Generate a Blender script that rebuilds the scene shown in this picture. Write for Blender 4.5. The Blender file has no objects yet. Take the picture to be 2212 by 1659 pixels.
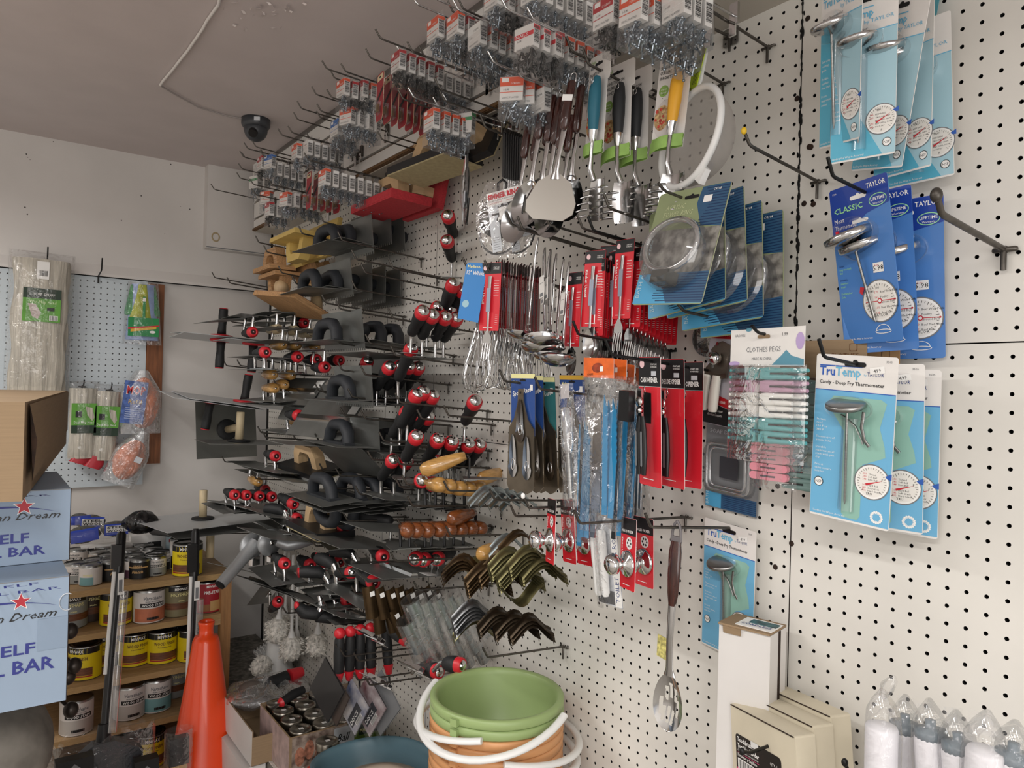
import bpy, math, random
from mathutils import Vector, Matrix, Euler
R = math.radians
rnd = random.Random(7)
sc = bpy.context.scene
COL = sc.collection
# ---------------------------------------------------------------- camera, light, exposure
FPX, YAW, PITCH, ROLL = 1584.9, 0.6325, 0.0042, 0.0246
CAM = Vector((-1.1307, 0.0, 1.62))
_f = Vector((math.sin(YAW)*math.cos(PITCH), math.cos(YAW)*math.cos(PITCH), math.sin(PITCH)))
_r0 = Vector((math.cos(YAW), -math.sin(YAW), 0)); _u0 = _r0.cross(_f)
_r = _r0*math.cos(ROLL)+_u0*math.sin(ROLL); _u = -_r0*math.sin(ROLL)+_u0*math.cos(ROLL)
cd = bpy.data.cameras.new('camera'); cam = bpy.data.objects.new('camera', cd); COL.objects.link(cam)
cd.sensor_fit = 'HORIZONTAL'; cd.sensor_width = 36; cd.lens = FPX/2212*36; cd.clip_start = .02
cam.matrix_world = Matrix.Translation(CAM) @ Matrix((_r, _u, -_f)).transposed().to_4x4()
sc.camera = cam
sc.view_settings.view_transform = 'Standard'; sc.view_settings.look = 'None'
sc.view_settings.gamma = 1; sc.view_settings.exposure = 0.98
w = bpy.data.worlds.new('world'); sc.world = w; w.use_nodes = True
w.node_tree.nodes['Background'].inputs[0].default_value = (.9, .93, 1, 1)
w.node_tree.nodes['Background'].inputs[1].default_value = .35
def area(name, loc, rot, sx, sy, power, col=(1, .975, .94)):
    l = bpy.data.lights.new(name, 'AREA'); l.shape = 'RECTANGLE'; l.size = sx; l.size_y = sy
    l.energy = power; l.color = col
    o = bpy.data.objects.new(name, l); COL.objects.link(o); o.location = loc; o.rotation_euler = rot
    return o
area('ceiling_tube_light', (-1.75, -.35, 2.5), (0, R(12), 0), .16, 1.5, 26)
area('ceiling_tube_light', (-1.95, 1.9, 2.5), (0, R(8), 0), .16, 1.5, 21)
area('rear_fill_light', (-1.8, -2.1, 1.3), (R(93), 0, 0), 2.6, 1.8, 24, (1, .98, .96))  # added fill from behind the camera, lifts the ceiling and back wall

# ---------------------------------------------------------------- where a line of sight meets a real plane
def ray(px, py): return _f+_r*((px-1106)/FPX)-_u*((py-829.5)/FPX)
def WX(px, py, X=0.0): d = ray(px, py); return CAM+d*((X-CAM.x)/d.x)
def WY(px, py, Y): d = ray(px, py); return CAM+d*((Y-CAM.y)/d.y)
def WZ(px, py, Z): d = ray(px, py); return CAM+d*((Z-CAM.z)/d.z)
def WD(px, py, D): return CAM+ray(px, py)*D
def pose(p, yaw=0, pitch=0, roll=0):
    """local x = right along the wall, y = into the wall, z = up"""
    return Matrix.Translation(Vector(p)) @ (Matrix.Rotation(R(yaw-90), 4, 'Z') @ Matrix.Rotation(R(pitch), 4, 'X') @ Matrix.Rotation(R(roll), 4, 'Y'))
def frame(p, xa, za):
    """pose from a local x direction and an approximate local z direction"""
    x = Vector(xa).normalized(); z = Vector(za); z = (z-x*z.dot(x)).normalized(); y = z.cross(x)
    return Matrix.Translation(Vector(p)) @ Matrix((x, y, z)).transposed().to_4x4()

# ---------------------------------------------------------------- materials (all procedural)
def lin(h):
    if isinstance(h, str):
        h = h.lstrip('#'); c = [int(h[i:i+2], 16)/255 for i in (0, 2, 4)]
        return tuple(x/12.92 if x <= .04045 else ((x+.055)/1.055)**2.4 for x in c)
    return h
MATS = {}
def M(name, col='808080', rough=.5, metal=0., var=0., scale=30., bump=0., spec=.5, stretch=None, col2=None, coat=0.):
    if name in MATS: return MATS[name]
    m = bpy.data.materials.new(name); MATS[name] = m; m.use_nodes = True
    nt = m.node_tree; b = nt.nodes['Principled BSDF']; c = lin(col)
    b.inputs['Base Color'].default_value = (*c, 1); b.inputs['Roughness'].default_value = rough
    b.inputs['Metallic'].default_value = metal; b.inputs['Specular IOR Level'].default_value = spec
    b.inputs['Coat Weight'].default_value = coat
    if var or bump or col2:
        tc = nt.nodes.new('ShaderNodeTexCoord'); n = nt.nodes.new('ShaderNodeTexNoise')
        n.inputs['Scale'].default_value = scale; n.inputs['Detail'].default_value = 4
        src = tc.outputs['Object']
        if stretch:
            mp = nt.nodes.new('ShaderNodeMapping'); mp.inputs['Scale'].default_value = stretch
            nt.links.new(src, mp.inputs[0]); src = mp.outputs[0]
        nt.links.new(src, n.inputs['Vector'])
        if var or col2:
            cr = nt.nodes.new('ShaderNodeValToRGB'); e = cr.color_ramp.elements
            e[0].position = .35; e[1].position = .65
            e[0].color = (*[x*(1-var) for x in c], 1)
            e[1].color = (*(lin(col2) if col2 else [min(1, x*(1+var)) for x in c]), 1)
            nt.links.new(n.outputs[0], cr.inputs[0]); nt.links.new(cr.outputs[0], b.inputs['Base Color'])
        if bump:
            bp = nt.nodes.new('ShaderNodeBump'); bp.inputs['Strength'].default_value = bump; bp.inputs['Distance'].default_value = .004
            nt.links.new(n.outputs[0], bp.inputs['Height']); nt.links.new(bp.outputs[0], b.inputs['Normal'])
    return m
def clear(name, tint=(1, 1, 1), haze=.06, gloss=.35, rough=.08, bump=.0, scale=40., hazecol=(.9, .92, .95)):
    """thin clear plastic: mostly see-through, with fresnel gloss, crinkles and a little milky haze"""
    if name in MATS: return MATS[name]
    m = bpy.data.materials.new(name); MATS[name] = m; m.use_nodes = True; nt = m.node_tree; nt.nodes.clear()
    N = nt.nodes.new; L = nt.links.new
    out = N('ShaderNodeOutputMaterial'); tr = N('ShaderNodeBsdfTransparent'); gl = N('ShaderNodeBsdfGlossy'); df = N('ShaderNodeBsdfDiffuse')
    tr.inputs[0].default_value = (*tint, 1); gl.inputs['Roughness'].default_value = rough; df.inputs[0].default_value = (*hazecol, 1)
    lw = N('ShaderNodeLayerWeight'); lw.inputs[0].default_value = .35
    mu = N('ShaderNodeMath'); mu.operation = 'MULTIPLY_ADD'; mu.inputs[1].default_value = gloss; mu.inputs[2].default_value = gloss*.16
    L(lw.outputs['Fresnel'], mu.inputs[0])
    m1 = N('ShaderNodeMixShader'); m2 = N('ShaderNodeMixShader'); m1.inputs[0].default_value = haze
    L(tr.outputs[0], m1.inputs[1]); L(df.outputs[0], m1.inputs[2])
    L(mu.outputs[0], m2.inputs[0]); L(m1.outputs[0], m2.inputs[1]); L(gl.outputs[0], m2.inputs[2]); L(m2.outputs[0], out.inputs[0])
    if bump:
        tc = N('ShaderNodeTexCoord'); n = N('ShaderNodeTexNoise'); n.inputs['Scale'].default_value = scale; n.inputs['Detail'].default_value = 3
        n.inputs['Distortion'].default_value = 1.2
        bp = N('ShaderNodeBump'); bp.inputs['Strength'].default_value = bump; bp.inputs['Distance'].default_value = .01
        L(tc.outputs['Object'], n.inputs['Vector']); L(n.outputs[0], bp.inputs['Height'])
        L(bp.outputs[0], gl.inputs['Normal']); L(bp.outputs[0], lw.inputs['Normal']); L(bp.outputs[0], df.inputs['Normal'])
    return m
WALL = M('white_wall_paint', 'd3cfcb', .7, var=.04, scale=3, bump=.05)
CEIL = M('ceiling_paint', 'cbc1bf', .8, var=.03, scale=5, bump=.25)
PEG = M('pegboard_paint', 'dcd9d2', .45, var=.05, scale=4, bump=.03)
PEGB = M('blue_grey_pegboard_paint', 'c6d0d6', .45, var=.04, scale=4)
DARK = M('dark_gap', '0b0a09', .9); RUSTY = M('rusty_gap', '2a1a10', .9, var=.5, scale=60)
STEEL = M('polished_steel', 'c9c9c9', .16, 1., var=.08, scale=12)
BRUSH = M('brushed_steel', '9a9a98', .32, 1., var=.12, scale=10, stretch=(1, 1, 30))
BLADE = M('trowel_blade_steel', '7f807d', .42, .7, var=.15, scale=8)
HOOKM = M('dark_hook_steel', '5c5853', .42, .85, var=.2, scale=60)
HOOKB = M('black_hook_steel', '232323', .4, .6)
CHROME = M('chrome', 'dcdcdc', .09, 1.)
RUB = M('black_rubber', '17181a', .62, bump=.15, scale=200)
RUBG = M('charcoal_rubber', '24272c', .6, var=.15, scale=30, bump=.1)
RED = M('red_plastic', 'cf1f2e', .35); REDD = M('dark_red_card', 'b3141f', .4)
WOOD = M('pale_wood', 'c9a67c', .5, var=.16, scale=14, stretch=(1, 14, 14))
WOODT = M('tan_lacquered_wood', 'b98d4f', .25, var=.2, scale=20, stretch=(2, 2, 12), coat=.4)
WOODB = M('brown_lacquered_wood', '75401f', .25, var=.35, scale=25, stretch=(2, 2, 10), coat=.4)
WOODD = M('dark_brown_handle', '3a1a14', .22, var=.4, scale=30, stretch=(6, 6, 1), coat=.5)
WHITE = M('white_paint_print', 'f2f1ee', .5); BLACK = M('black_print', '111113', .45); GREYP = M('grey_print', '77797c', .5)
CARDW = M('white_card', 'e6e3df', .5, var=.03, scale=20); KRAFT = M('kraft_cardboard', '937c60', .8, var=.05, scale=12, stretch=(1, 1, 20))
WPL = M('white_plastic', 'e4e4e2', .35); BPL = M('black_plastic', '141416', .35)
CLEAR = clear('clear_blister', gloss=.5, haze=.04); BAG = clear('clear_bag', gloss=.32, haze=.025, bump=.7, scale=26, rough=.08)
BAGH = clear('hazy_bag', gloss=.5, haze=.16, bump=.9, scale=30, rough=.15)

# ---------------------------------------------------------------- mesh building
_tx = {}
def _text(s, shear=0., bold=0., spacing=1.):
    k = (s, shear, bold, spacing)
    if k not in _tx:
        c = bpy.data.curves.new('lettering', 'FONT'); c.body = s; c.resolution_u = 1; c.shear = shear; c.offset = bold; c.space_character = spacing
        c.fill_mode = 'FRONT' if hasattr(c, 'fill_mode') else c.fill_mode
        o = bpy.data.objects.new('lettering', c)
        me = bpy.data.meshes.new_from_object(o)
        vs = [(v.co.x, v.co.y) for v in me.vertices]; fs = [tuple(p.vertices) for p in me.polygons]
        bpy.data.objects.remove(o); bpy.data.curves.remove(c); bpy.data.meshes.remove(me)
        _tx[k] = (vs, fs)
    return _tx[k]
class MB:
    def __init__(s): s.v = []; s.f = []; s.fm = []; s.fs = []; s.mats = []; s.T = Matrix()
    def add(s, vs, fs, mat, smooth=False):
        if mat not in s.mats: s.mats.append(mat)
        i = s.mats.index(mat); n = len(s.v); T = s.T
        s.v += [T @ Vector(v) for v in vs]
        for f in fs: s.f.append(tuple(n+k for k in f)); s.fm.append(i); s.fs.append(smooth)
        return s
    def box(s, c, d, mat, rot=None, taper=1.):
        hx, hy, hz = d[0]/2, d[1]/2, d[2]/2; vs = []
        for z in (-1, 1):
            t = taper if z > 0 else 1
            for x, y in ((-1, -1), (1, -1), (1, 1), (-1, 1)): vs.append(Vector((x*hx*t, y*hy*t, z*hz)))
        if rot: e = Euler([R(a) for a in rot]).to_matrix(); vs = [e @ v for v in vs]
        vs = [v+Vector(c) for v in vs]
        return s.add(vs, [(3, 2, 1, 0), (4, 5, 6, 7), (0, 1, 5, 4), (1, 2, 6, 5), (2, 3, 7, 6), (3, 0, 4, 7)], mat)
    def prism(s, poly, y0, y1, mat, side=None):
        """polygon in local xz (counter-clockwise seen from -y) extruded from y0 (front) to y1"""
        n = len(poly); vs = [(x, y0, z) for x, z in poly]+[(x, y1, z) for x, z in poly]
        s.add(vs, [tuple(range(n)), tuple(range(2*n-1, n-1, -1))], mat)
        return s.add(vs, [(i, n+i, n+(i+1) % n, (i+1) % n) for i in range(n)], side or mat)
    def face(s, poly, y, mat): return s.add([(x, y, z) for x, z in poly], [tuple(range(len(poly)))], mat)
    def rect(s, x0, z0, x1, z1, y, mat): return s.face([(x0, z0), (x1, z0), (x1, z1), (x0, z1)], y, mat)
    def disc(s, x, z, r, y, mat, n=24, rz=None): return s.face([(x+r*math.cos(2*math.pi*i/n), z+(rz or r)*math.sin(2*math.pi*i/n)) for i in range(n)], y, mat)
    def tube(s, pts, r, mat, n=8, closed=False, flat=None):
        pts = [Vector(p) for p in pts]; m = len(pts); rs = r if isinstance(r, (list, tuple)) else [r]*m
        up = None; vs = []
        for i, p in enumerate(pts):
            a = pts[(i-1) % m] if (closed or i > 0) else p; b = pts[(i+1) % m] if (closed or i < m-1) else p
            t = (b-a).normalized() if (b-a).length > 1e-9 else Vector((0, 0, 1))
            if up is None: up = Vector((0, 0, 1)) if abs(t.z) < .9 else Vector((0, 1, 0))
            e1 = t.cross(up); e1 = e1.normalized() if e1.length > 1e-6 else t.orthogonal().normalized()
            e2 = e1.cross(t).normalized(); up = e2
            for k in range(n):
                an = 2*math.pi*k/n; vs.append(p+e1*(math.cos(an)*rs[i])+e2*(math.sin(an)*rs[i]*(flat or 1)))
        fs = []
        for i in range(m if closed else m-1):
            j = (i+1) % m
            for k in range(n): fs.append((i*n+k, i*n+(k+1) % n, j*n+(k+1) % n, j*n+k))
        s.add(vs, fs, mat, n > 5)
        if not closed: s.add([vs[k] for k in range(n)]+[vs[(m-1)*n+k] for k in range(n)], [tuple(range(n-1, -1, -1)), tuple(range(n, 2*n))], mat)
        return s
    def lathe(s, prof, mat, n=20, axis='Z', c=(0, 0, 0), smooth=True):
        """prof = [(radius, height)...]"""
        vs = []; c = Vector(c)
        for r_, h in prof:
            for k in range(n):
                a = 2*math.pi*k/n; x, y = r_*math.cos(a), r_*math.sin(a)
                vs.append(c+(Vector((x, y, h)) if axis == 'Z' else Vector((h, x, y)) if axis == 'X' else Vector((y, h, x))))
        fs = []
        for i in range(len(prof)-1):
            for k in range(n): fs.append((i*n+k, i*n+(k+1) % n, (i+1)*n+(k+1) % n, (i+1)*n+k))
        if prof[0][0] > 1e-5: fs.append(tuple(range(n-1, -1, -1)))
        if prof[-1][0] > 1e-5: b = (len(prof)-1)*n; fs.append(tuple(range(b, b+n)))
        return s.add(vs, fs, mat, smooth)
    def ell(s, c, r, mat, n=14, m=8):
        c = Vector(c); vs = []; fs = []
        for i in range(m+1):
            th = math.pi*i/m
            for k in range(n):
                a = 2*math.pi*k/n; vs.append(c+Vector((r[0]*math.sin(th)*math.cos(a), r[1]*math.sin(th)*math.sin(a), -r[2]*math.cos(th))))
        for i in range(m):
            for k in range(n): fs.append((i*n+k, i*n+(k+1) % n, (i+1)*n+(k+1) % n, (i+1)*n+k))
        return s.add(vs, fs, mat, True)
    def grid(s, fn, nu, nv, mat, closed=False, smooth=True):
        vs = [fn(i/(nu-1) if not closed else i/nu, j/(nv-1)) for j in range(nv) for i in range(nu)]
        fs = []
        for j in range(nv-1):
            for i in range(nu if closed else nu-1):
                k = (i+1) % nu; fs.append((j*nu+i, j*nu+k, (j+1)*nu+k, (j+1)*nu+i))
        return s.add(vs, fs, mat, smooth)
    def text(s, t, x, z, h, mat, y=-.0006, w=None, al='l', rot=0, shear=0., bold=.0, sp=1.):
        vs, fs = _text(t, shear, bold, sp)
        if not vs: return s
        x0 = min(v[0] for v in vs); x1 = max(v[0] for v in vs); W_ = max(x1-x0, 1e-6)
        sx = w/W_ if w else h/.73; sz = h/.73
        ox = {'l': 0, 'c': -W_*sx/2, 'r': -W_*sx}[al]; ca, sa = math.cos(R(rot)), math.sin(R(rot))
        out = []
        for a, b in vs:
            u, v = (a-x0)*sx+ox, b*sz; out.append((x+u*ca-v*sa, y, z+u*sa+v*ca))
        return s.add(out, fs, mat)
    def mesh(s, name):
        me = bpy.data.meshes.new(name); me.from_pydata([tuple(v) for v in s.v], [], s.f)
        for m in s.mats: me.materials.append(m)
        me.polygons.foreach_set('material_index', s.fm); me.polygons.foreach_set('use_smooth', s.fs); me.update()
        return me
    def build(s, name, parent=None, mat=None):
        o = bpy.data.objects.new(name, s.mesh(name)); COL.objects.link(o)
        if parent: o.parent = parent
        if mat is not None: o.matrix_basis = mat
        return o
def tag(o, label, cat, group=None, kind=None):
    o['label'] = label; o['category'] = cat
    if group: o['group'] = group
    if kind: o['kind'] = kind
    return o
def thing(name, label, cat, mat=None, group=None):
    o = bpy.data.objects.new(name, None); COL.objects.link(o); o.empty_display_size = .02
    if mat is not None: o.matrix_basis = mat
    return tag(o, label, cat, group)
def struct(mb, name): o = mb.build(name); o['kind'] = 'structure'; return o
KIDS = {}
def dup(root, mat, label, group=None):
    c = root.copy(); COL.objects.link(c); c.matrix_basis = mat; c['label'] = label
    if group: c['group'] = group
    for ch in root.children:
        d = ch.copy(); COL.objects.link(d); d.parent = c
        for g in ch.children:
            e = g.copy(); COL.objects.link(e); e.parent = d
    return c
ORD = ['first', 'second', 'third', 'fourth', 'fifth', 'sixth', 'seventh', 'eighth', 'ninth', 'tenth', 'eleventh', 'twelfth', 'thirteenth', 'fourteenth', 'fifteenth', 'sixteenth', 'seventeenth', 'eighteenth']
def ordn(i, n, a='from the left', z=None):
    return ORD[i]+' '+a
def rrect(w, h, r=.004, n=3, x=0, z=0):
    p = []
    for cx, cz, a0 in ((w/2-r, -h/2+r, -90), (w/2-r, h/2-r, 0), (-w/2+r, h/2-r, 90), (-w/2+r, -h/2+r, 180)):
        for i in range(n+1): a = R(a0+90*i/n); p.append((x+cx+r*math.cos(a), z+cz+r*math.sin(a)))
    return p

# ---------------------------------------------------------------- the room
IN = .0254
def pegboard(name, u0, u1, z0, z1, gu, gz, place, mat, thick=.005, hr=.0031, edge=.006):
    """board with real holes on a one inch grid; place(u, depth, z) gives the world point"""
    import math as m_
    us = sorted([gu-IN*k for k in range(-200, 200) if u0+edge < gu-IN*k < u1-edge]); zs = sorted([gz-IN*k for k in range(-200, 200) if z0+edge < gz-IN*k < z1-edge])
    b = MB(); hv = IN/2; vs = []; fs = []; fs2 = []
    for i, u in enumerate(us):
        ua = u0 if i == 0 else u-hv; ub = u1 if i == len(us)-1 else u+hv
        for j, z in enumerate(zs):
            za = z0 if j == 0 else z-hv; zb = z1 if j == len(zs)-1 else z+hv
            n = len(vs)
            sq = [(ub, z), (ub, zb), (u, zb), (ua, zb), (ua, z), (ua, za), (u, za), (ub, za)]
            vs += [place(a, 0, c) for a, c in sq]
            ho = [(u+hr*m_.cos(m_.pi/4*k), z+hr*m_.sin(m_.pi/4*k)) for k in range(8)]
            vs += [place(a, 0, c) for a, c in ho]; vs += [place(a, thick, c) for a, c in ho]
            for k in range(8):
                q = (k+1) % 8; fs.append((n+k, n+q, n+8+q, n+8+k)); fs2.append((n+8+k, n+8+q, n+16+q, n+16+k))
    b.add(vs, fs, mat); n0 = len(b.v)-len(vs); b.mats.append(DARK)
    for f in fs2: b.f.append(f); b.fm.append(1); b.fs.append(False)  # hole walls coloured black, the shade inside is painted in
    # edges and back
    for a, c in (((u0, z0), (u1, z0)), ((u1, z0), (u1, z1)), ((u1, z1), (u0, z1)), ((u0, z1), (u0, z0))):
        b.add([place(a[0], 0, a[1]), place(c[0], 0, c[1]), place(c[0], thick, c[1]), place(a[0], thick, a[1])], [(0, 1, 2, 3)], RUSTY)
    return struct(b, name)
PR = lambda u, d, z: (d, u, z)
pegboard('wall_right_pegboard', -1.3, .7255, 1.5785+.12, 2.318, .7008, 1.8001+.12, PR, PEG)
pegboard('wall_right_pegboard', -1.3, .7255, .39, 1.5765+.12, .7047, 1.5578+.12, PR, PEG)
pegboard('wall_right_pegboard', .7275, 1.946, 1.469, 2.318, 1.3223, 1.0759+.12, PR, PEG)
pegboard('wall_right_pegboard', .7275, 1.946, .39, 1.467, 1.3223, 1.0759+.12, PR, PEG)
pegboard('wall_right_pegboard', 1.948, 2.267, .39, 2.318, 1.3223, 1.0759+.12, PR, PEG)
pegboard('wall_right_pegboard', 2.269, 3.49, .39, 2.318, 1.3223, 1.0759+.12, PR, PEG)
PB = lambda u, d, z: (u, 3.58+d, z)
pegboard('wall_back_pegboard', -2.0, -.52, 1.475, 2.047, -.6, 1.9, PB, PEGB)
pegboard('wall_back_pegboard', -2.0, -.52, 1.15, 1.473, -.6, 1.9-.01, PB, PEGB)
b = MB(); b.box((.075, .95, 1.3), (.1, 5.3, 2.6), DARK); struct(b, 'wall_right')  # backing coloured black to paint in the shade behind the holes
b = MB(); b.box((-1.7, 3.66, 1.3), (3.6, .12, 2.6), WALL); struct(b, 'wall_back')
b = MB()
b.box((-1.7, 3.592, 2.34), (3.4, .022, .556), WALL)
b.add([(-3.4, 3.581, 2.10), (0, 3.581, 2.10), (0, 3.565, 2.062), (-3.4, 3.565, 2.062)], [(0, 1, 2, 3)], WALL)
b.add([(-3.4, 3.565, 2.062), (0, 3.565, 2.062), (0, 3.565, 2.05), (-3.4, 3.565, 2.05)], [(0, 1, 2, 3)], WALL)
b.add([(-3.4, 3.565, 2.05), (0, 3.565, 2.05), (0, 3.60, 2.049), (-3.4, 3.60, 2.049)], [(0, 1, 2, 3)], DARK)
struct(b, 'trim_1')
b = MB(); b.box((-.485, 3.588, 1.64), (.066, .024, .80), M('brown_stained_board', '7d4c2c', .6, var=.25, scale=10, stretch=(8, 8, 1))); struct(b, 'trim_2')
b = MB(); b.box((-3.46, 1.1, 1.3), (.12, 5.2, 2.6), WALL); struct(b, 'wall_left')
b = MB(); b.box((-1.7, -2.3, 1.3), (3.6, .12, 2.6), WALL); struct(b, 'wall_front')
b = MB(); b.box((-1.7, .9, 2.66), (3.6, 6.4, .12), CEIL); struct(b, 'ceiling')
b = MB(); b.box((-1.7, .9, -.06), (3.6, 6.4, .12), M('grey_floor', '8a857d', .6, var=.2, scale=8)); struct(b, 'floor')
b = MB(); b.box((-.1465, 3.56, 2.41), (.293, .08, .38), WALL)
b.box((-.1465, 3.5195, 2.225), (.293, .002, .004), GREYP); struct(b, 'trim_3')
# low display deck along the right wall
SPECK = M('speckled_grey_deck', '6a665f', .7, var=.45, scale=45, col2='8b867d')
b = MB(); b.box((-.167, 1.1, .37), (.334, 5.0, .04), SPECK); b.box((-.167, 1.1, .18), (.33, 5.0, .34), M('deck_front', 'c9a8a4', .6)); b.box((-.330, 1.1, .3905), (.010, 5.0, .003), M('chipped_edge', 'e0dad4', .7, var=.2, scale=60))
struct(b, 'trim_4')
# slat wall above the pegboard: white panels, dark grooves, brown raw edge
SLATW = M('white_slat_panel', 'e6e4e0', .35, var=.03, scale=5); MDF = M('raw_board_edge', '6e5133', .8, var=.15, scale=60)
b = MB(); gz = [2.318, 2.352, 2.431, 2.507, 2.60]
prev = 2.321
for i, (a, c) in enumerate(((2.322, 2.355), (2.365, 2.432), (2.442, 2.508), (2.518, 2.585))):
    for y0, y1 in ((-1.4, 1.012), (1.014, 2.232), (2.234, 3.44)):
        b.box((-.101, (y0+y1)/2, (a+c)/2), (.018, y1-y0, c-a), SLATW)
for z in (2.36, 2.437, 2.513):
    b.box((-.088, 1.02, z), (.02, 4.84, .03), DARK)
    b.box((-.1005, 1.02, z-.0035), (.0175, 4.84, .002), MDF)
b.box((-.052, 1.02, 2.315), (.116, 4.84, .012), MDF)
b.box((-.112, 1.02, 2.3135), (.003, 4.84, .006), MDF)
b.box((-.05, 1.02, 2.3075), (.10, 4.84, .003), M('grey_underside', 'b8b1a6', .7))
b.box((-.045, 3.438, 2.45), (.13, .006, .28), SLATW)
b.box((-.108, 1.02, 2.592), (.014, 4.84, .018), M('grey_metal_trim', '7c7874', .4, .6))
b.box((-.04, 1.02, 2.46), (.07, 4.84, .29), SLATW)
struct(b, 'trim_5')
# ================================================================ hooks
def hook_mb(L, tilt=4.5, r=.0026, up=.028, mat=HOOKM, plate=True):
    b = MB(); t = R(tilt); d = Vector((0, -math.cos(t), math.sin(t)))
    e = d*L
    b.tube([(0, 0, 0), d*.006, d*(L*.5), e-d*.004, e+Vector((0, -.003, .002)), e+Vector((0, -.016, up))], r, mat, 8)
    return b
def hook(Y, Z, L=.21, tilt=4.5, label='', mat=HOOKM, r=.0026, up=.024, capmat=None, slat=False, group=None, X0=0., yaw=0, flat=True, nm='peg_hook'):
    h = thing(nm, label, 'hook', pose((X0, Y, Z), yaw), group)
    hook_mb(L, tilt, r, up, mat).build('hook_arm', h)
    b = MB()
    if slat:
        b.box((0, -.004, .004), (.016, .006, .036), mat); b.box((0, -.0085, -.02), (.012, .004, .03), CHROME)
    else:
        b.tube([(-.0127, -.003, .0005), (-.012, -.0065, 0), (.012, -.0065, 0), (.0127, -.003, .0005)], r*.9, mat, 8)
        b.tube([(0, -.0035, .004), (0, -.0075, -.004), (0, -.0075, -.028)], r*.95, mat, 8)
    b.build('hook_clip', h)
    if capmat:
        t = R(tilt); e = Vector((0, -math.cos(t), math.sin(t)))*L+Vector((0, -.017, up+.001)); c = MB(); c.ell(e, (r*1.7, r*1.7, r*2.2), capmat); c.build('tip_cap', h)
    return h
def at_hook(px, py, Y):
    """where a line of sight meets the upright plane a hook lies in"""
    return WY(px, py, Y)
# ================================================================ carded goods
def cardroot(name, label, cat, p, yaw, pitch, roll, group=None): return thing(name, label, cat, pose(p, yaw, pitch, roll), group)
def slot(b, w=.022, h=.006, z=-.009, y=-.0007, mat=None):
    b.face(rrect(w, h, h*.48, 3, 0, z), y, mat or BLACK); b.disc(0, z+h*.35, h*.62, y-.0001, mat or BLACK, 10)
def sticker(b, x, z, w, h, txt, y=-.0009, rot=0, mat=None):
    T0 = b.T.copy(); b.T = b.T @ Matrix.Translation((x, 0, z)) @ Matrix.Rotation(R(-rot), 4, 'Y')
    b.rect(-w/2, -h/2, w/2, h/2, y, mat or WHITE); b.text(txt, 0, -h*.3, h*.55, BLACK, y-.0002, al='c'); b.T = T0
def barcode(b, x, z, w, h, y, mat=None, horiz=False, n=14, bg=None):
    if bg: b.rect(x-w*.06, z-h*.06, x+w*1.06, z+h*1.06, y+.0001, bg)
    rr = random.Random(3); q = 0
    while q < 1:
        d = rr.choice((.02, .03, .05)); e = min(1, q+d)
        if horiz: b.rect(x, z+h*q, x+w, z+h*e, y, mat or BLACK)
        else: b.rect(x+w*q, z, x+w*e, z+h, y, mat or BLACK)
        q = e+rr.choice((.02, .03, .045))
def nsf(b, x, z, r, y=-.0009):
    b.disc(x, z, r, y, BLACK); b.disc(x, z, r*.86, y-.0001, WHITE); b.text('NSF', x, z-r*.3, r*.62, BLACK, y-.0002, w=r*1.35, al='c')
TB = M('print_blue', '2d5db4', .4); TC = M('print_sky', '6cb9dd', .4); TD = M('print_navy', '27407e', .4); PRED = M('print_red', 'c9303c', .4); GREENP = M('print_green', '7fd08c', .4)
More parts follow.
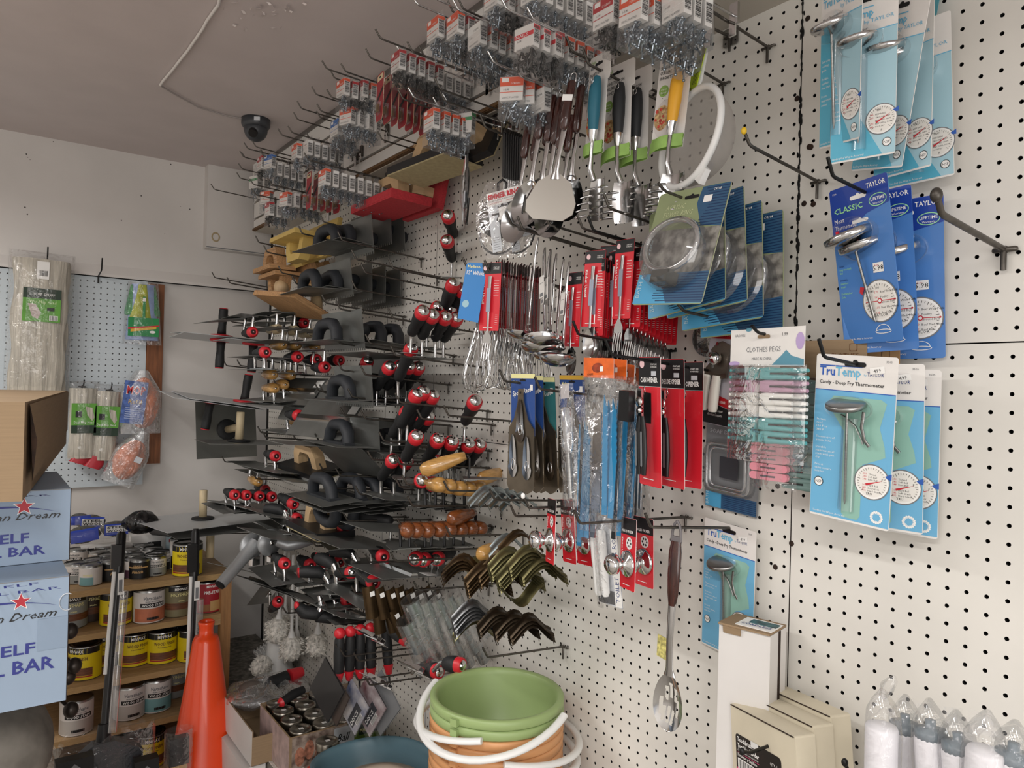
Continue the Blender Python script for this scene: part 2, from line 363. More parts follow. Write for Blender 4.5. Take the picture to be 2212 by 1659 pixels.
def dial(b, x, z, r, y=-.001, kind=0):
    b.disc(x, z, r, y, GREYP, 32); b.disc(x, z, r*.94, y-.0001, WHITE, 32); b.disc(x, z, r*.84, y-.0002, M('dial_cream', 'e9e6e0', .5), 32)
    n = 26
    for i in range(n):
        a = R(225-270*i/(n-1)); l = .1 if i % 5 else .16
        c, s_ = math.cos(a), math.sin(a); r0, r1 = r*(.82-l), r*.82; t = r*.012
        b.face([(x+c*r0-s_*t, z+s_*r0+c*t), (x+c*r0+s_*t, z+s_*r0-c*t), (x+c*r1+s_*t, z+s_*r1-c*t), (x+c*r1-s_*t, z+s_*r1+c*t)], y-.0003, BLACK)
    if kind == 0:
        for i, (a, t) in enumerate((('230', 'Thread'), ('240', 'Soft Ball'), ('248', 'Firm Ball'), ('265', 'Hard Ball'), ('285', 'Soft Crack'), ('302', 'Hard Crack'))):
            zz = z+r*(.38-.155*i-(.16 if i > 2 else 0)); b.text(a, x-r*.52, zz, r*.11, PRED, y-.0003); b.text(t, x-r*.2, zz, r*.11, BLACK, y-.0003)
    elif kind == 1:
        for i, (a, t) in enumerate((('145', 'BEEF RARE'), ('160', 'GROUND BEEF'), ('', 'BEEF MED. HAM'), ('170', 'BEEF WELL, PORK'), ('180', 'POULTRY'))):
            zz = z+r*(.3-.2*i); b.text(a, x-r*.7, zz, r*.13, PRED, y-.0003); b.text(t, x-r*.36, zz, r*.1, BLACK, y-.0003)
    else:
        for i, (a, t) in enumerate((('170', 'Beef Well, Pork'), ('165', 'Poultry'), ('', 'Ground Beef'), ('160', 'Beef Med, Ham'), ('145', 'Beef Rare'))):
            zz = z+r*(.36-.24*i); b.text(a, x-r*.25, zz, r*.12, PRED, y-.0003); b.text(t, x+r*.06, zz, r*.11, BLACK, y-.0003)
        for t, a in (('200', 100), ('180', 130), ('160', 160), ('140', 195), ('120', 225)): b.text(t, x+r*.62*math.cos(R(a))-r*.1, z+r*.62*math.sin(R(a))-r*.05, r*.12, BLACK, y-.0003)
        b.text('TAYLOR', x, z-r*.72, r*.15, BLACK, y-.0003, al='c')
    if kind < 2:
        b.face([(x-r*.35, z-r*.12), (x-r*.3, z-r*.24), (x+r*.6, z+r*(.16 if kind == 0 else .3)), ], y-.0004, PRED); b.text('TRU', x-r*.3, z-r*.74 if kind == 0 else z+r*.55, r*.14, BLACK, y-.0003, bold=.01)
        b.text('F', x+r*(.55 if kind == 0 else 0), z+r*(.12 if kind == 0 else -.78), r*.15, BLACK, y-.0004)
        b.face([(x+r*.86, z+r*.3), (x+r*1.08, z+r*.28), (x+r*1.08, z+r*.62), (x+r*.72, z+r*.44)], y-.0004, TB)
    else:
        b.rect(x-r*.8, z-r*.02, x+r*.85, z+r*.015, y-.0004, PRED); b.disc(x, z, r*.13, y-.0004, PRED, 12); b.disc(x, z, r*.08, y-.0005, WHITE, 12); b.disc(x+r*.85, z, r*.05, y-.0004, PRED, 8)
        b.face([(x-r*.95, z+r*.38), (x-r*1.12, z+r*.5), (x-r*1.05, z+r*.78), (x-r*.8, z+r*.72)], y-.0004, PRED)
SKY = M('candy_card_blue', '6db2d9', .35, coat=.3); TEALC = M('blister_green', '8fbcae', .3)
def candy_card():
    t = cardroot('candy_thermometer_pack', '', 'thermometer', (0, 0, 0), 0, 0, 0); w, h = .12, .242
    b = MB(); b.prism(rrect(w, h, .004, 3, 0, -h/2), 0, .0008, CARDW)
    b.rect(-w/2+.0006, -h+.003, w/2-.0006, -.052, -.0003, SKY); b.rect(-w/2+.0006, -.0528, w/2-.0006, -.0515, -.0004, TB)
    slot(b, .032, .007, -.013); b.text('Tru', -.0535, -.0305, .0135, TB, w=.0235, bold=.02); b.text('Temp', -.029, -.0305, .0135, TC, w=.038, bold=.02)
    b.rect(-.0535, -.0172, -.0295, -.0155, -.0006, TB); b.rect(-.029, -.0172, .011, -.0155, -.0006, TB)
    b.text('by', .0135, -.0285, .003, TC); b.text('TAYLOR', .018, -.0285, .006, TD, w=.0235)
    b.text('Candy - Deep Fry Thermometer', -.0535, -.043, .0055, BLACK, w=.0965, bold=.01); b.text('3505', .044, -.0085, .0032, GREYP)
    sticker(b, .032, -.0195, .021, .0095, '499', rot=10)
    for i, l in enumerate(('Instant', 'read', '100 F to', '380 F', '', 'Shatter-proof', 'plastic lens', '', 'Durable', 'stainless steel', 'stem with pan', 'clip', '', 'Preset', 'temperature', 'minder')):
        if l: b.text(l, -.0545, -.098-.0052*i, .0033, WHITE, sp=1.15)
    nsf(b, -.047, -.19, .0072)
    b.text('Leading the Way in Accuracy', -.054, -.2355, .0028, WHITE, w=.05)
    b.face([(-.006, -.236), (.014, -.236), (.018, -.23), (.018, -.155), (.05, -.14), (.048, -.125), (.04, -.1), (.048, -.065), (.04, -.06), (-.03, -.06), (-.036, -.068), (-.03, -.085), (-.012, -.11), (-.01, -.23)], -.0005, TEALC)
    b.face([(.02, -.23), (.02, -.16), (.052, -.143), (.055, -.2), (.03, -.232)], -.0004, SKY)
    dial(b, .033, -.177, .0255)
    for i in range(16):
        a = 2*math.pi*i/16; b.disc(.042+.0078*math.cos(a), -.226+.0078*math.sin(a), .0017, -.0006, WHITE, 6)
        b.disc(.042+.0058*math.cos(a+.2), -.226+.0058*math.sin(a+.2), .0009, -.0006, WHITE, 5)
    b.build('backing_card', t)
    d = MB(); T = Matrix.Translation((-.004, -.012, -.071)) @ Matrix.Rotation(R(14), 4, 'X'); d.T = T
    d.lathe([(.002, -.0075), (.008, -.006), (.0255, -.0035), (.0275, -.001), (.0275, .0035), (.026, .0045), (0, .0045)], BRUSH, 36); d.build('dial_case', t)
    s_ = MB(); s_.tube([(-.004, -.009, -.077), (-.003, -.004, -.21), (-.003, -.004, -.216)], [.0019, .0019, .0004], BRUSH, 10); s_.build('probe_stem', t)
    c = MB(); c.tube([(-.014, -.006, -.086), (-.006, -.007, -.089), (.01, -.009, -.1), (.02, -.009, -.118), (.022, -.009, -.124)], .0026, BRUSH, 6, flat=.4)
    c.tube([(.022, -.012, -.078), (.02, -.012, -.1), (.024, -.01, -.118), (.031, -.01, -.126)], .0026, BRUSH, 6, flat=.4); c.build('pan_clip', t)
    k = MB(); k.grid(lambda u, v: (lambda a: ((.04 if abs(math.cos(a)) > 0 else 0)*0+(.002+.036*math.cos(a)*(1-.25*v)), -.018*(1-v**3)*1.0-.0006, -.075+.018*math.sin(a)*(1-.1*v)))(2*math.pi*u), 28, 5, CLEAR, closed=True)
    k.grid(lambda u, v: (-.003+.012*math.cos(math.pi*u), -.008*math.sin(math.pi*u)-.0006, -.09-.135*v), 9, 4, CLEAR)
    k.build('blister', t)
    return t
CLS = M('classic_card_blue', '4a7fc4', .35, coat=.3); CLSD = M('classic_card_navy', '1b3f9c', .35, coat=.3)
def classic_card():
    t = cardroot('meat_thermometer_pack', '', 'thermometer', (0, 0, 0), 0, 0, 0); w, h = .107, .235
    b = MB(); b.prism(rrect(w, h, .004, 3, 0, -h/2), 0, .0008, CLS)
    b.face([(-w/2, -.078), (-.02, -.068), (.012, -.048), (w/2, -.04), (w/2, -.002), (w/2-.003, 0), (-w/2+.003, 0), (-w/2, -.003)], -.0003, CLSD)
    slot(b, .03, .006, -.021, mat=WHITE); slot(b, .03, .005, -.056, mat=WHITE)
    b.text('TAYLOR', .050, -.0135, .0075, WHITE, w=.034, al='r', bold=.01); b.text('CLASSIC', -.047, -.038, .0085, M('print_mint', '9fe0a0', .4), w=.054, bold=.02)
    b.text('Meat', -.048, -.052, .007, WHITE); b.text('Thermometer', -.048, -.062, .007, WHITE, w=.042); b.text('5939', -.047, -.009, .0028, WHITE)
    b.disc(.034, -.033, .0155, -.0005, M('print_mint'), 24, rz=.0092); b.disc(.034, -.033, .0142, -.0006, CLSD, 24, rz=.0079); b.text('LIFETIME', .034, -.0335, .0048, WHITE, y=-.0007, w=.024, al='c', bold=.01); b.text('Warranty', .034, -.039, .0032, WHITE, y=-.0007, al='c')
    for i, l in enumerate(('Large,', 'easy-to-read', 'dial', '', 'Durable', 'stainless', 'steel', '', 'Dishwasher', 'Safe')):
        if l: b.text(l, -.048, -.118-.0052*i, .0033, TD if l in ('Large,', 'Durable') else M('print_mint'))
    sticker(b, .024, -.128, .018, .014, '5.98'); b.text('Rocks', .018, -.1255, .0022, PRED, y=-.0012)
    dial(b, .0215, -.176, .031, kind=2); b.text('Leading the Way in Accuracy', -.048, -.229, .003, WHITE, w=.05)
    b.tube([(.022+.012*math.cos(R(a)), -.0006, -.219+.009*math.sin(R(a))) for a in range(0, 181, 20)], .0005, WHITE, 4, flat=.3)
    b.tube([(.022+.014*math.cos(R(a)), -.0006, -.22+.0028*math.sin(R(a))) for a in range(0, 360, 30)], .0005, WHITE, 4, closed=True, flat=.3)
    b.build('backing_card', t)
    d = MB(); d.T = Matrix.Translation((-.009, -.014, -.078)) @ Matrix.Rotation(R(-11), 4, 'Y') @ Matrix.Rotation(R(10), 4, 'X')
    d.lathe([(.002, -.012), (.006, -.011), (.02, -.006), (.0345, -.0035), (.036, 0), (.036, .006), (.033, .0075), (0, .0075)], STEEL, 40); d.build('dial_case', t)
    s_ = MB(); s_.tube([(-.006, -.011, -.086), (.012, -.005, -.2), (.0135, -.004, -.206)], [.0021, .0021, .0004], BRUSH, 10); s_.build('probe_stem', t)
    k = MB(); k.box((-.009, -.036, -.072), (.004, .003, .006), RED); k.build('minder_tab', t)
    k = MB(); k.grid(lambda u, v: (lambda a: (-.002+.042*math.cos(a)*(1-.2*v), -.02*(1-v**3)-.0006, -.076+.026*math.sin(a)*(1-.15*v)))(2*math.pi*u), 28, 5, CLEAR, closed=True)
    k.build('blister', t)
    return t
MTC = M('meat_card_aqua', '58b2cf', .35, coat=.3); MTL = M('meat_card_pale', 'a9cfdc', .35, coat=.3)
def meat_card():
    t = cardroot('meat_thermometer_pack', '', 'thermometer', (0, 0, 0), 0, 0, 0); w, h = .09, .235
    b = MB(); b.prism(rrect(w, h, .003, 3, 0, -h/2), 0, .0008, CARDW)
    b.rect(-w/2+.0005, -h+.0025, w/2-.0005, -.058, -.0003, MTL); b.face([(-w/2+.0005, -h+.0025), (.028, -h+.0025), (-.018, -.15), (-.016, -.058), (-w/2+.0005, -.058)], -.0004, MTC); b.rect(-w/2, -.0585, w/2, -.0572, -.0005, TC)
    slot(b, .026, .006, -.012)
    b.text('TruTemp', -.04, -.036, .011, TC, w=.053, bold=.02); b.rect(-.04, -.0235, .013, -.022, -.0006, TC); b.text('by TAYLOR', .0, -.0455, .0055, TC, w=.04); b.text('Meat Thermometer', -.04, -.054, .0042, BLACK, w=.045)
    for i, l in enumerate(('Safe temp', 'roasting', 'guide', '', 'Durable', 'stainless', 'steel stem', '', 'Preset', 'temperature', 'minder')):
        if l: b.text(l, -.041, -.112-.0062*i, .0036, WHITE)
    dial(b, .026, -.184, .0215, kind=1); nsf(b, .034, -.217, .0062); b.text('Leading the Way in Accuracy', -.042, -.23, .003, WHITE, w=.045)
    b.build('backing_card', t)
    d = MB(); d.T = Matrix.Translation((-.004, -.014, -.071)) @ Matrix.Rotation(R(12), 4, 'X') @ Matrix.Rotation(R(-4), 4, 'Y')
    d.lathe([(.002, -.011), (.006, -.01), (.022, -.004), (.0265, -.001), (.0275, .003), (.0265, .0055), (.02, .007), (0, .007)], STEEL, 36); d.build('dial_case', t)
    s_ = MB(); s_.tube([(-.004, -.012, -.078), (-.003, -.006, -.205), (-.003, -.006, -.213)], [.0021, .0021, .0004], BRUSH, 10); s_.build('probe_stem', t)
    k = MB(); k.grid(lambda u, v: (lambda a: (.0+.034*math.cos(a)*(1-.2*v), -.018*(1-v**3)-.0006, -.073+.022*math.sin(a)*(1-.15*v)))(2*math.pi*u), 26, 5, CLEAR, closed=True)
    k.grid(lambda u, v: (-.004+.01*math.cos(math.pi*u), -.008*math.sin(math.pi*u)-.0006, -.09-.132*v), 9, 4, CLEAR); k.build('blister', t)
    return t
def setp(t, p, yaw=0, pitch=0, roll=0, label=None, group=None):
    t.matrix_basis = pose(p, yaw, pitch, roll)
    if label: t['label'] = label
    if group: t['group'] = group
    return t
g = 'candy thermometer packs on one hook'
a = candy_card(); setp(a, (-.12, .553, 1.677), 0, 4, 4, 'front light blue carded candy thermometer, fully visible, on hook by brown clothes peg packs', g)
dup(a, pose((-.074, .543, 1.667), 9, 5, 1), 'middle light blue candy thermometer card, half hidden behind the front one', g)
b_ = dup(a, pose((-.036, .537, 1.660), 7, 3, 1), 'rearmost candy thermometer card, only its pale right edge showing', g)
dup(a, pose((-.026, .833, 1.382), -5, 3, 3), 'single candy thermometer card hanging low behind the tall white box')
g = 'classic meat thermometer packs on one hook'
a = classic_card(); setp(a, (-.10, .569, 1.931), -16, 8, -1, 'front dark blue carded meat thermometer with large dial, tilted on its hook', g)
dup(a, pose((-.065, .563, 1.920), 3, 2, -3), 'middle dark blue meat thermometer card wedged between its two neighbours', g)
dup(a, pose((-.028, .537, 1.911), 8, 3, -1), 'rear dark blue meat thermometer card against the pegboard with full dial showing', g)
g = 'aqua meat thermometer packs on the top hook'
a = meat_card(); setp(a, (-.145, .573, 2.222), -24, 6, 8, 'front aqua and white carded meat thermometer near the top edge, chrome dial sticking out', g)
dup(a, pose((-.12, .552, 2.195), 8, 3, 1), 'second aqua meat thermometer card with round white dial fully visible', g)
dup(a, pose((-.09, .512, 2.182), -14, 1, 11), 'third aqua meat thermometer card, mostly hidden, slanting left at its foot', g)
dup(a, pose((-.06, .525, 2.176), -10, 0, 0), 'fourth aqua meat thermometer card with a small price sticker mid way', g)
dup(a, pose((-.03, .522, 2.168), 4, 1, -2), 'rearmost and lowest aqua meat thermometer card, furthest right of its hook', g)
b = MB(); b.prism(rrect(.09, .12, .004, 3, 0, -.06), 0, .001, M('teal_card', '4e93a0', .4)); b.disc(-.01, -.088, .012, -.0004, MTL, 20); b.disc(-.01, -.088, .007, -.0005, M('teal_card'), 16)
tag(b.build('teal_carded_pack', None, pose(WX(1982, -95, -.02), 0, 0, 10)), 'corner of a teal blister card at the top edge above the white pegboard', 'package')
# hooks of the right board
hook(.553, 1.655, .20, label='black hook carrying the light blue candy thermometer cards', mat=HOOKB)
hook(.555, 1.905, .185, label='dark hook carrying the dark blue classic thermometer cards', mat=HOOKB)
hook(.56, 2.19, .19, label='hook at the top edge carrying the aqua meat thermometers')
hook(.411, 1.823, .19, 5.6, label='thick dark bare hook at the right, nothing hanging on it', mat=HOOKM, r=.0042, capmat=HOOKM, up=.02)
hook(.688, 1.974, .19, 6.3, label='thin bare hook with a yellow plastic tip, right of the strainer', mat=HOOKM, capmat=M('yellow_tip', 'd9b21f', .4), up=.018)
hook(.833, 1.373, .23, 5.7, label='long hook holding the slotted spoon in front of the single candy card')
hook(.79, 2.235, .2, 5, label='bare hook coming off the top edge beside the pegboard seam')
hook(.695, 1.706, .15, 3, label='dark hook through the white clothes peg header card', mat=HOOKB, up=.01)
hook(.525, 1.088, .16, 5, label='black hook with bulb tip left of the bagged white rolls', mat=HOOKB, capmat=HOOKB)
hook(.665, 1.075, .19, 3, label='short dark hook tip poking out of the toothbrush holder boxes', mat=HOOKB, capmat=HOOKB, up=.006)
hook(.835, 1.745, .16, 4, label='dark hook running over the red hand can opener card', mat=HOOKM, up=.01)
hook(.92, 1.585, .2, 4, label='dark hook passing under the white clothes peg bag to the left', mat=HOOKM, up=.012)

# ---------------------------------------------------------------- slotted spoon
def utensil_bowl(b, w, l, depth, mat, z0=0., slots=False, yoff=0.):
    """shallow bowl in local xz, opening to -y, top at z0"""
    def fn(u, v):
        a = 2*math.pi*u; r_ = v; sx = math.cos(a); sz = math.sin(a)
        x = w/2*sx*r_*(1-.12*sz*r_); z = z0-l/2+l/2*sz*r_
        return (x, yoff+depth*(1-r_*r_), z)
    b.grid(fn, 24, 6, mat, closed=True)
t = thing('slotted_spoon', 'long slotted steel spoon with dark brown handle hanging alone on a hook', 'spoon', pose(WY(1463, 1128, .833), 8, 0, 2))
b = MB(); N_ = 22; P_ = 16
SW, SL = .058, .098
sl = [(-.017, -.32, .03), (-.008, -.297, .026), (.0, -.290, .026), (.009, -.296, .024), (-.012, -.332, .024), (-.003, -.332, .026), (.005, -.335, .024), (.0145, -.318, .028)]
sl = [(x, z, l) for x, z, l in sl]
def inslot(x, z): return any(abs(x-a) < .0028 and abs(z-c) < l/2 for a, c, l in sl)
vs = []; fs = []; NX, NZ = 40, 66
def bowl(x, z):
    uz = (z+.308)/(SL/2); rr_ = min(1., (x/(SW/2*(1-.15*uz)))**2+uz*uz); return .012*(1-rr_)-.0
idx = {}
for i in range(NX+1):
    for j in range(NZ+1):
        v_ = -1+2*j/NZ; wz = math.sqrt(max(0, 1-v_*v_)); x = (-1+2*i/NX)*SW/2*wz*(1-.15*v_); z = -.308+v_*SL/2
        idx[i, j] = len(vs); vs.append((x, bowl(x, z), z))
for i in range(NX):
    for j in range(NZ):
        q = [idx[i, j], idx[i+1, j], idx[i+1, j+1], idx[i, j+1]]; cx = sum(vs[k][0] for k in q)/4; cz = sum(vs[k][2] for k in q)/4
        if not inslot(cx, cz): fs.append(tuple(q))
b.add(vs, fs, STEEL, True)
b.tube([(0, .002, -.262), (0, .0, -.25), (0, -.004, -.2), (0, -.002, -.13)], [.012, .0075, .0065, .008], STEEL, 12, flat=.4)
b.build('slotted_bowl', t)
b = MB(); b.tube([(0, 0, -.032), (0, -.001, -.05), (0, -.002, -.09), (0, -.002, -.12), (0, -.002, -.142)], [.009, .012, .0118, .0105, .007], WOODD, 14, flat=.6); b.build('handle', t)
b = MB(); b.tube([(0, 0, .002), (-.005, 0, -.004), (-.008, 0, -.016), (-.009, 0, -.032)], .0025, M('grey_loop', '6a6668', .4), 8); b.tube([(0, 0, .002), (.005, 0, -.004), (.008, 0, -.016), (.009, 0, -.032)], .0025, M('grey_loop'), 8); b.box((0, 0, -.03), (.018, .006, .012), M('grey_loop')); b.build('hanging_loop', t)
# ---------------------------------------------------------------- boxes low on the board
t = thing('tall_carton', 'tall narrow white carton with a torn printed top leaning on the pegboard', 'box', pose((-.068, .750, .39), 12))
b = MB(); b.box((0, 0, .42), (.088, .066, .84), M('white_carton', 'd6d3d0', .7, var=.04, scale=6, bump=.1)); b.build('carton_body', t)
b = MB(); b.box((0, -.002, .8425), (.088, .07, .003), KRAFT); b.box((.012, -.002, .8445), (.062, .05, .001), WHITE); b.box((.018, .006, .8455), (.046, .02, .001), M('print_teal_picture', '2f5a60', .5, var=.5, scale=90))
T0 = b.T; b.T = Matrix.Translation((-.014, -.018, .8462)) @ Matrix.Rotation(R(-90), 4, 'X'); b.text('CORDLESS', 0, 0, .009, TD, y=0, w=.052, bold=.02); b.T = T0
b.box((-.02, -.036, .835), (.03, .003, .012), KRAFT, rot=(14, 0, 0)); b.build('top_flap', t)
b = MB(); b.box((.0445, .004, .44), (.001, .008, .8), RUSTY); b.box((.047, -.016, .30), (.004, .03, .5), M('white_carton')); b.build('side_flap', t)
CRM = M('cream_carton', 'cfc6b0', .75, var=.05, scale=12)
PINKP = M('print_magenta', 'd2477e', .45)
def thbox(label, x, i):
    t = thing('toothbrush_holder_box', label, 'box', pose((x, .665-.006*i, 1.004+.008*i), -20, 0, -7), 'cream toothbrush holder boxes')
    b = MB(); b.prism(rrect(.165, .115, .003, 2, 0, .055), -.017, .017, CRM, CRM)
    b.box((-.0, -.0182, .111), (.16, .002, .001), RUSTY); b.build('carton_body', t)
    if i == 0:
        b = MB(); b.face(rrect(.118, .066, .006, 3, -.012, .037), -.0175, BLACK); b.face([(-.07, .006), (-.02, .006), (.045, .004), (.045, .03), (-.02, .016), (-.07, .018)], -.0177, PINKP)
        b.text('Toothbrush &', -.066, .059, .0075, WHITE, y=-.0179, w=.05, bold=.02); b.text('Tumbler Holder', -.066, .049, .0075, WHITE, y=-.0179, w=.058, bold=.02)
        b.text('Chrome Plated, Concealed Screw', -.066, .044, .0032, WHITE, y=-.0179, w=.056); b.rect(-.066, .0415, -.008, .0422, -.0179, PINKP)
        b.text('Portavaso y Cepillero', -.066, .036, .0048, WHITE, y=-.0179, w=.052, bold=.01); barcode(b, -.064, .012, .038, .02, -.0181, bg=WHITE); b.text('QTY. 1', .02, .052, .0045, WHITE, y=-.0179)
        b.face(rrect(.042, .024, .004, 3, .024, .026), -.0179, WHITE); b.disc(.024, .026, .012, -.0181, BLACK, 18, rz=.005); b.disc(.024, .026, .0095, -.0182, GREYP, 18, rz=.0035)
        b.rect(-.028, .062, -.008, .071, -.0183, M('white_sticker', 'dcdcda', .5)); b.text('PROPLUS', .005, .0065, .006, BLACK, y=-.018, bold=.03); b.build('printed_label', t)
    return t
thbox('front cream toothbrush and tumbler holder box with black and pink label', -.125, 0)
thbox('middle plain cream box in the row of three holder boxes', -.088, 1)
thbox('rear cream holder box touching the white pegboard', -.051, 2)
# bagged white rolls
for i, (px, py, X, h, hz) in enumerate(((1905, 1540, -.19, .0, 0), (1955, 1550, -.13, 0, 1), (2010, 1562, -.16, -4, 1), (2070, 1590, -.17, -5, 1), (2130, 1590, -.19, 2, 0), (2190, 1612, -.17, 3, 1))):
    P = WX(px, py, X)
    lab = ['leftmost bagged white paper roll with a twisted bag top', 'bagged white roll tucked behind the leftmost one', 'bagged white roll third from the left with a grey end cap', 'bagged white roll fourth from the left, leaning right', 'bagged white roll with brown rimmed top, fifth from the left', 'bagged white roll cut off by the right edge'][i]
    t = thing('bagged_roll', lab, 'roll', pose((P.x, P.y, P.z), 0, 0, h), 'bagged white rolls low on the board')
    b = MB(); b.lathe([(.019, -.30), (.0195, -.02), (.018, -.016), (0, -.016)], M('white_roll_paper', 'e8e6ea', .6, var=.03, scale=20), 20); b.build('roll', t)
    if hz: b = MB(); b.lathe([(.0185, -.018), (.0185, -.008), (.006, -.006), (.006, .004), (0, .004)], M('grey_end_cap', '77828a', .4), 18); b.build('end_cap', t)
    b = MB(); rr = random.Random(i)
    b.grid(lambda u, v: (lambda a, z, r_: (r_*math.cos(a)*(1+.12*math.sin(3*a+i)), r_*math.sin(a), z))(2*math.pi*u, -.3+.3*min(v*1.2, 1)+(.03 if v > .84 else 0)*(v-.84)/.16, .022 if v < .8 else .022*max(.12, 1-((v-.8)/.2)**1.6*.85)), 20, 14, BAG, closed=True)
    if i == 0: b.tube([(0, 0, .02), (.006, 0, .035), (.013, 0, .046), (.014, 0, .052)], [.004, .009, .006, .002], BAG, 8)
    else:
        for k in range(3): a = rr.uniform(-.02, .02); b.add([(a, -.004, 0), (a+.016, .004, .002), (a+.02, 0, .02+.01*rr.random()), (a-.004, .002, .024)], [(0, 1, 2, 3)], BAG)
    b.build('plastic_bag', t)
# ================================================================ kitchen goods on the middle board
OLIVE = M('olive_card', '8f9a72', .4, coat=.3); NAVYS = M('navy_card', '2c5578', .4, coat=.3); CYANS = M('cyan_card', '4fa3cf', .4, coat=.3); STRP = M('dark_stripe_print', '17355c', .4)
def ring_card():
    t = cardroot('towel_ring_pack', '', 'towel ring', (0, 0, 0), 0, 0, 0); w, h = .16, .205
    b = MB(); b.prism(rrect(w, h, .007, 3, 0, -h/2), 0, .001, OLIVE, M('card_edge', 'b5b39a', .6))
    b.face([(.02, -.001), (w/2-.002, -.001), (w/2-.001, -.075), (.035, -.07), (.015, -.03)], -.0003, NAVYS)
    b.rect(-w/2+.001, -h+.002, w/2-.001, -.15, -.0003, CYANS); b.face([(-.03, -.15), (w/2-.001, -.15), (w/2-.001, -h+.003), (.0, -h+.003)], -.0004, NAVYS)
    b.face([(-w/2+.001, -.15), (w/2-.001, -.15), (w/2-.001, -.075), (-w/2+.001, -.07)], -.0003, M('card_picture', '5b5652', .4, var=.5, scale=45, col2='9a9790'))
    for i in range(14):
        z = -.006-.005*i; b.rect(.03+.012*math.sin(i*.3), z, w/2-.0015, z+.0016, -.0005, STRP)
        if i < 11: z = -.154-.0045*i; b.rect(-.005+.03*math.cos(i*.4), z, w/2-.0015, z+.0015, -.0006, STRP)
    slot(b, .032, .006, -.016); b.text('C4108', .045, -.011, .0045, WHITE, y=-.0008, shear=.2); b.rect(.028, -.03, .046, -.018, -.0009, WHITE)
    b.text('ACRYLIC', -.055, -.034, .009, M('print_pale_olive', 'c4ca9f', .4), w=.045, shear=.3); b.text('TOWEL RING', -.058, -.047, .009, M('print_pale_olive'), w=.068, shear=.3)
    b.text('BATH ACCESSORIES', -.066, -.192, .009, M('print_pale_cyan', 'b9d8e2', .4), w=.105, rot=90, y=-.0009)
    b.build('backing_card', t)
    b = MB(); pts = [(.058*math.cos(R(a)), -.02+.0, -.108+.044*math.sin(R(a))) for a in range(0, 360, 15)]
    b.tube(pts, .0055, clear('clear_acrylic', gloss=.8, haze=.12), 8, closed=True); b.build('acrylic_ring', t)
    b = MB(); b.box((.0, -.016, -.165), (.036, .026, .022), M('smoked_acrylic', '4a4a46', .1)); b.build('mount_block', t)
    b = MB(); b.grid(lambda u, v: (lambda a: (.068*math.cos(a)*(1-.22*v*v), -.034*(v**.6 if v < 1 else 1)-.0008, -.115+(.056 if math.sin(a) > 0 else .07)*math.sin(a)*(1-.22*v*v)))(2*math.pi*u), 36, 6, CLEAR, closed=True)
    b.face([(.053*math.cos(2*math.pi*k/24), -.115+(.0437 if math.sin(2*math.pi*k/24) > 0 else .0546)*math.sin(2*math.pi*k/24)) for k in range(24)], -.0348, CLEAR)
    b.build('blister', t); return t
g = 'acrylic towel ring packs on one hook'
a = ring_card(); setp(a, (-.165, .814, 1.961), -2, -14, 4, 'front olive and blue carded acrylic towel ring leaning outward under the strainer', g)
for i, (P_, y_, p_, r_) in enumerate((((-.125, .868, 1.957), 3, -10, -9), ((-.098, .850, 1.960), 5, -8, -8), ((-.075, .830, 1.938), 5, -7, -6), ((-.05, .806, 1.925), 5, -5, -4))):
    dup(a, pose(P_, y_, p_, r_), ['second towel ring card, tilted so its foot shows left of the front card', 'third towel ring card from the front with a torn picture edge', 'fourth towel ring card from the front', 'rearmost towel ring card, nearest the pegboard and furthest right'][i])
hook(.84, 1.935, .21, 5, label='dark hook through the slot of the front towel ring card', up=.01)
# ---------------------------------------------------------------- strainer
t = thing('mesh_strainer', 'round wire mesh strainer with white plastic rim and lime green tag', 'strainer', pose((-.135, .853, 2.062), -16, -9, 0))
Rr = .087
b = MB(); b.tube([(Rr*math.cos(R(a)), 0, Rr*math.sin(R(a))) for a in range(0, 360, 8)], .0062, WPL, 10, closed=True); b.build('rim', t)
MESHM = clear('wire_mesh', tint=(.93, .93, .92), haze=.5, gloss=.25, rough=.35, hazecol=(.50, .46, .43))
b = MB(); b.grid(lambda u, v: (Rr*.97*math.cos(2*math.pi*u)*math.cos(math.pi/2*v), .072*math.sin(math.pi/2*v), Rr*.97*math.sin(2*math.pi*u)*math.cos(math.pi/2*v)), 40, 12, MESHM, closed=True); b.build('mesh_bowl', t)
b = MB(); b.box((.05, .006, -.078), (.024, .012, .026), WPL, rot=(0, 38, 0), taper=.8); b.box((-.03, .004, -.094), (.026, .012, .02), WPL, rot=(0, -18, 0)); b.build('rest_tab', t)
b = MB(); b.tube([(-.012, .004, .088), (-.016, .01, .11), (-.022, .016, .165), (-.024, .018, .182)], [.006, .0085, .0085, .004], WPL, 10, flat=.5); b.build('handle', t)
b = MB(); b.T = Matrix.Translation((-.024, .002, .098)) @ Matrix.Rotation(R(10), 4, 'Y')
b.prism(rrect(.034, .085, .003, 2, 0, .03), -.001, .0002, M('lime_tag', 'c3dc2b', .5)); b.rect(-.0165, .035, .0165, .072, -.0013, M('olive_tag', 'a8a273', .5)); b.text('ekco', -.012, .043, .009, BLACK, y=-.0015, w=.024, bold=.01)
for i in range(9): b.rect(-.001, .028-i*.0026, .012, .0288-i*.0026, -.0013, BLACK)
barcode(b, -.011, -.006, .012, .008, -.0014); b.rect(-.009, .074, .006, .084, -.001, M('red_sticker', 'd8322f', .5)); b.build('product_tag', t)
hook(.872, 2.285, .15, -1, label='hook with a small square wall plate holding the strainer handle', up=.004)
b = MB(); b.prism(rrect(.034, .034, .004, 2, 0, 0), -.002, 0, BRUSH); b.ell((0, -.004, .002), (.006, .004, .006), HOOKM)
for x in (-.011, .011): b.disc(x, -.01, .002, -.0024, DARK, 8)
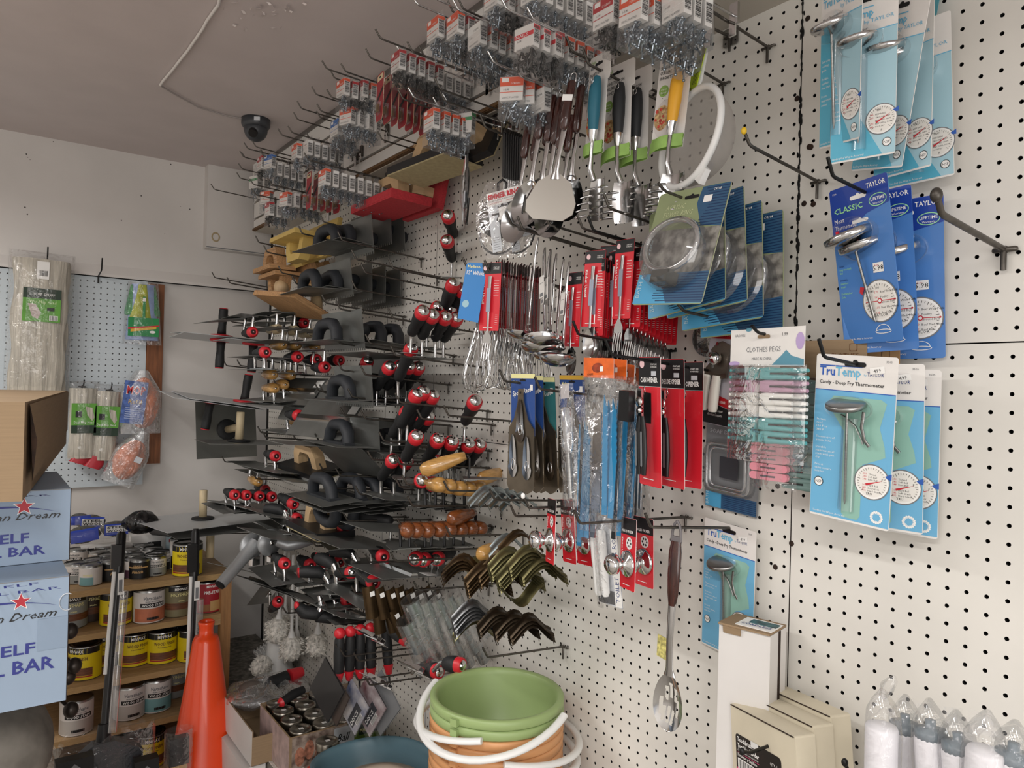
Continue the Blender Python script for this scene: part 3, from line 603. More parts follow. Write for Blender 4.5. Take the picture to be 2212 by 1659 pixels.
tag(b.build('wall_plate', None, pose((-.003, .872, 2.285))), 'small square metal plate screwed to the pegboard behind the strainer handle', 'plate')
# ---------------------------------------------------------------- spaghetti spoons on cards
FOOD = M('spaghetti_picture', 'c98a4e', .5, var=.5, scale=160, col2='e2c793'); TOM = M('tomato_picture', 'c4473a', .5, var=.3, scale=120); LIME = M('lime_print', '8db45a', .45, var=.08, scale=60)
def server_head(b, z, mat=STEEL):
    """spaghetti server: curved dish with prongs along both sides"""
    b.grid(lambda u, v: ((u-.5)*.056*(1-.3*abs(v-.45)), .012-.05*(u-.5)**2-.006*v+.008*v*v, z-.078*v), 9, 9, mat)
    for k in range(5):
        for s_ in (-1, 1):
            zz = z-.018-.013*k; x = s_*.025*(1-.2*abs(k-2)/2)
            b.tube([(x, .006-.004*k, zz), (x*1.35, -.004-.004*k, zz-.002), (x*1.45, -.014-.004*k, zz-.006)], [.0056, .005, .003], mat, 6, flat=.5)
def ideal(hmat, label, P_, yw, pt, rl, group='carded spaghetti spoons'):
    t = thing('spaghetti_spoon_pack', label, 'spaghetti spoon', pose(P_, yw, pt, rl), group); w, h = .08, .185
    b = MB(); b.prism([(-.036, -h), (.034, -h), (.034, -.052), (.040, -.052), (.042, -.048), (.042, -.004), (.038, 0), (-.032, 0), (-.037, -.006)], 0, .0008, CARDW)
    slot(b, .028, .005, -.017); b.text('ideal', -.030, -.014, .008, LIME, w=.017); b.text('kitchen', -.030, -.0235, .0075, M('print_teal_dark', '33506a', .5), w=.024)
    for i, l in enumerate(('SPAGHETTI SPOON', 'CUILLÈRE À', 'SPAGHETTIS')): b.text(l, -.033, -.036-.0095*i, .006, BLACK, w=(.05, .032, .033)[i], bold=.01)
    b.disc(-.021, -.076, .0105, -.0004, LIME, 20); b.text('enjoy', -.0275, -.0745, .0035, WHITE, y=-.0006, w=.013); b.text('flavour', -.0275, -.0805, .0035, WHITE, y=-.0006, w=.013)
    b.disc(-.012, -.128, .024, -.0003, M('plate_print', 'd9d3cf', .5), 28, rz=.036); b.disc(-.019, -.125, .0165, -.0005, FOOD, 22, rz=.023)
    rr = random.Random(2)
    for i in range(12): b.disc(-.019+rr.uniform(-.014, .014), -.125+rr.uniform(-.021, .02), rr.uniform(.002, .0042), -.0007, TOM, 9)
    for i in range(10): b.disc(-.016+rr.uniform(-.02, .02), -.12+rr.uniform(-.04, .04), .0009, -.0006, M('herb_print', '3c4a33', .5), 5)
    b.rect(-.036, -h, .034, -.162, -.0006, LIME); b.text('HAND WASH', -.032, -.17, .004, WHITE, y=-.0008, w=.012)
    for i in range(7): b.tube([(-.018+i*.008+.004*math.cos(R(a_)), -.0009, -.173+.005*math.sin(R(a_))) for a_ in range(0, 360, 40)], .0003, WHITE, 4, closed=True)
    b.build('backing_card', t)
    b = MB(); b.tube([(.020, -.012, -.047), (.019, -.0135, -.054), (.018, -.015, -.075), (.017, -.015, -.105), (.015, -.013, -.138), (.0145, -.012, -.144)], [.005, .0085, .0115, .0118, .0092, .0085], hmat, 16); b.build('grip', t)
    b = MB(); b.tube([(.020-.0035*math.cos(R(a_)), -.0235, -.057+.0055*math.sin(R(a_))) for a_ in range(0, 360, 30)], .0008, CHROME, 6, closed=True); b.build('hanging_eye', t)
    b = MB(); b.tube([(.0145, -.012, -.142), (.014, -.012, -.158), (.014, -.012, -.166)], [.0095, .0075, .0045], CHROME, 14)
    b.tube([(.014, -.012, -.16), (.014, -.013, -.19), (.016, -.014, -.215), (.020, -.008, -.235)], [.0045, .004, .0045, .006], STEEL, 10)
    b.T = Matrix.Translation((.021, 0, 0)); server_head(b, -.228); b.build('steel_server', t)
    b = MB(); b.grid(lambda u, v: (-.036+.070*u, -.003-.015*math.sin(math.pi*min(1, u*1.05)) , -.166-.022*v+.010*(u-.5)), 12, 3, LIME); b.build('green_band', t)
    return t
TEALG = M('teal_grip', '1f6478', .55); YELG = M('yellow_grip', 'e3a62a', .5); BLKG = M('black_grip', '1d1f22', .6)
ideal(YELG, 'carded spaghetti spoon with yellow grip left of the white strainer', (-.13, .888, 2.236), 6, -3, 4)
ideal(BLKG, 'rear of the two black grip spaghetti spoon packs', (-.115, 1.010, 2.237), 6, -3, -3)
ideal(BLKG, 'front one of the two black grip spaghetti spoon packs', (-.158, 1.012, 2.238), 5, -2, -2)
ideal(TEALG, 'carded spaghetti spoon with dark teal grip, front of its hook', (-.205, 1.012, 2.244), -13, 1, 6)
hook(1.008, 2.19, .235, 6, label='grey hook carrying the teal and black spaghetti spoons')
hook(.885, 2.20, .17, 6, label='hook carrying the yellow gripped spaghetti spoon', up=.01)
# ---------------------------------------------------------------- brown handled serving spoons
def kspoon(kind):
    t = cardroot('serving_utensil', '', 'spoon', (0, 0, 0), 0, 0, 0)
    b = MB(); b.tube([(0, 0, .004), (-.005, 0, 0), (-.006, 0, -.014), (0, 0, -.02), (.006, 0, -.014), (.005, 0, 0)], .0011, STEEL, 6, closed=True); b.build('hanging_loop', t)
    b = MB(); b.tube([(0, 0, -.014), (0, -.001, -.02), (0, -.002, -.05), (0, -.002, -.085), (0, -.001, -.104), (0, 0, -.11)], [.006, .0085, .0085, .0095, .0085, .004], WOODD, 14, flat=.7); b.build('handle', t)
    b = MB(); b.tube([(0, .003, -.02), (0, .0045, -.09), (0, .003, -.115), (0, .002, -.16), (0, .003, -.19), (0, .006, -.205)], [.0055, .006, .0055, .0042, .0065, .012], STEEL, 12, flat=.35)
    if kind == 'turner':
        b.prism([(-.010, -.195), (-.034, -.212), (-.050, -.25), (-.048, -.272), (-.03, -.286), (.03, -.286), (.048, -.272), (.050, -.25), (.034, -.212), (.010, -.195)], .004, .006, M('matte_steel', 'b5b1aa', .38, .9))
    else:
        utensil_bowl(b, .066, .096, .018, STEEL, -.196)
        if kind == 'slotted':
            for k in (-1, 0, 1): b.face(rrect(.0045, .04, .002, 2, k*.012, -.243), -.0005+.012, BLACK)
    b.build('steel_end', t)
    if kind == 'turner': b = MB(); b.box((0, -.009, -.05), (.02, .0015, .012), WHITE); b.build('price_sticker', t)
    return t
prot = {k: kspoon(k) for k in ('solid', 'slotted', 'turner')}; used = set()
SP = [(1149, 232, 1.185, 'solid', 0, 4), (1166, 262, 1.16, 'solid', 6, 4), (1181, 188, 1.135, 'slotted', 2, 5), (1193, 228, 1.14, 'solid', 3, 4), (1198, 192, 1.12, 'solid', 0, 3), (1214, 196, 1.10, 'solid', -2, 4), (1208, 240, 1.12, 'slotted', -2, 4), (1224, 206, 1.085, 'solid', 0, 3), (1240, 160, 1.03, 'turner', 14, 6), (1259, 170, 1.065, 'solid', 0, 2), (1236, 238, 1.08, 'solid', 0, 2)]
desc = ['leftmost brown handled serving spoon, white sticker low on its handle', 'brown handled spoon hanging lower, second from the left', 'slotted serving spoon with brown handle, front of the left cluster', 'lower brown handled spoon behind the slotted one', 'brown handled serving spoon, third of the upper handles', 'brown handled serving spoon hanging from a wire loop, mid cluster', 'lower slotted spoon with its brown handle between two others', 'brown handled spoon just left of the big turner', 'big flat steel turner with white sticker on its brown handle', 'brown handled spoon with white band, right of the turner', 'small brown handled spoon hidden behind the turner']
for i, (px, py, Y, k, yw, rl) in enumerate(SP):
    P_ = WY(px, py, Y); m_ = pose(P_, yw+22+rnd.uniform(-8, 8), -3, rl+3) @ Matrix.Scale(.74 if py > 215 and px > 1160 else .95, 4, (0, 0, 1))
    if k not in used: used.add(k); o = prot[k]; o.matrix_basis = m_; o['label'] = desc[i]; o['group'] = 'brown handled serving utensils'
    else: o = dup(prot[k], m_, desc[i], 'brown handled serving utensils')
hook(1.115, 2.215, .25, 4, label='long hook carrying the brown handled spoons', slat=False)
hook(1.17, 2.15, .24, 4, label='hook carrying the leftmost brown handled spoon')
hook(1.05, 2.235, .24, 4, label='hook carrying the flat turner')
# black handled skewers
t = thing('basting_skewer', 'black flat handled skewer at the front of the skewer bunch', 'skewer', group='black handled skewers')
b = MB(); b.box((0, 0, -.052), (.022, .006, .100), BPL, taper=1.0); b.tube([(-.009, 0, -.006), (0, 0, .006), (.009, 0, -.006)], .004, BPL, 8); b.build('handle', t)
b = MB(); b.tube([(0, 0, -.1), (0, 0, -.19)], .0014, STEEL, 6); b.tube([(.006, 0, -.1), (.006, 0, -.19)], .0014, STEEL, 6); b.build('wires', t)
for i in range(8):
    P_ = WY(1093+4.6*i, 286+1.8*i, 1.335-.002*i); m_ = pose(P_, -58, 0, 1)
    if i == 0: t.matrix_basis = m_
    else: dup(t, m_, 'black flat handled skewer, %s in the bunch counted from the front' % ORD[i])
hook(1.335, 2.165, .24, 5, label='long grey hook leading to the black skewers')
# simmer rings
def simmer(label, m):
    t = thing('simmer_ring_pack', label, 'simmer ring', m, 'bagged simmer rings')
    b = MB(); b.lathe([(.047, -.003), (.047, .003), (.044, .004), (0, .002)], M('speckled_iron', '1a1a1b', .4, .4, var=.6, scale=200), 32, axis='Y', c=(0, 0, -.055))
    b.tube([(-.008, 0, -.01), (-.01, 0, .016), (0, 0, .024), (.01, 0, .016), (.008, 0, -.01)], .003, BPL, 8)
    b.tube([(.046*math.cos(R(a_)), .003, -.085+.05*math.sin(R(a_))) for a_ in range(180, 361, 15)], .0025, BPL, 6); b.build('iron_disc', t)
    b = MB(); b.T = Matrix.Rotation(R(-12), 4, 'Y')
    b.prism([(-.034, -.03), (.045, -.03), (.045, -.004), (.042, -.001), (-.034, -.001)], -.006, -.005, WHITE); b.text('SIMMER RING', -.032, -.016, .011, PRED, y=-.0068, w=.074, bold=.05)
    b.text('for use on gas and electric ranges', -.03, -.021, .003, BLACK, y=-.0066, w=.06); b.text('Even heating and', -.028, -.026, .003, PRED, y=-.0066); b.text('simmering', .01, -.026, .003, PRED, y=-.0066)
    b.prism([(-.034, -.13), (-.012, -.13), (-.012, -.05), (.0, -.04), (.012, -.05), (.012, -.03), (-.034, -.03)], -.0062, -.0052, M('pale_grey_print', 'c9cdd2', .5))
    b.box((.0, -.0068, -.047), (.018, .001, .02), WHITE); b.disc(0, -.062, .017, -.0066, BLACK, 20, rz=.008); b.disc(0, -.06, .013, -.0068, WHITE, 20, rz=.005); b.box((0, -.0075, -.036), (.022, .001, .003), BLACK); b.ell((0, -.0075, -.033), (.003, .001, .003), BLACK)
    b.rect(-.026, -.052, -.009, -.048, -.0069, BLACK)
    b.prism([(.0, -.105), (.035, -.105), (.035, -.08), (.0, -.08)], -.0062, -.0052, M('pale_grey_print'))
    for i in range(6): b.rect(.002, -.1+i*.003, .033, -.0992+i*.003, -.0066, GREYP); b.rect(-.03, -.125+i*.005, -.015, -.1242+i*.005, -.0066, GREYP)
    b.build('printed_label', t)
    b = MB(); b.grid(lambda u, v: (.056*(2*u-1)*(.45+.55*math.sin(math.pi*min(1, .12+v*.9))), (-.013 if True else 0)*math.sin(math.pi*u)*math.sin(math.pi*min(1, v+.03)), .02-.165*v), 10, 14, BAG)
    b.grid(lambda u, v: (.056*(2*u-1)*(.45+.55*math.sin(math.pi*min(1, .12+v*.9))), .01*math.sin(math.pi*u)*math.sin(math.pi*min(1, v+.03)), .02-.165*v), 10, 14, BAG); b.build('plastic_bag', t); return t
simmer('bagged simmer ring with red SIMMER RING heading, facing the room', pose(WX(1084, 412, -.24), 30, -3, 2))
simmer('bagged simmer ring seen nearly edge on, left of the other one', pose(WX(1008, 352, -.25), -28, 0, 4))
simmer('bagged simmer ring behind the front one, only its bag edge showing', pose(WX(1118, 415, -.17), 20, 0, 0))
# ---------------------------------------------------------------- red kitchen utensil cards
REDC = M('red_card', 'd6202f', .4, coat=.3)
def ucard(kind, w=.052, h=.145):
    t = cardroot('cutlery_pack', '', kind, (0, 0, 0), 0, 0, 0)
    b = MB(); b.prism(rrect(w, h, .002, 2, 0, -h/2), 0, .0006, REDC, BLACK); b.rect(-w/2+.0004, -.024, w/2-.0004, -.0006, -.0003, BLACK)
    b.disc(-w*.32, -.0115, .0052, -.0005, M('pink_badge', 'efc9cc', .5), 14); b.text('START LIKE', w*.1, -.012, .0026, WHITE, w=.015); b.text('HOMEWARES', w*.1, -.0155, .0026, WHITE, w=.015)
    b.text('Kitchen Utensil', -w*.42, -.036, .0065, WHITE, rot=-90, w=.052, bold=.02)
    for i in range(7): b.rect(w*.17, -.04-.005*i, w*.42, -.0392-.005*i, -.0005, WHITE); b.rect(w*.3, -.112-.004*min(i, 5), w*.42, -.1112-.004*min(i, 5), -.0005, WHITE)
    b.rect(-w*.3, -h+.006, w*.2, -h+.0072, -.0005, WHITE); slot(b, .014, .004, -.007); b.build('backing_card', t)
    b = MB(); b.tube([(0, -.004, -.03), (0, -.005, -.05), (0, -.005, -.09), (0, -.004, -.125), (0, -.004, -.148)], [.005, .0045, .0042, .0024, .003], STEEL, 8, flat=.35)
    if kind == 'fork':
        b.prism([(-.003, -.146), (.003, -.146), (.0115, -.16), (.0115, -.172), (-.0115, -.172), (-.0115, -.16)], -.005, -.004, STEEL)
        for k in range(4): b.tube([(-.0095+.0063*k, -.0045, -.171), (-.0098+.0065*k, -.008, -.192), (-.0098+.0065*k, -.008, -.205)], [.0019, .0017, .0008], STEEL, 5, flat=.6)
    elif kind == 'spoon': utensil_bowl(b, .038, .056, .009, STEEL, -.145)
    else: b.prism([(-.004, -.14), (.006, -.14), (.010, -.2), (.008, -.235), (-.002, -.238), (-.007, -.2)], -.005, -.0035, STEEL)
    b.build('steel_'+kind, t)
    b = MB(); b.box((0, -.006, -.08), (.010, .001, .05), M('foil_sleeve', '9aa3b5', .35, .5)); b.build('sleeve', t)
    return t
uf, us, uk = ucard('fork'), ucard('spoon'), ucard('knife')
g = 'red carded forks in the long left stack'
for i in range(17):
    if i == 0: m_ = pose(WX(1063, 567, -.25), 18, 0, 2); setp(uf, (0, 0, 0), label='front red carded fork of the long left stack beside the blue card', group=g); uf.matrix_basis = m_
    else: dup(uf, pose(WY(1071+5.9*i, 560+1.2*i+(i % 3), 1.292-.0015*i), -30+rnd.uniform(-3, 3), 0, 2+rnd.uniform(-1, 1)), 'red carded fork, %s from the front in the long left stack' % ORD[i], g)
hook(1.29, 1.83+.02, .25, 3, label='hook carrying the long stack of red fork cards')
SPL = [(1243, 588, -.19, 'spoon', -8, 'red cutlery card with a spoon, leftmost and lowest of the right group'), (1287, 541, -.185, 'spoon', 6, 'red spoon card at the front of the right group, dark sleeve centred'), (1321, 530, -.16, 'spoon', 8, 'bright red spoon card between the spoon and fork cards'), (1351, 517, -.175, 'fork', -4, 'red fork card with white price sticker, front of the fork stack')]
first = {'spoon': us, 'knife': uk}
def putu(kind, m_, lab, grp):
    if kind in first: o = first.pop(kind); o.matrix_basis = m_; o['label'] = lab; o['group'] = grp; return o
    return dup({'spoon': us, 'knife': uk, 'fork': uf}[kind], m_, lab, grp)
for px, py, X, k, yw, lab in SPL: putu(k, pose(WX(px, py, X), yw, 0, 3), lab, 'red cutlery cards of the right group')
for i in range(8): putu('spoon', pose(WY(1293+5*i, 560+2*i, 1.028), -12+rnd.uniform(-4, 4), 0, 2), 'red spoon card, %s from the front behind the spoon card with the dark sleeve' % ORD[i+1], 'red spoon cards behind the front one')
for i in range(7): putu('knife', pose(WY(1330+9*i, 542+3*i, .995), -10+rnd.uniform(-4, 4), 0, 1), 'red knife card, %s from the left, long steel blade hanging below' % ORD[i], 'red knife cards')
for i in range(10): putu('fork', pose(WY(1372+8.6*i, 536+5*i, .955), -8+rnd.uniform(-5, 5), 0, 3), 'red fork card, %s behind the stickered fork card, partly under the towel rings' % ORD[i+1], 'red fork cards behind the front one')
hook(1.03, 1.90, .22, 5, label='hook carrying the red spoon cards'); hook(.96, 1.925, .22, 5, label='hook carrying the red fork cards')
hook(1.0, 1.895, .22, 4, label='hook carrying the red knife cards', mat=HOOKB)
# whisks
t = thing('whisk', 'front balloon whisk on a blue card, wires hanging at the left', 'whisk', group='balloon whisks')
b = MB()
for k in range(6):
    a_ = math.pi*k/6; c_, s_ = math.cos(a_), math.sin(a_)
    pts = [(r_*c_, r_*s_, z) for r_, z in ((.003, -.12), (.012, -.16), (.026, -.21), (.030, -.24), (.022, -.262), (0, -.27), (-.022, -.262), (-.030, -.24), (-.026, -.21), (-.012, -.16), (-.003, -.12))]
    b.tube(pts, .0009, STEEL, 5)
b.build('wire_balloon', t)
b = MB(); b.tube([(0, 0, .004), (0, 0, -.01), (0, 0, -.11), (0, 0, -.122)], [.002, .0045, .0052, .004], BRUSH, 10); b.build('handle', t)
WP = [(1040, 572, -.26, -4), (1052, 585, -.24, 5), (1070, 580, -.22, -6), (1088, 582, -.20, 8), (1105, 585, -.17, -3), (1122, 590, -.14, 6), (1140, 595, -.11, -5), (1157, 600, -.09, 4)]
for i, (px, py, X, rl) in enumerate(WP):
    m_ = pose(WY(px, py, 1.335), 30*i, 0, rl+(6 if i == 0 else 0))
    if i == 0: t.matrix_basis = m_
    else: dup(t, m_, 'balloon whisk, %s from the left in the row under the red fork cards' % ORD[i])
b = MB(); b.prism([(-.026, -.123), (.024, -.128), (.026, -.002), (.02, 0), (-.018, 0), (-.024, -.004)], 0, .0008, M('blue_card', '2f7fc4', .4)); b.text('Madison', -.02, -.011, .006, M('cream_print', 'efe9a8', .5), w=.03, bold=.02); b.text('12" Whisk', -.02, -.026, .009, WHITE, w=.042, bold=.01); b.disc(-.012, -.09, .008, -.0004, M('seal_print', '9dc3cf', .5), 16)
tag(b.build('whisk_card', None, pose(WX(1030, 568, -.265), 32, -4, 6)), 'light blue backing card of the front whisk with cream heading', 'card')
hook(1.345, 1.86, .27, 3, label='hook carrying the whisks above the left fork cards')
# ladles
t = thing('ladle', 'front steel ladle with white tag, bowl turned to the left', 'ladle', group='steel ladles')
b = MB(); b.tube([(0, .002, 0), (0, 0, -.02), (0, -.001, -.1), (0, 0, -.16), (.004, 0, -.175)], [.0035, .0058, .0048, .0036, .007], STEEL, 10, flat=.45)
b.grid(lambda u, v: (.004+.036*math.cos(2*math.pi*u)*math.cos(math.pi/2*v), -.012+.036*math.sin(2*math.pi*u)*math.cos(math.pi/2*v), -.19-.02*math.sin(math.pi/2*v)), 24, 8, STEEL, closed=True); b.build('steel_ladle', t)
b = MB(); b.box((0, -.007, -.085), (.018, .0008, .045), CARDW); b.rect(-.006, -.105, .006, -.098, -.0078, GREYP); b.rect(-.006, -.078, .006, -.077, -.0078, GREYP); b.build('hang_tag', t)
LP = [(1161, 513, 1.165, 3, -10), (1175, 535, 1.16, -12, 10), (1186, 545, 1.145, -6, -4), (1200, 548, 1.135, -4, 6), (1216, 560, 1.12, -2, -3), (1228, 565, 1.10, -3, 5), (1188, 540, 1.15, -14, 0)]
for i, (px, py, Y, rl, yw) in enumerate(LP):
    m_ = pose(WY(px, py, Y), yw-20, -4, rl)
    if i == 0: t.matrix_basis = m_
    else: dup(t, m_, ['', 'second steel ladle, leaning right with a narrow tag', 'third steel ladle behind, shaft nearly upright', 'fourth steel ladle from the left with grey tag', 'fifth steel ladle from the left', 'rightmost steel ladle beside the red cards', 'long ladle crossing in front, its bowl lowest of all'][i])
hook(1.15, 1.905, .27, 5, label='dark hook carrying the ladles'); hook(1.105, 1.915, .24, 5, label='second hook behind the ladles, ending near the red cards')
hook(1.215, 1.93, .25, 5, label='empty dark hook in front of the simmer ring bag')
# ---------------------------------------------------------------- spoon rests
SRB = M('spoon_rest_card', '2b4d8f', .4, coat=.3); SRT = M('spoon_rest_teal_card', '3b7d80', .4); CREAMP = M('cream_print', 'efe9a8', .5)
def rest(label, m, hdr=CREAMP, cardm=SRB):
    t = thing('spoon_rest_pack', label, 'spoon rest', m, 'carded steel spoon rests')
    b = MB(); b.prism([(-.036, -.125), (-.02, -.135), (.036, -.13), (.036, 0), (-.036, 0)], 0, .0008, cardm, GREYP); b.rect(-.036, -.01, .036, -.0005, -.0003, hdr)
    b.text('Madison', -.029, -.021, .0065, CREAMP, w=.022, bold=.02); b.text('Spoon Rest', -.03, -.049, .011, WHITE, w=.056, rot=12, shear=.25, bold=.02); b.rect(.022, -.035, .030, -.023, -.0006, WHITE); slot(b, .018, .004, -.014); b.build('backing_card', t)
    b = MB(); b.prism([(-.007, -.032), (-.009, -.06), (-.02, -.095), (-.036, -.115), (-.040, -.2), (-.043, -.235), (-.035, -.25), (-.022, -.246), (-.01, -.253), (.004, -.246), (.018, -.252), (.03, -.246), (.04, -.235), (.038, -.115), (.02, -.095), (.009, -.06), (.007, -.032)], -.007, -.004, M('spoon_rest_steel', '8d8272', .3, .9, var=.2, scale=15))
    for x, z in ((0, -.115), (-.022, -.19), (.02, -.192)):
        b.grid(lambda u, v: (x+.0145*math.cos(2*math.pi*u)*(1-v)*(1 if math.sin(2*math.pi*u) < 0 else .75), -.0074-.003*(1-(1-v)**2)*0+.0022*(v)-.0022, z+(.03 if math.sin(2*math.pi*u) < 0 else .062)*math.sin(2*math.pi*u)*(1-v)), 24, 5, STEEL, closed=True)
        b.tube([(x+.0055*math.cos(R(a_)), -.0085, z-.002+.0115*math.sin(R(a_))) for a_ in range(0, 360, 24)], .0008, CHROME, 6, closed=True)
    b.disc(0, -.04, .0028, -.0074, BLACK, 10); b.build('steel_rest', t); return t
rest('front steel triple spoon rest on a blue card with white lettering', pose((-.2, 1.232, 1.649), 7, 2, 0))
rest('spoon rest second in its stack, seen only as dark steel edges', pose((-.176, 1.236, 1.647), 8, 5, 2))
rest('teal carded spoon rest behind the two front ones', pose((-.145, 1.235, 1.643), 8, 5, 0), cardm=SRT)
rest('spoon rest on a blue card half hidden by the bagged knives', pose(WX(1235, 810, -.13), 5, 4, 0), hdr=M('yellow_print', 'e0b23c', .5))
hook(1.24, 1.615, .24, 4, label='hook through the front spoon rest card'); hook(1.12, 1.60, .24, 4, label='reddish bare hook above the second spoon rest stack')
# clear baster and bagged blue knives
t = thing('baster_pack', 'clear measuring baster in a crinkled bag in front of the spoon rests', 'baster', pose(WX(1222, 830, -.2), 5, -2, -6))
b = MB(); b.tube([(0, 0, -.045), (0, 0, -.05), (0, 0, -.12), (.002, 0, -.135)], [.009, .0125, .0125, .007], clear('clear_acrylic'), 16)
for i in range(8): b.rect(-.008, -.06-.008*i, -.002, -.0594-.008*i, -.0128, WHITE)
b.tube([(.002, 0, -.132), (.006, 0, -.22)], .006, BRUSH, 12); b.build('tube', t)
b = MB(); b.grid(lambda u, v: (-.02+.042*u+.008*v, -.015*math.sin(math.pi*u)-.002, .0-.235*v), 8, 16, BAG); b.rect(-.012, -.028, .012, 0, -.003, M('milky_tab', 'b9b3b4', .4)); b.build('plastic_bag', t)
BLUEK = M('blue_knife_coat', '1d7fb0', .3, coat=.4); ORG = M('orange_header', 'e2661c', .4, var=.15, scale=50); DKK = M('dark_blade', '3b3d40', .3, .8)
def kbag(label, m, n, seed, hdr=True):
    t = thing('bagged_knife_set', label, 'knife', m, 'bagged blue knives with orange headers'); rr = random.Random(seed)
    b = MB()
    if hdr:
        b.prism([(-.036, -.037), (.036, -.042), (.036, -.006), (-.036, 0)], -.004, -.0032, ORG, WHITE); b.disc(-.002, -.021, .013, -.0045, M('orange_dark_print', '9c3a12', .5, var=.4, scale=90), 18, rz=.009); b.rect(.004, -.028, .012, -.019, -.0048, WHITE); b.text('KNIFE', -.026, -.034, .004, BLACK, y=-.0045)
        b.build('orange_header', t)
    for k in range(n):
        x = -.026+.052*(k+.5)/n+rr.uniform(-.004, .004); z0 = -.07-rr.random()*.03; l = .19+rr.random()*.06; sl = rr.uniform(-.12, .05); b = MB(); col = rr.choice((BLUEK, BLUEK, DKK, STEEL)); yo = rr.uniform(.0, .016)
        pts = [(x, z0), (x+.005, z0-.02)]+[(x+.008+(.0015 if q % 2 else 0), z0-.02-.1*q/16) for q in range(17)]+[(x+.007+sl*.05, z0-l), (x-.004+sl*.05, z0-l), (x-.003, z0-.06)]
        b.prism(pts[::-1], yo, yo+.0025, col, STEEL if col is DKK else None); b.build('knife', t)
    b = MB(); b.grid(lambda u, v: (-.038+.076*u+.003*math.sin(9*v+seed), -.008-.012*math.sin(math.pi*u)*(1+.3*math.sin(17*v+seed)), -.036-.28*v), 12, 24, BAG)
    b.grid(lambda u, v: (-.038+.076*u, .02+.004*math.sin(9*v), -.036-.28*v), 6, 8, BAG); b.build('plastic_bag', t); return t
kbag('leftmost bagged knife set without header, white sticker near its top', pose(WX(1255, 815, -.17), 0, -2, -3), 4, 5, hdr=False)
kbag('bagged blue serrated knives under the front orange header', pose(WX(1296, 770, -.21), 6, -2, -3), 5, 1)
kbag('second orange headed knife bag, right behind the front one', pose(WX(1330, 772, -.175), -4, -1, 0), 5, 2)
kbag('third orange headed knife bag, header bent and turned sideways', pose(WX(1356, 782, -.14), -18, 0, 2), 4, 3)
kbag('rearmost orange headed knife bag beside the can openers', pose(WX(1375, 790, -.10), -25, 0, 2), 4, 4)
hook(1.0, 1.70, .25, 4, label='dark hook holding the orange headed knife bags', mat=HOOKB)
# can openers on black and red cards
def opener(label, m, title, closed):
    t = thing('can_opener_pack', label, 'can opener', m, 'black and red carded can openers')
    b = MB(); b.prism(rrect(.064, .221, .003, 2, 0, -.1105), 0, .0008, REDC, WHITE); b.rect(-.0316, -.05, .0316, -.001, -.0003, BLACK); b.disc(-.021, -.012, .007, -.0005, M('pink_badge'), 16)
    b.text(title, -.026, -.043, .0085, WHITE, w=.05, bold=.03); b.text('START LIKE', .004, -.014, .003, WHITE, w=.018); b.text('HOMEWARES', .004, -.0185, .003, WHITE, w=.018); b.rect(.006, -.032, .02, -.024, -.0006, M('pale_grey_print')); slot(b, .018, .004, -.007)
    b.rect(-.0322, -.0508, .0322, -.05, -.0005, WHITE); b.rect(-.02, -.21, .01, -.2088, -.0005, WHITE); b.build('backing_card', t)
    b = MB()
    for s_ in ((-1, 1) if not closed else (0, .9)): b.tube([(s_*.005, -.018, -.1), (s_*.0075, -.018, -.125), (s_*.0085, -.018, -.165), (s_*.007, -.018, -.2)], [.0045, .0068, .0072, .005], BPL, 12, flat=.7); b.face(rrect(.0055, .06, .0025, 3, s_*.008, -.155), -.0236, M('grey_inlay', '8b8f93', .35, .5))
    b.build('handles', t)
    b = MB(); b.box((-.004, -.016, -.078), (.012, .004, .05), STEEL); b.lathe([(.008, -.003), (.008, .003), (0, .003)], CHROME, 14, axis='Y', c=(.002, -.022, -.075)); b.lathe([(.005, -.004), (.005, .004), (0, .004)], CHROME, 12, axis='Y', c=(.003, -.022, -.09)); b.tube([(.002, -.012, -.05), (-.003, -.012, -.056), (.0, -.012, -.066), (.005, -.012, -.058)], .0012, CHROME, 6, closed=True); b.build('cutting_head', t)
    b = MB(); b.box((-.019, -.034, -.083), (.026, .014, .052), BPL, rot=(0, 4, 8)); b.build('turning_key', t); return t
opener('left can opener pack with a wide black turning key sticking out', pose((-.205, .87, 1.677), -12, 3, 1), 'CAN OPENER', False)
opener('middle can opener pack titled OPENER with one grey inlaid handle', pose((-.168, .853, 1.675), -9, 3, 1), 'DELUXE OPENER', True)
opener('right can opener pack nearest the pegboard, mostly hidden', pose((-.115, .860, 1.672), 0, 1, 0), 'CAN OPENER', True)
hook(.862, 1.655, .30, 4, label='long dark hook above the can opener packs', mat=HOOKB)
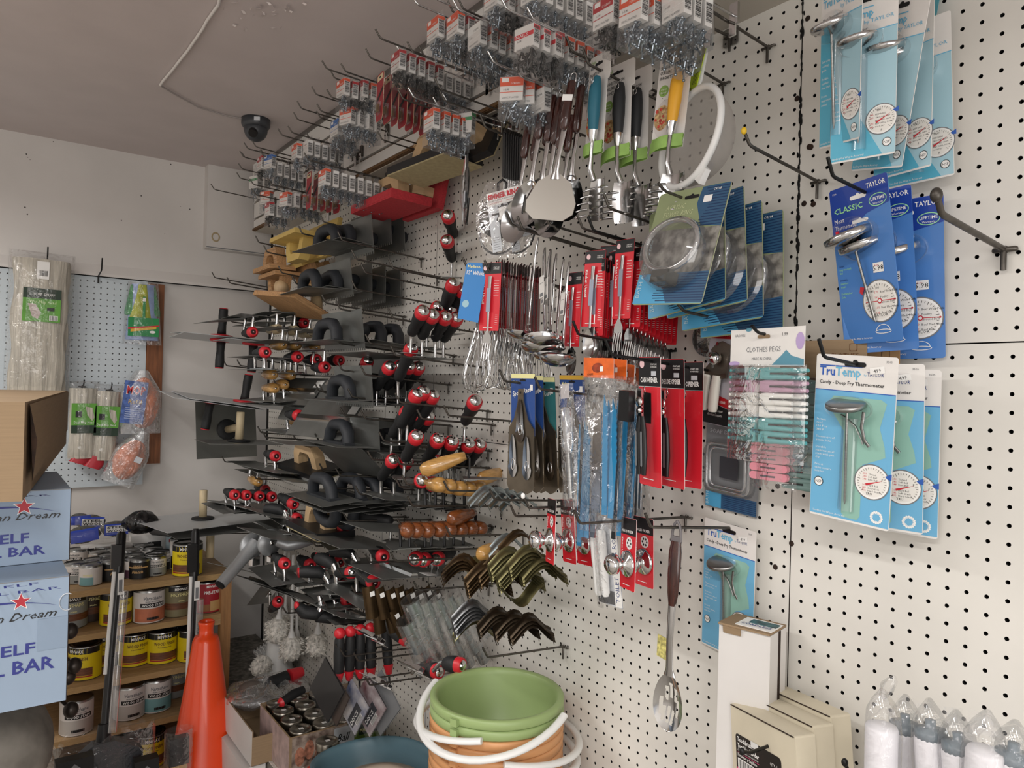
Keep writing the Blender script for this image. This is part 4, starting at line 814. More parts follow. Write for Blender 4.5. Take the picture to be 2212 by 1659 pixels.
# pan lid knobs
def lidk(label, m):
    t = thing('lid_knob_pack', label, 'knob', m, 'red carded pan lid knobs')
    b = MB(); b.prism(rrect(.055, .125, .003, 2, 0, -.0625), 0, .0008, REDC, WHITE); b.rect(-.0272, -.03, .0272, -.0005, -.0003, BLACK); b.text('PAN LID PICKER', -.024, -.026, .005, WHITE, w=.042, bold=.02); b.disc(.004, -.044, .011, -.0004, WHITE, 20); b.text('Kitchen Utensil', -.023, -.036, .0055, WHITE, rot=-90, w=.04, bold=.02)
    for a_ in range(0, 360, 60): b.disc(.004+.006*math.cos(R(a_)), -.044+.006*math.sin(R(a_)), .0022, -.0006, BLACK, 8)
    b.rect(-.015, -.118, .01, -.1168, -.0005, WHITE); b.build('backing_card', t)
    b = MB(); b.lathe([(.0235, 0), (.0245, .003), (.021, .006), (.012, .009), (.0095, .014), (.010, .018), (.017, .024), (.0195, .031), (.0175, .038), (.010, .043), (0, .044)], CHROME, 28, axis='Y')
    o = b.build('steel_knob', t); o.matrix_basis = Matrix.Translation((.002, 0, -.08)) @ Matrix.Rotation(math.pi, 4, 'Z'); return t
lidk('front of three left lid knob packs, steel knob fully shown', pose((-.205, 1.120, 1.401), -22, -2, -4))
lidk('middle one of the three left lid knob packs', pose((-.165, 1.122, 1.396), -12, 2, -5))
lidk('rear one of the three left lid knob packs, white price sticker', pose((-.125, 1.121, 1.387), -8, 2, -5))
lidk('front lid knob pack right of the bagged rollers', pose((-.185, .928, 1.392), -17, -2, -3))
lidk('rear lid knob pack right of the bagged rollers', pose((-.14, .936, 1.388), -6, 1, -1))
hook(1.12, 1.378, .26, 2, label='bright tipped hook carrying the left lid knobs', mat=HOOKM, capmat=WHITE); hook(.95, 1.375, .28, 2.5, label='long dark hook carrying the right lid knobs')
t = thing('toilet_roller_pack', 'bag of two white toilet paper rollers with vertical blue lettering', 'roller', pose((-.15, 1.03, 1.376), -5, 2, -7))
b = MB(); b.prism([(-.036, -.165), (.036, -.17), (.036, .0), (-.036, 0)], 0, .001, M('roller_card', 'b9bcc2', .5, var=.3, scale=40)); b.rect(.016, -.168, .0355, -.002, -.0004, WHITE); b.text('TOILET PAPER ROLLERS', .031, -.160, .0125, TD, rot=90, w=.158, y=-.0007); b.text('REPLACEMENT', -.03, -.012, .005, BLACK, w=.04); b.rect(-.035, -.165, .015, -.14, -.0004, M('dark_print', '3a3b40', .5)); b.build('backing_card', t)
for x in (-.019, .002):
    b = MB(); b.tube([(x, -.011, -.024), (x, -.011, -.03), (x, -.011, -.085), (x, -.011, -.087), (x, -.011, -.142), (x, -.011, -.149)], [.006, .0092, .0092, .0084, .0084, .0055], WPL, 14); b.build('roller', t)
b = MB(); b.grid(lambda u, v: (-.037+.076*u, -.022*math.sin(math.pi*u)-.002, .012-.18*v), 10, 14, BAG); b.build('plastic_bag', t)
# clothes pegs
def peg(b, x, z, s, mat, y=-.012):
    """one spring peg lying level, jaws to the inside"""
    for q in (-1, 1):
        b.tube([(x, y, z+q*.0045), (x+s*.012, y, z+q*.0052), (x+s*.03, y-.001, z+q*.0048), (x+s*.044, y, z+q*.0052), (x+s*.056, y, z+q*.0056)], [.0052, .0062, .0048, .0044, .0032], mat, 8, flat=.9)
    b.box((x+s*.009, y, z), (.018, .010, .0155), mat); b.box((x+s*.030, y-.0048, z), (.024, .0006, .002), BLACK)
def pegpack(label, m, header, cols, txt, n=7):
    t = thing('clothes_peg_pack', label, 'clothes pegs', m, 'bagged clothes pegs')
    b = MB(); w = .14
    b.prism([(-w/2, -.058), (w/2, -.06), (w/2, 0), (-w/2, 0)], -.002, -.001, header, None)
    if header is CARDW:
        b.text('CLOTHES PEGS', -.038, -.037, .0085, GREYP, y=-.0026, w=.066); b.text('MADE IN CHINA', -.026, -.05, .0048, GREYP, y=-.0026, w=.038); b.text('HAOPAN', -.061, -.012, .0048, GREYP, y=-.0026, w=.02); b.text('1.99', .03, -.013, .005, BLACK, y=-.0026)
        b.face([(.012, -.058), (.03, -.043), (.038, -.035), (.048, -.044), (.0695, -.05), (.0695, -.0595)], -.0024, M('blue_blob_print', '5a93a8', .5)); lil = M('lilac_blob_print', 'b9a2cf', .5); b.disc(.062, -.022, .0075, -.0024, lil, 16, rz=.013); b.disc(-.061, -.055, .011, -.0024, lil, 16, rz=.004); b.disc(-.034, -.001, .006, -.0024, M('blue_blob_print'), 12, rz=.003)
        b.face(rrect(.024, .006, .003, 3, -.004, -.013), -.0028, KRAFT)
    else: b.text(txt[0], .014, -.028, .008, M('brown_print', '6b4526', .6), y=-.0026, w=.044); b.text(txt[1], .014, -.038, .008, M('brown_print'), y=-.0026); b.face(rrect(.012, .012, .002, 2, .05, -.012), -.0026, M('brown_print')); b.face(rrect(.010, .010, .002, 2, .05, -.012), -.0028, header)
    b.build('header_card', t)
    for i in range(n):
        for s in (-1, 1):
            b = MB(); peg(b, s*.003, -.072-.0195*i, s, cols[i % len(cols)]); b.build('clothes_peg', t)
            if header is CARDW: b = MB(); peg(b, s*.006+.01, -.072-.0195*i, s, cols[i % len(cols)], y=.006); b.build('clothes_peg', t)
    b = MB(); b.grid(lambda u, v: (-.072+.146*u, -.024*math.sin(math.pi*u)**.5-.001, -.058-.15*v), 14, 14, clear('bag_front', gloss=.55, haze=.03, bump=.5, scale=25, rough=.1)); b.build('plastic_bag', t)
    return t
PT, PM, PW = M('teal_peg', '57a0a2', .45), M('mauve_peg', 'b78fa6', .45), M('white_peg', 'e6e5e0', .45)
pegpack('bag of teal, mauve and white clothes pegs with a white printed header', pose((-.13, .692, 1.722), -4, -1, 0), CARDW, [PT, PM, PW, PW, PT, PT, PT], None, 6)
sticker_ = None
PG, PP = M('grey_green_peg', '6f8a86', .5), M('pink_peg', 'dd8f9c', .5)
pegpack('middle peg bag with brown header, grey green pegs, behind the white one', pose((-.062, .640, 1.705), 4, 2, 0), KRAFT, [PG], ('CLOTHES', 'PEG'), 9)
pegpack('rear peg bag with a small brown header corner showing', pose((-.03, .607, 1.695), 4, 1, 0), M('kraft_light', 'b48d5f', .7), [PG], ('CLOTHES', 'PEG'), 8)
t = thing('pink_peg_strip', 'bagged strip of pink clothes pegs poking out under the teal ones', 'clothes pegs', pose((-.075, .715, 1.575), 0, 0, 0), 'bagged clothes pegs')
for i in range(6):
    b = MB(); b.prism(rrect(.07, .0125, .006, 4, 0, -.014*i-.02), -.012, -.004, PP); b.rect(-.014, -.014*i-.0215, .014, -.014*i-.0185, -.0124, M('steel_spring', '7b7478', .4, .8)); b.disc(-.0, -.014*i-.0145, .0014, -.0125, BLACK, 8); b.build('clothes_peg', t)
b = MB(); b.grid(lambda u, v: (-.04+.085*u, -.018*math.sin(math.pi*u)-.001, .0-.11*v), 8, 8, BAG); b.build('plastic_bag', t)
# hand can opener, soap dish, plastic disc
t = thing('hand_can_opener_pack', 'red and grey carded hand can opener with two white handles', 'can opener', pose((-.05, .828, 1.756), -14, -4, 5))
b = MB(); b.prism(rrect(.085, .195, .005, 3, 0, -.0975), 0, .0008, M('lilac_grey_card', 'b9b6bf', .4)); b.prism(rrect(.086, .042, .006, 3, 0, -.02), -.0006, -.0001, REDD); b.text('SWING-A-WAY', -.038, -.036, .010, WHITE, w=.074, bold=.03); b.rect(-.038, -.016, -.016, -.008, -.0009, WHITE); b.text('299', -.034, -.0145, .005, BLACK, y=-.0012); slot(b, .03, .006, -.01)
b.face([(-.045, -.15), (0, -.142), (.045, -.15), (.045, -.165), (0, -.158), (-.045, -.165)], -.0008, REDD); b.face([(-.045, -.166), (0, -.159), (.045, -.166), (.043, -.194), (-.043, -.194)], -.0008, BLACK)
b.text('COMPACT CAN OPENER', -.026, -.156, .005, WHITE, y=-.001, w=.052); b.text('Ouvre-boîte Compact', -.02, -.172, .005, WHITE, y=-.001, w=.042); b.text('Abrelatas Compacto', -.02, -.180, .005, WHITE, y=-.001, w=.042); b.build('backing_card', t)
b = MB(); b.prism([(-.012, -.08), (-.02, -.062), (-.006, -.05), (.008, -.046), (.03, -.052), (.032, -.11), (.02, -.112), (-.002, -.11), (-.03, -.108), (-.028, -.095)], -.012, -.009, M('bronze_steel', '6f665c', .35, .8)); b.lathe([(.009, -.004), (.009, .004), (0, .004)], CHROME, 16, axis='Y', c=(-.012, -.017, -.076)); b.ell((.008, -.022, -.078), (.012, .012, .012), CHROME); b.disc(-.004, -.052, .004, -.0125, CHROME, 12); b.disc(-.008, -.092, .004, -.0125, CHROME, 12); b.build('cutting_head', t)
for x in (-.022, .007): b = MB(); b.tube([(x, -.012, -.108), (x, -.013, -.13), (x+.001, -.013, -.165), (x+.001, -.012, -.172)], [.0095, .011, .0115, .009], M('ivory_plastic', 'e3e2d8', .3), 12, flat=.7); b.build('handle', t)
t = thing('soap_dish_pack', 'carded clear acrylic soap dish low behind the clothes pegs', 'soap dish', pose((-.02, .836, 1.560), 1, 5, 4))
b = MB(); b.prism(rrect(.115, .16, .004, 3, 0, -.08), 0, .0008, M('dim_grey_card', '7e8082', .4)); b.rect(-.055, -.158, .055, -.13, -.0004, NAVYS); b.rect(-.055, -.158, -.02, -.13, -.0006, CYANS)
for i in range(7): b.rect(-.015, -.155+i*.0035, .055, -.154+i*.0035, -.0007, STRP)
b.text('SOAP DISH', -.048, -.018, .008, M('pale_grey_print'), w=.055); b.text('BATH', -.048, -.154, .007, M('print_pale_cyan'), rot=90, y=-.001); b.build('backing_card', t)
b = MB(); b.T = Matrix.Translation((0, -.012, -.078))
for s_ in (1, .84): b.tube([(x, -.0, z) for x, z in rrect(.09*s_, .085*s_, .012, 4)], .003, clear('clear_acrylic'), 8, closed=True)
b.rect(-.02, -.02, .02, .02, .004, M('dark_print')); b.build('acrylic_dish', t)
b = MB(); b.grid(lambda u, v: (lambda a_: (.052*(abs(math.cos(a_))**.4)*(1 if math.cos(a_) > 0 else -1)*(1-.15*v), -.026*v**.6-.0008, -.078+.052*(abs(math.sin(a_))**.4)*(1 if math.sin(a_) > 0 else -1)*(1-.15*v)))(2*math.pi*u), 40, 5, CLEAR, closed=True); b.build('blister', t)
b = MB(); b.lathe([(.034, -.002), (.036, 0), (.034, .002), (.022, .001), (.022, -.001), (.034, -.002)], clear('clear_acrylic'), 30, axis='Y')
for a_ in range(0, 360, 8): b.box((.033*math.cos(R(a_)), -.003, .033*math.sin(R(a_))), (.001, .001, .003), GREYP)
tag(b.build('clear_plastic_disc', None, pose(WX(1528, 730, -.02))), 'clear ribbed plastic disc peeping out left of the red topped can opener card', 'disc')
# ================================================================ fastener packs on the slat wall
ORP = M('orange_print', 'e2562a', .45); SCR = M('zinc_screws', '9aa3ab', .28, 1.); NAILM = M('dark_nails', '4b4a48', .35, .9); PCL = clear('pack_plastic', gloss=.32, haze=.03, rough=.05, bump=.2, scale=60)
def fpack(kind):
    t = cardroot('fastener_pack', '', 'fastener pack', (0, 0, 0), 0, 0, 0); W_, D, H = .05, .02, .096
    hc = {'orange': ORP, 'red': REDD, 'green': M('green_print_strip', '2e8f50', .5), 'blue': M('blue_print', '2f6db8', .5), 'white': WHITE, 'grey': REDC}[kind]
    cont = NAILM if kind in ('grey', 'red') else SCR; zc = -.062 if kind != 'grey' else -.056
    b = MB(); b.box((0, 0, (zc-.016)/2-.0), (W_-.003, D-.003, -.016-zc+.0), CARDW)
    x0, x1 = -W_/2+.001, W_/2-.001; y = -D/2+.0012
    if kind == 'grey': b.rect(x0, -.036, x1, -.028, y, REDC); b.text('NAILS', x0+.004, -.0348, .006, WHITE, y=y-.0003, w=.03)
    elif kind == 'green': b.rect(x0, -.034, x1, -.026, y, hc); b.text('FASTENERS', x0+.006, -.0322, .004, WHITE, y=y-.0003)
    else:
        b.rect(x0, -.034, x1, -.0165, y, hc); b.rect(x0+.004, -.026, x0+.018, -.018, y-.0003, WHITE); b.rect(x0, -.0465, x1, -.0452, y, hc)
        b.text('SCREWS', x0+.022, -.031, .004, WHITE if kind != 'white' else BLACK, y=y-.0003, w=.02)
    b.text('ZINC PLATED', x0+.006, -.058, .0035, GREYP, y=y-.0003, w=.034); b.text('1-1/4', x0+.008, -.0425, .004, BLACK, y=y-.0003)
    T0 = b.T; b.T = Matrix.Translation((W_/2-.0012, 0, 0)) @ Matrix.Rotation(R(90), 4, 'Z')
    barcode(b, -.0065, zc+.007, .013, .030, -.0004, horiz=True, bg=None); b.rect(-.0085, -.024, .0085, -.0168, -.0003, hc); b.T = T0
    b.build('printed_card', t)
    rr = random.Random(len(kind)); b = MB(); n = 26
    for i in range(n):
        c = Vector((rr.uniform(-.017, .017), rr.uniform(-.006, .006), rr.uniform(-H+.006, zc-.002))); d = Vector((rr.uniform(-1, 1), rr.uniform(-.4, .4), rr.uniform(-1.6, 1.6))).normalized()*rr.uniform(.006, .012)
        b.tube([c-d, c+d], .0015, cont, 5); b.ell(c+d, (.003, .003, .003), cont, 6, 4)
    o = b.build('screws' if cont is SCR else 'nails', t); o['kind'] = 'stuff'
    b = MB(); b.box((0, 0, -H/2-.008), (W_, D, H-.016), PCL, taper=1.0); b.prism([(-.02, -.017), (.02, -.017), (.017, .004), (-.017, .004)], D/2-.002, D/2-.001, PCL); b.build('clear_box', t)
    return t
FP = {k: fpack(k) for k in ('orange', 'red', 'green', 'blue', 'white', 'grey')}; fused = set()
def rcard():
    t = cardroot('red_hardware_card', '', 'hardware pack', (0, 0, 0), 0, 0, 0)
    b = MB(); b.prism([(-.026, -.11), (-.018, -.118), (.02, -.118), (.028, -.108), (.028, -.006), (.02, 0), (-.02, 0), (-.026, -.008)], 0, .0008, M('dark_red_pack', '9e2430', .4), M('cream_edge', 'd9c7a2', .6)); b.face([(-.026, -.075), (.028, -.045), (.028, -.035), (-.026, -.062)], -.0004, BLACK); b.rect(-.02, -.018, .02, -.004, -.0004, M('cream_edge')); slot(b, .014, .004, -.01); b.build('backing_card', t)
    b = MB(); b.box((0, -.007, -.088), (.026, .012, .03), PCL); b.box((0, -.005, -.088), (.016, .004, .018), M('brass_part', 'a08a5a', .3, 1.)); b.build('blister', t); return t
RC = rcard()
def putf(kind, m_, lab, grp):
    if kind == 'rcard':
        if 'rcard' in fused: return dup(RC, m_, lab, grp)
        fused.add('rcard'); RC.matrix_basis = m_; RC['label'] = lab; RC['group'] = grp; return RC
    if kind in fused: return dup(FP[kind], m_, lab, grp)
    fused.add(kind); o = FP[kind]; o.matrix_basis = m_; o['label'] = lab; o['group'] = grp; return o
# (pixel of the front pack's top, distance from the wall, how many, kinds, words that single the row out)
ROWS = [
 (1312, -20, -.30, 2, ['red'], 'row left of the topmost right hook', 0), (1372, -32, -.30, 6, ['orange'], 'thick row above the spaghetti spoons', 0),
 (1462, -42, -.26, 3, ['white'], 'row at the top edge beside the pegboard', 0), (1070, -48, -.31, 4, ['orange', 'red'], 'row at the top edge, mid picture', 0),
 (1150, -62, -.29, 6, ['white'], 'clear row at the top edge right of centre', 0), (1140, 42, -.33, 3, ['grey'], 'grey nail row above the brown spoon handles', 6),
 (1195, 60, -.26, 5, ['red', 'orange'], 'row behind the grey nail packs', 0), (942, 28, -.33, 6, ['orange', 'orange'], 'row hanging left of the big cluster', 2),
 (985, 18, -.32, 5, ['orange', 'red'], 'middle row of the big cluster', 0), (1032, 40, -.30, 5, ['white', 'orange'], 'right row of the big cluster', 0),
 (1048, 85, -.22, 3, ['white'], 'small row under the big cluster', 0), (862, 100, -.33, 5, ['red'], 'barcoded row with red tops left of the cluster', 0),
 (905, 130, -.26, 6, ['white'], 'row behind the red topped packs', 0), (1110, 152, -.29, 3, ['orange'], 'three fronts facing the room by the spoons', 34),
 (1168, 180, -.24, 2, ['white'], 'pair hanging under the grey nail row', 0), (742, 162, -.33, 3, ['orange', 'red'], 'row left of the big red cards', 0),
 (782, 166, -.28, 2, ['red', 'orange'], 'pair touching the big red cards', 0), (752, 222, -.31, 4, ['orange', 'white'], 'row under the left orange packs', 20),
 (728, 250, -.28, 3, ['blue', 'white'], 'narrow row at the slat joint', 0), (934, 224, -.30, 4, ['orange'], 'row over the wooden float handles', 0),
 (985, 240, -.23, 1, ['red'], 'single orange pack beside the green one', 0), (1006, 232, -.22, 1, ['green'], 'single pack with a green strip', 25),
 (642, 302, -.32, 1, ['orange'], 'single orange pack near the ceiling camera', 0), (664, 296, -.30, 4, ['white'], 'beige barcoded row right of the ceiling camera', 0),
 (700, 305, -.22, 3, ['white'], 'row hidden behind the beige packs', 0), (584, 326, -.32, 1, ['blue'], 'single pack with a blue corner', 15),
 (566, 330, -.33, 1, ['red'], 'leftmost red pack near the ceiling', 0), (600, 345, -.29, 4, ['white', 'white'], 'row below the blue corner pack', 0),
 (702, 356, -.33, 8, ['orange', 'white'], 'long tidy row above the red rubber float', 0), (552, 372, -.30, 2, ['green', 'white'], 'pair with a bright green top at far left', 20),
 (577, 405, -.29, 1, ['orange'], 'single orange pack low at far left', 25), (583, 428, -.33, 3, ['red', 'white'], 'lowest row at far left', 0),
 (618, 406, -.31, 2, ['orange', 'white'], 'pair in front of the lowest left row', 12), (640, 410, -.24, 4, ['white', 'orange'], 'lowest row right of the orange pair', 0),
 (725, 262, -.24, 3, ['white', 'white'], 'row with black barcodes above the tidy row', 0), (556, 345, -.24, 3, ['white'], 'dim row tucked in the far corner', 0)]
for px, py, X, n, kinds, words, yaw in ROWS:
    P0 = WX(px, py, X)
    for i in range(n):
        k = kinds[0] if i == 0 else kinds[-1]
        p_ = Vector((P0.x+.0255*i, P0.y, P0.z-.002*i)); m_ = pose(p_, yaw+rnd.uniform(-4, 4), 0, rnd.uniform(-2, 2))
        lab = ('front pack of the ' if i == 0 else ORD[i]+' pack of the ')+words if n > 1 else words
        putf(k, m_, lab[:120], 'fastener packs, '+words)
    zb = P0.z+.002; L = min(.27, -.11-X+.045)
    hook(P0.y, zb-.012, L, 3, label='slat wall hook carrying the '+words, mat=STEEL if px > 900 else HOOKM, r=.0022, up=.018, slat=True, X0=-.112, nm='slat_hook')
P0 = WX(822, 158, -.33)
for i in range(9): putf('rcard', pose((P0.x+.021*i, P0.y, P0.z-.001*i), rnd.uniform(-5, 3)-4, 0, rnd.uniform(0, 4)), 'big dark red hardware card, %s from the left of nine' % ORD[i], 'big dark red hardware cards')
P0 = WX(668, 372, -.27)
for i in range(5): putf('rcard', pose((P0.x+.024*i, P0.y, P0.z), rnd.uniform(-5, 3), 0, rnd.uniform(0, 4)), 'small red card behind the far fastener rows, %s from the left' % ORD[i], 'dark red cards in the far corner')
# bare slat hooks
for i, (px, py, X, w_) in enumerate(((860, 200, -.33, 'thick dark'), (880, 98, -.33, 'dark upper'), (790, 112, -.34, 'long black'), (712, 155, -.34, 'black'), (672, 190, -.33, 'grey'), (640, 220, -.32, 'thin grey'), (632, 243, -.3, 'short grey'),
        (515, 325, -.33, 'black far'), (452, 396, -.36, 'longest far left'), (508, 370, -.30, 'far grey'), (940, 178, -.33, 'bright'), (950, 202, -.30, 'second bright'), (1070, 132, -.27, 'chrome'), (905, 105, -.30, 'plain'),
        (990, 5, -.32, 'upper bright'), (968, 12, -.32, 'lower bright'), (722, 345, -.27, 'lower grey'), (830, 275, -.26, 'double grey'), (815, 285, -.26, 'double dark'), (560, 320, -.28, 'small far'))):
    P0 = WX(px+12, py+14, X); hook(P0.y, min(2.56, P0.z-.012), min(.27, -.112-X), 3, label='%s empty slat wall hook, %s counted from the start of the bare ones' % (w_, ORD[i % 18]), mat=HOOKM, r=.0021, up=.02, slat=True, X0=-.112, nm='slat_hook')
# ---------------------------------------------------------------- ceiling: dome camera and cable
t = thing('security_camera', 'dark grey dome security camera fixed under the ceiling', 'camera', Matrix.Translation(WZ(553, 258, 2.6)))
CAMG = M('camera_grey', '3a3d41', .4)
b = MB(); b.lathe([(.052, 0), (.052, -.022), (.048, -.03), (.044, -.034)], CAMG, 28); b.build('base_ring', t)
b = MB(); b.ell((0, 0, -.038), (.043, .043, .046), CAMG, 24, 12); b.tube([(-.012, -.02, -.05), (-.02, -.032, -.066)], [.019, .016], BLACK, 14); b.build('camera_ball', t)
b = MB(); b.T = Matrix.Rotation(R(-35), 4, 'Z') @ Matrix.Translation((.02, -.048, -.014)); b.box((0, -.002, 0), (.022, .002, .014), M('pale_grey_print')); b.build('label_plate', t)
b = MB(); pts = [WZ(x, y, 2.592) for x, y in ((478, -20), (472, 10), (447, 45), (438, 62), (405, 110), (385, 135), (372, 152), (352, 175), (346, 184))]; b.tube(pts, .0042, M('white_cable', 'e6e2de', .5), 8)
b.tube([WZ(x, y, 2.594) for x, y in ((346, 184), (352, 188), (380, 205), (430, 232), (490, 250), (530, 258))], .0028, M('painted_cable', 'a39b98', .7), 6)
tag(b.build('ceiling_cable'), 'white cable looping along the ceiling towards the dome camera', 'cable')
b = MB(); rr = random.Random(5)
for i in range(26):
    c = WZ(rr.gauss(560, 45), rr.gauss(22, 16), 2.598); s_ = rr.uniform(.004, .014); a_ = rr.uniform(0, 6)
    b.add([c+Vector((s_*math.cos(a_), s_*math.sin(a_), 0)), c+Vector((s_*.3*math.cos(a_+2), s_*.3*math.sin(a_+2), 0)), c+Vector((s_*math.cos(a_+3.4), s_*math.sin(a_+3.4), -.004)), c+Vector((s_*.4*math.cos(a_+4.5), s_*.4*math.sin(a_+4.5), -.006))], [(0, 1, 2, 3)], M('peeling_paint', 'cfc6c2', .7))
o = b.build('peeling_paint'); tag(o, 'flakes of peeling paint on the ceiling near the cable', 'paint flakes', kind='stuff')
# ---------------------------------------------------------------- back wall goods
def BW(px, py, d=.06): return WY(px, py, 3.58-d)
def bpose(p, yaw=0, roll=0, pitch=0): return pose(p, 90+yaw, pitch, roll)
MOPM = M('mop_yarn', 'b9b3a6', .8, var=.22, scale=130, stretch=(1, 1, .06), bump=.8)
def mopbag(name, label, p, w, h, d, labels, twist=0, cat='mop head'):
    t = thing(name, label, cat, p, 'bagged mop heads')
    b = MB(); b.grid(lambda u, v: (w/2*math.cos(2*math.pi*u)*(.94+.05*math.sin(14*v+3*u)+.03*math.sin(30*u)), -d/2+d/2*math.sin(2*math.pi*u)*(1+.08*math.sin(24*u*math.pi)), -.02-(h-.04)*v), 48, 30, MOPM, closed=True)
    b.face([(w/2*math.cos(2*math.pi*k/20)*.94, -.025) for k in range(20)], -d/2, MOPM); b.build('yarn', t)
    b = MB(); labels(b, -d-.003); b.build('printed_label', t)
    b = MB(); b.grid(lambda u, v: (w*.56*math.cos(2*math.pi*u), -d/2+d*.62*math.sin(2*math.pi*u)*(1 if .06 < v < .95 else .15), .01-(h+.0)*v), 24, 14, BAG, closed=True); b.build('plastic_bag', t); return t
GRL = M('green_label', '5a9a33', .5, var=.1, scale=20); DGL = M('dark_green_label', '17301f', .5)
def lab1(b, y):
    b.rect(-.062, -.27, .066, -.138, y, GRL); b.rect(-.062, -.178, .066, -.138, y-.0003, DGL); b.text('TUFF STUFF', -.03, -.168, .012, WHITE, y=y-.0008, w=.075); b.text('Wet Mop Head', -.04, -.197, .012, M('pale_green', 'cfe2a8', .5), y=y-.0006, w=.09); b.face([(-.045, -.2), (-.02, -.2), (.0, -.235), (-.01, -.26), (-.03, -.25)], y-.0006, M('mop_print', 'b8a8a2', .5)); b.rect(.02, -.225, .045, -.212, y-.0006, BLACK); barcode(b, .03, -.262, .026, .018, y-.0008, bg=WHITE)
    b.rect(-.02, -.1, .022, -.03, y, WHITE); barcode(b, -.012, -.088, .028, .022, y-.0005)
mopbag('wet_mop_head', 'large bagged cotton wet mop head with green and black label', bpose(BW(92, 553), 0, 1), .20, .57, .06, lab1)
def lab2(b, y):
    b.rect(-.045, -.205, .045, -.082, y, GRL); b.rect(-.045, -.205, .045, -.172, y-.0003, DGL); b.text('Deck Mop Head', -.035, -.165, .01, WHITE, y=y-.0008, w=.07); b.rect(-.03, -.14, -.008, -.115, y-.0006, BLACK); b.face([(.005, -.095), (.03, -.1), (.038, -.14), (.03, -.155), (.012, -.13)], y-.0006, MOPM)
mopbag('deck_mop_head', 'left small bagged deck mop head with green label and red end', bpose(BW(180, 828, .05), 0, 0), .105, .33, .05, lab2)
mopbag('deck_mop_head', 'right small bagged deck mop head beside the orange mop refill', bpose(BW(233, 835, .05), 0, 3), .095, .33, .05, lab2)
for px, py, lab in ((176, 975, 'crumpled red plastic end sticking out under the left small mop'), (207, 985, 'crumpled red plastic end under the right small mop')):
    b = MB(); b.grid(lambda u, v: (.03*math.cos(2*math.pi*u)*(1+.3*math.sin(7*u+3*v)), -.015+.012*math.sin(2*math.pi*u), -.05*v), 12, 5, M('red_mop_plastic', 'b8303c', .4, bump=.5), closed=True); tag(b.build('red_mop_clamp', None, bpose(BW(px, py, .07), 0, 20)), lab, 'mop clamp')
t = thing('bagged_wipes', 'bag of small wipes low behind the brown carton corner', 'bag', bpose(BW(90, 822, .05)))
b = MB(); b.grid(lambda u, v: (.085*math.cos(2*math.pi*u), -.02+.025*math.sin(2*math.pi*u)*(1+.2*math.sin(20*u)), -.09*v), 20, 6, BAGH, closed=True); b.build('plastic_bag', t)
t = thing('cleaning_cloths_pack', 'bag of yellow, green and blue cleaning cloths with a green label', 'cleaning cloths', bpose(BW(308, 616, .05), 0, 0))
YG = M('yellow_green_cloth', 'a9b030', .8, var=.15, scale=40, bump=.4); GC = M('green_check_cloth', '3f8f57', .8, var=.25, scale=90, bump=.3); BC = M('blue_cloth', '8fa3cc', .8, var=.15, scale=30, bump=.4)
b = MB(); b.grid(lambda u, v: (.06*math.cos(2*math.pi*u)*(.75+.35*v), -.02+.022*math.sin(2*math.pi*u), -.24*v), 20, 10, BC, closed=True); b.build('blue_cloth', t)
b = MB(); b.grid(lambda u, v: (.07*math.cos(2*math.pi*u)*(.7+.35*v)*(1 if v < .9 else .95), -.018+.02*math.sin(2*math.pi*u), -.004-.13*v), 20, 8, GC, closed=True); b.build('green_cloth', t)
b = MB(); b.grid(lambda u, v: (-.005+.045*math.cos(2*math.pi*u)*(.5+.6*v), -.026+.02*math.sin(2*math.pi*u)*(1+.15*math.sin(40*u)), -.002-.15*v), 24, 8, YG, closed=True); b.build('yellow_cloth', t)
b = MB(); b.rect(-.06, -.225, .06, -.145, -.05, M('green_label_bright', '1f8a4a', .5)); b.face([(-.06, -.197), (.06, -.18), (.06, -.174), (-.06, -.19)], -.0505, RED); b.face([(-.05, -.208), (.05, -.19), (.05, -.18), (-.05, -.196)], -.0508, M('yellow_print')); b.disc(.035, -.205, .012, -.051, WHITE, 14, rz=.006); b.box((0, -.05, -.1), (.01, .002, .09), M('green_label_bright')); b.rect(-.006, -.075, .006, -.06, -.0515, WHITE); b.build('printed_label', t)
b = MB(); b.grid(lambda u, v: (.074*math.cos(2*math.pi*u)*(.8+.25*v), -.02+.036*math.sin(2*math.pi*u), .01-.27*v), 20, 10, BAG, closed=True); b.build('plastic_bag', t)
ORC = M('orange_cloth', 'cc6a2c', .8, var=.3, scale=16, bump=1.)
def cloth_blob(b, c, rx, ry, rz, mat, seed, n=24, m=12):
    rr = random.Random(seed); a0 = [rr.uniform(0, 6) for _ in range(4)]
    b.grid(lambda u, v: (lambda th, ph: (c[0]+rx*math.sin(th)*math.cos(ph)*(1+.12*math.sin(5*ph+a0[0]+4*v)+.08*math.sin(11*ph+9*v)), c[1]+ry*math.sin(th)*math.sin(ph)*(1+.2*math.sin(7*ph+a0[1]+6*v)), c[2]+rz*math.cos(th)+.05*rz*math.sin(6*ph+a0[2])))(.02+3.1*v, 2*math.pi*u), n, m, mat, closed=True)
t = thing('mop_refill_pack', 'bagged orange mop refill with blue MOP Refill label, bag knotted on top', 'mop refill', bpose(BW(303, 815, .07), 0, 0))
b = MB(); cloth_blob(b, (.01, -.03, -.11), .06, .03, .105, ORC, 1); b.build('orange_cloth', t)
b = MB(); b.T = Matrix.Rotation(R(6), 4, 'Y'); bl = M('blue_speckled_label', '4a66a8', .5, var=.35, scale=60); b.rect(-.065, -.2, .025, -.02, -.064, bl); b.text('MOP', -.055, -.075, .036, WHITE, y=-.0648, w=.074, bold=.06); b.text('MOP', -.0535, -.074, .033, PRED, y=-.0652, w=.071, bold=.03); b.text('Refill', -.042, -.115, .018, M('yellow_print'), y=-.065, w=.05)
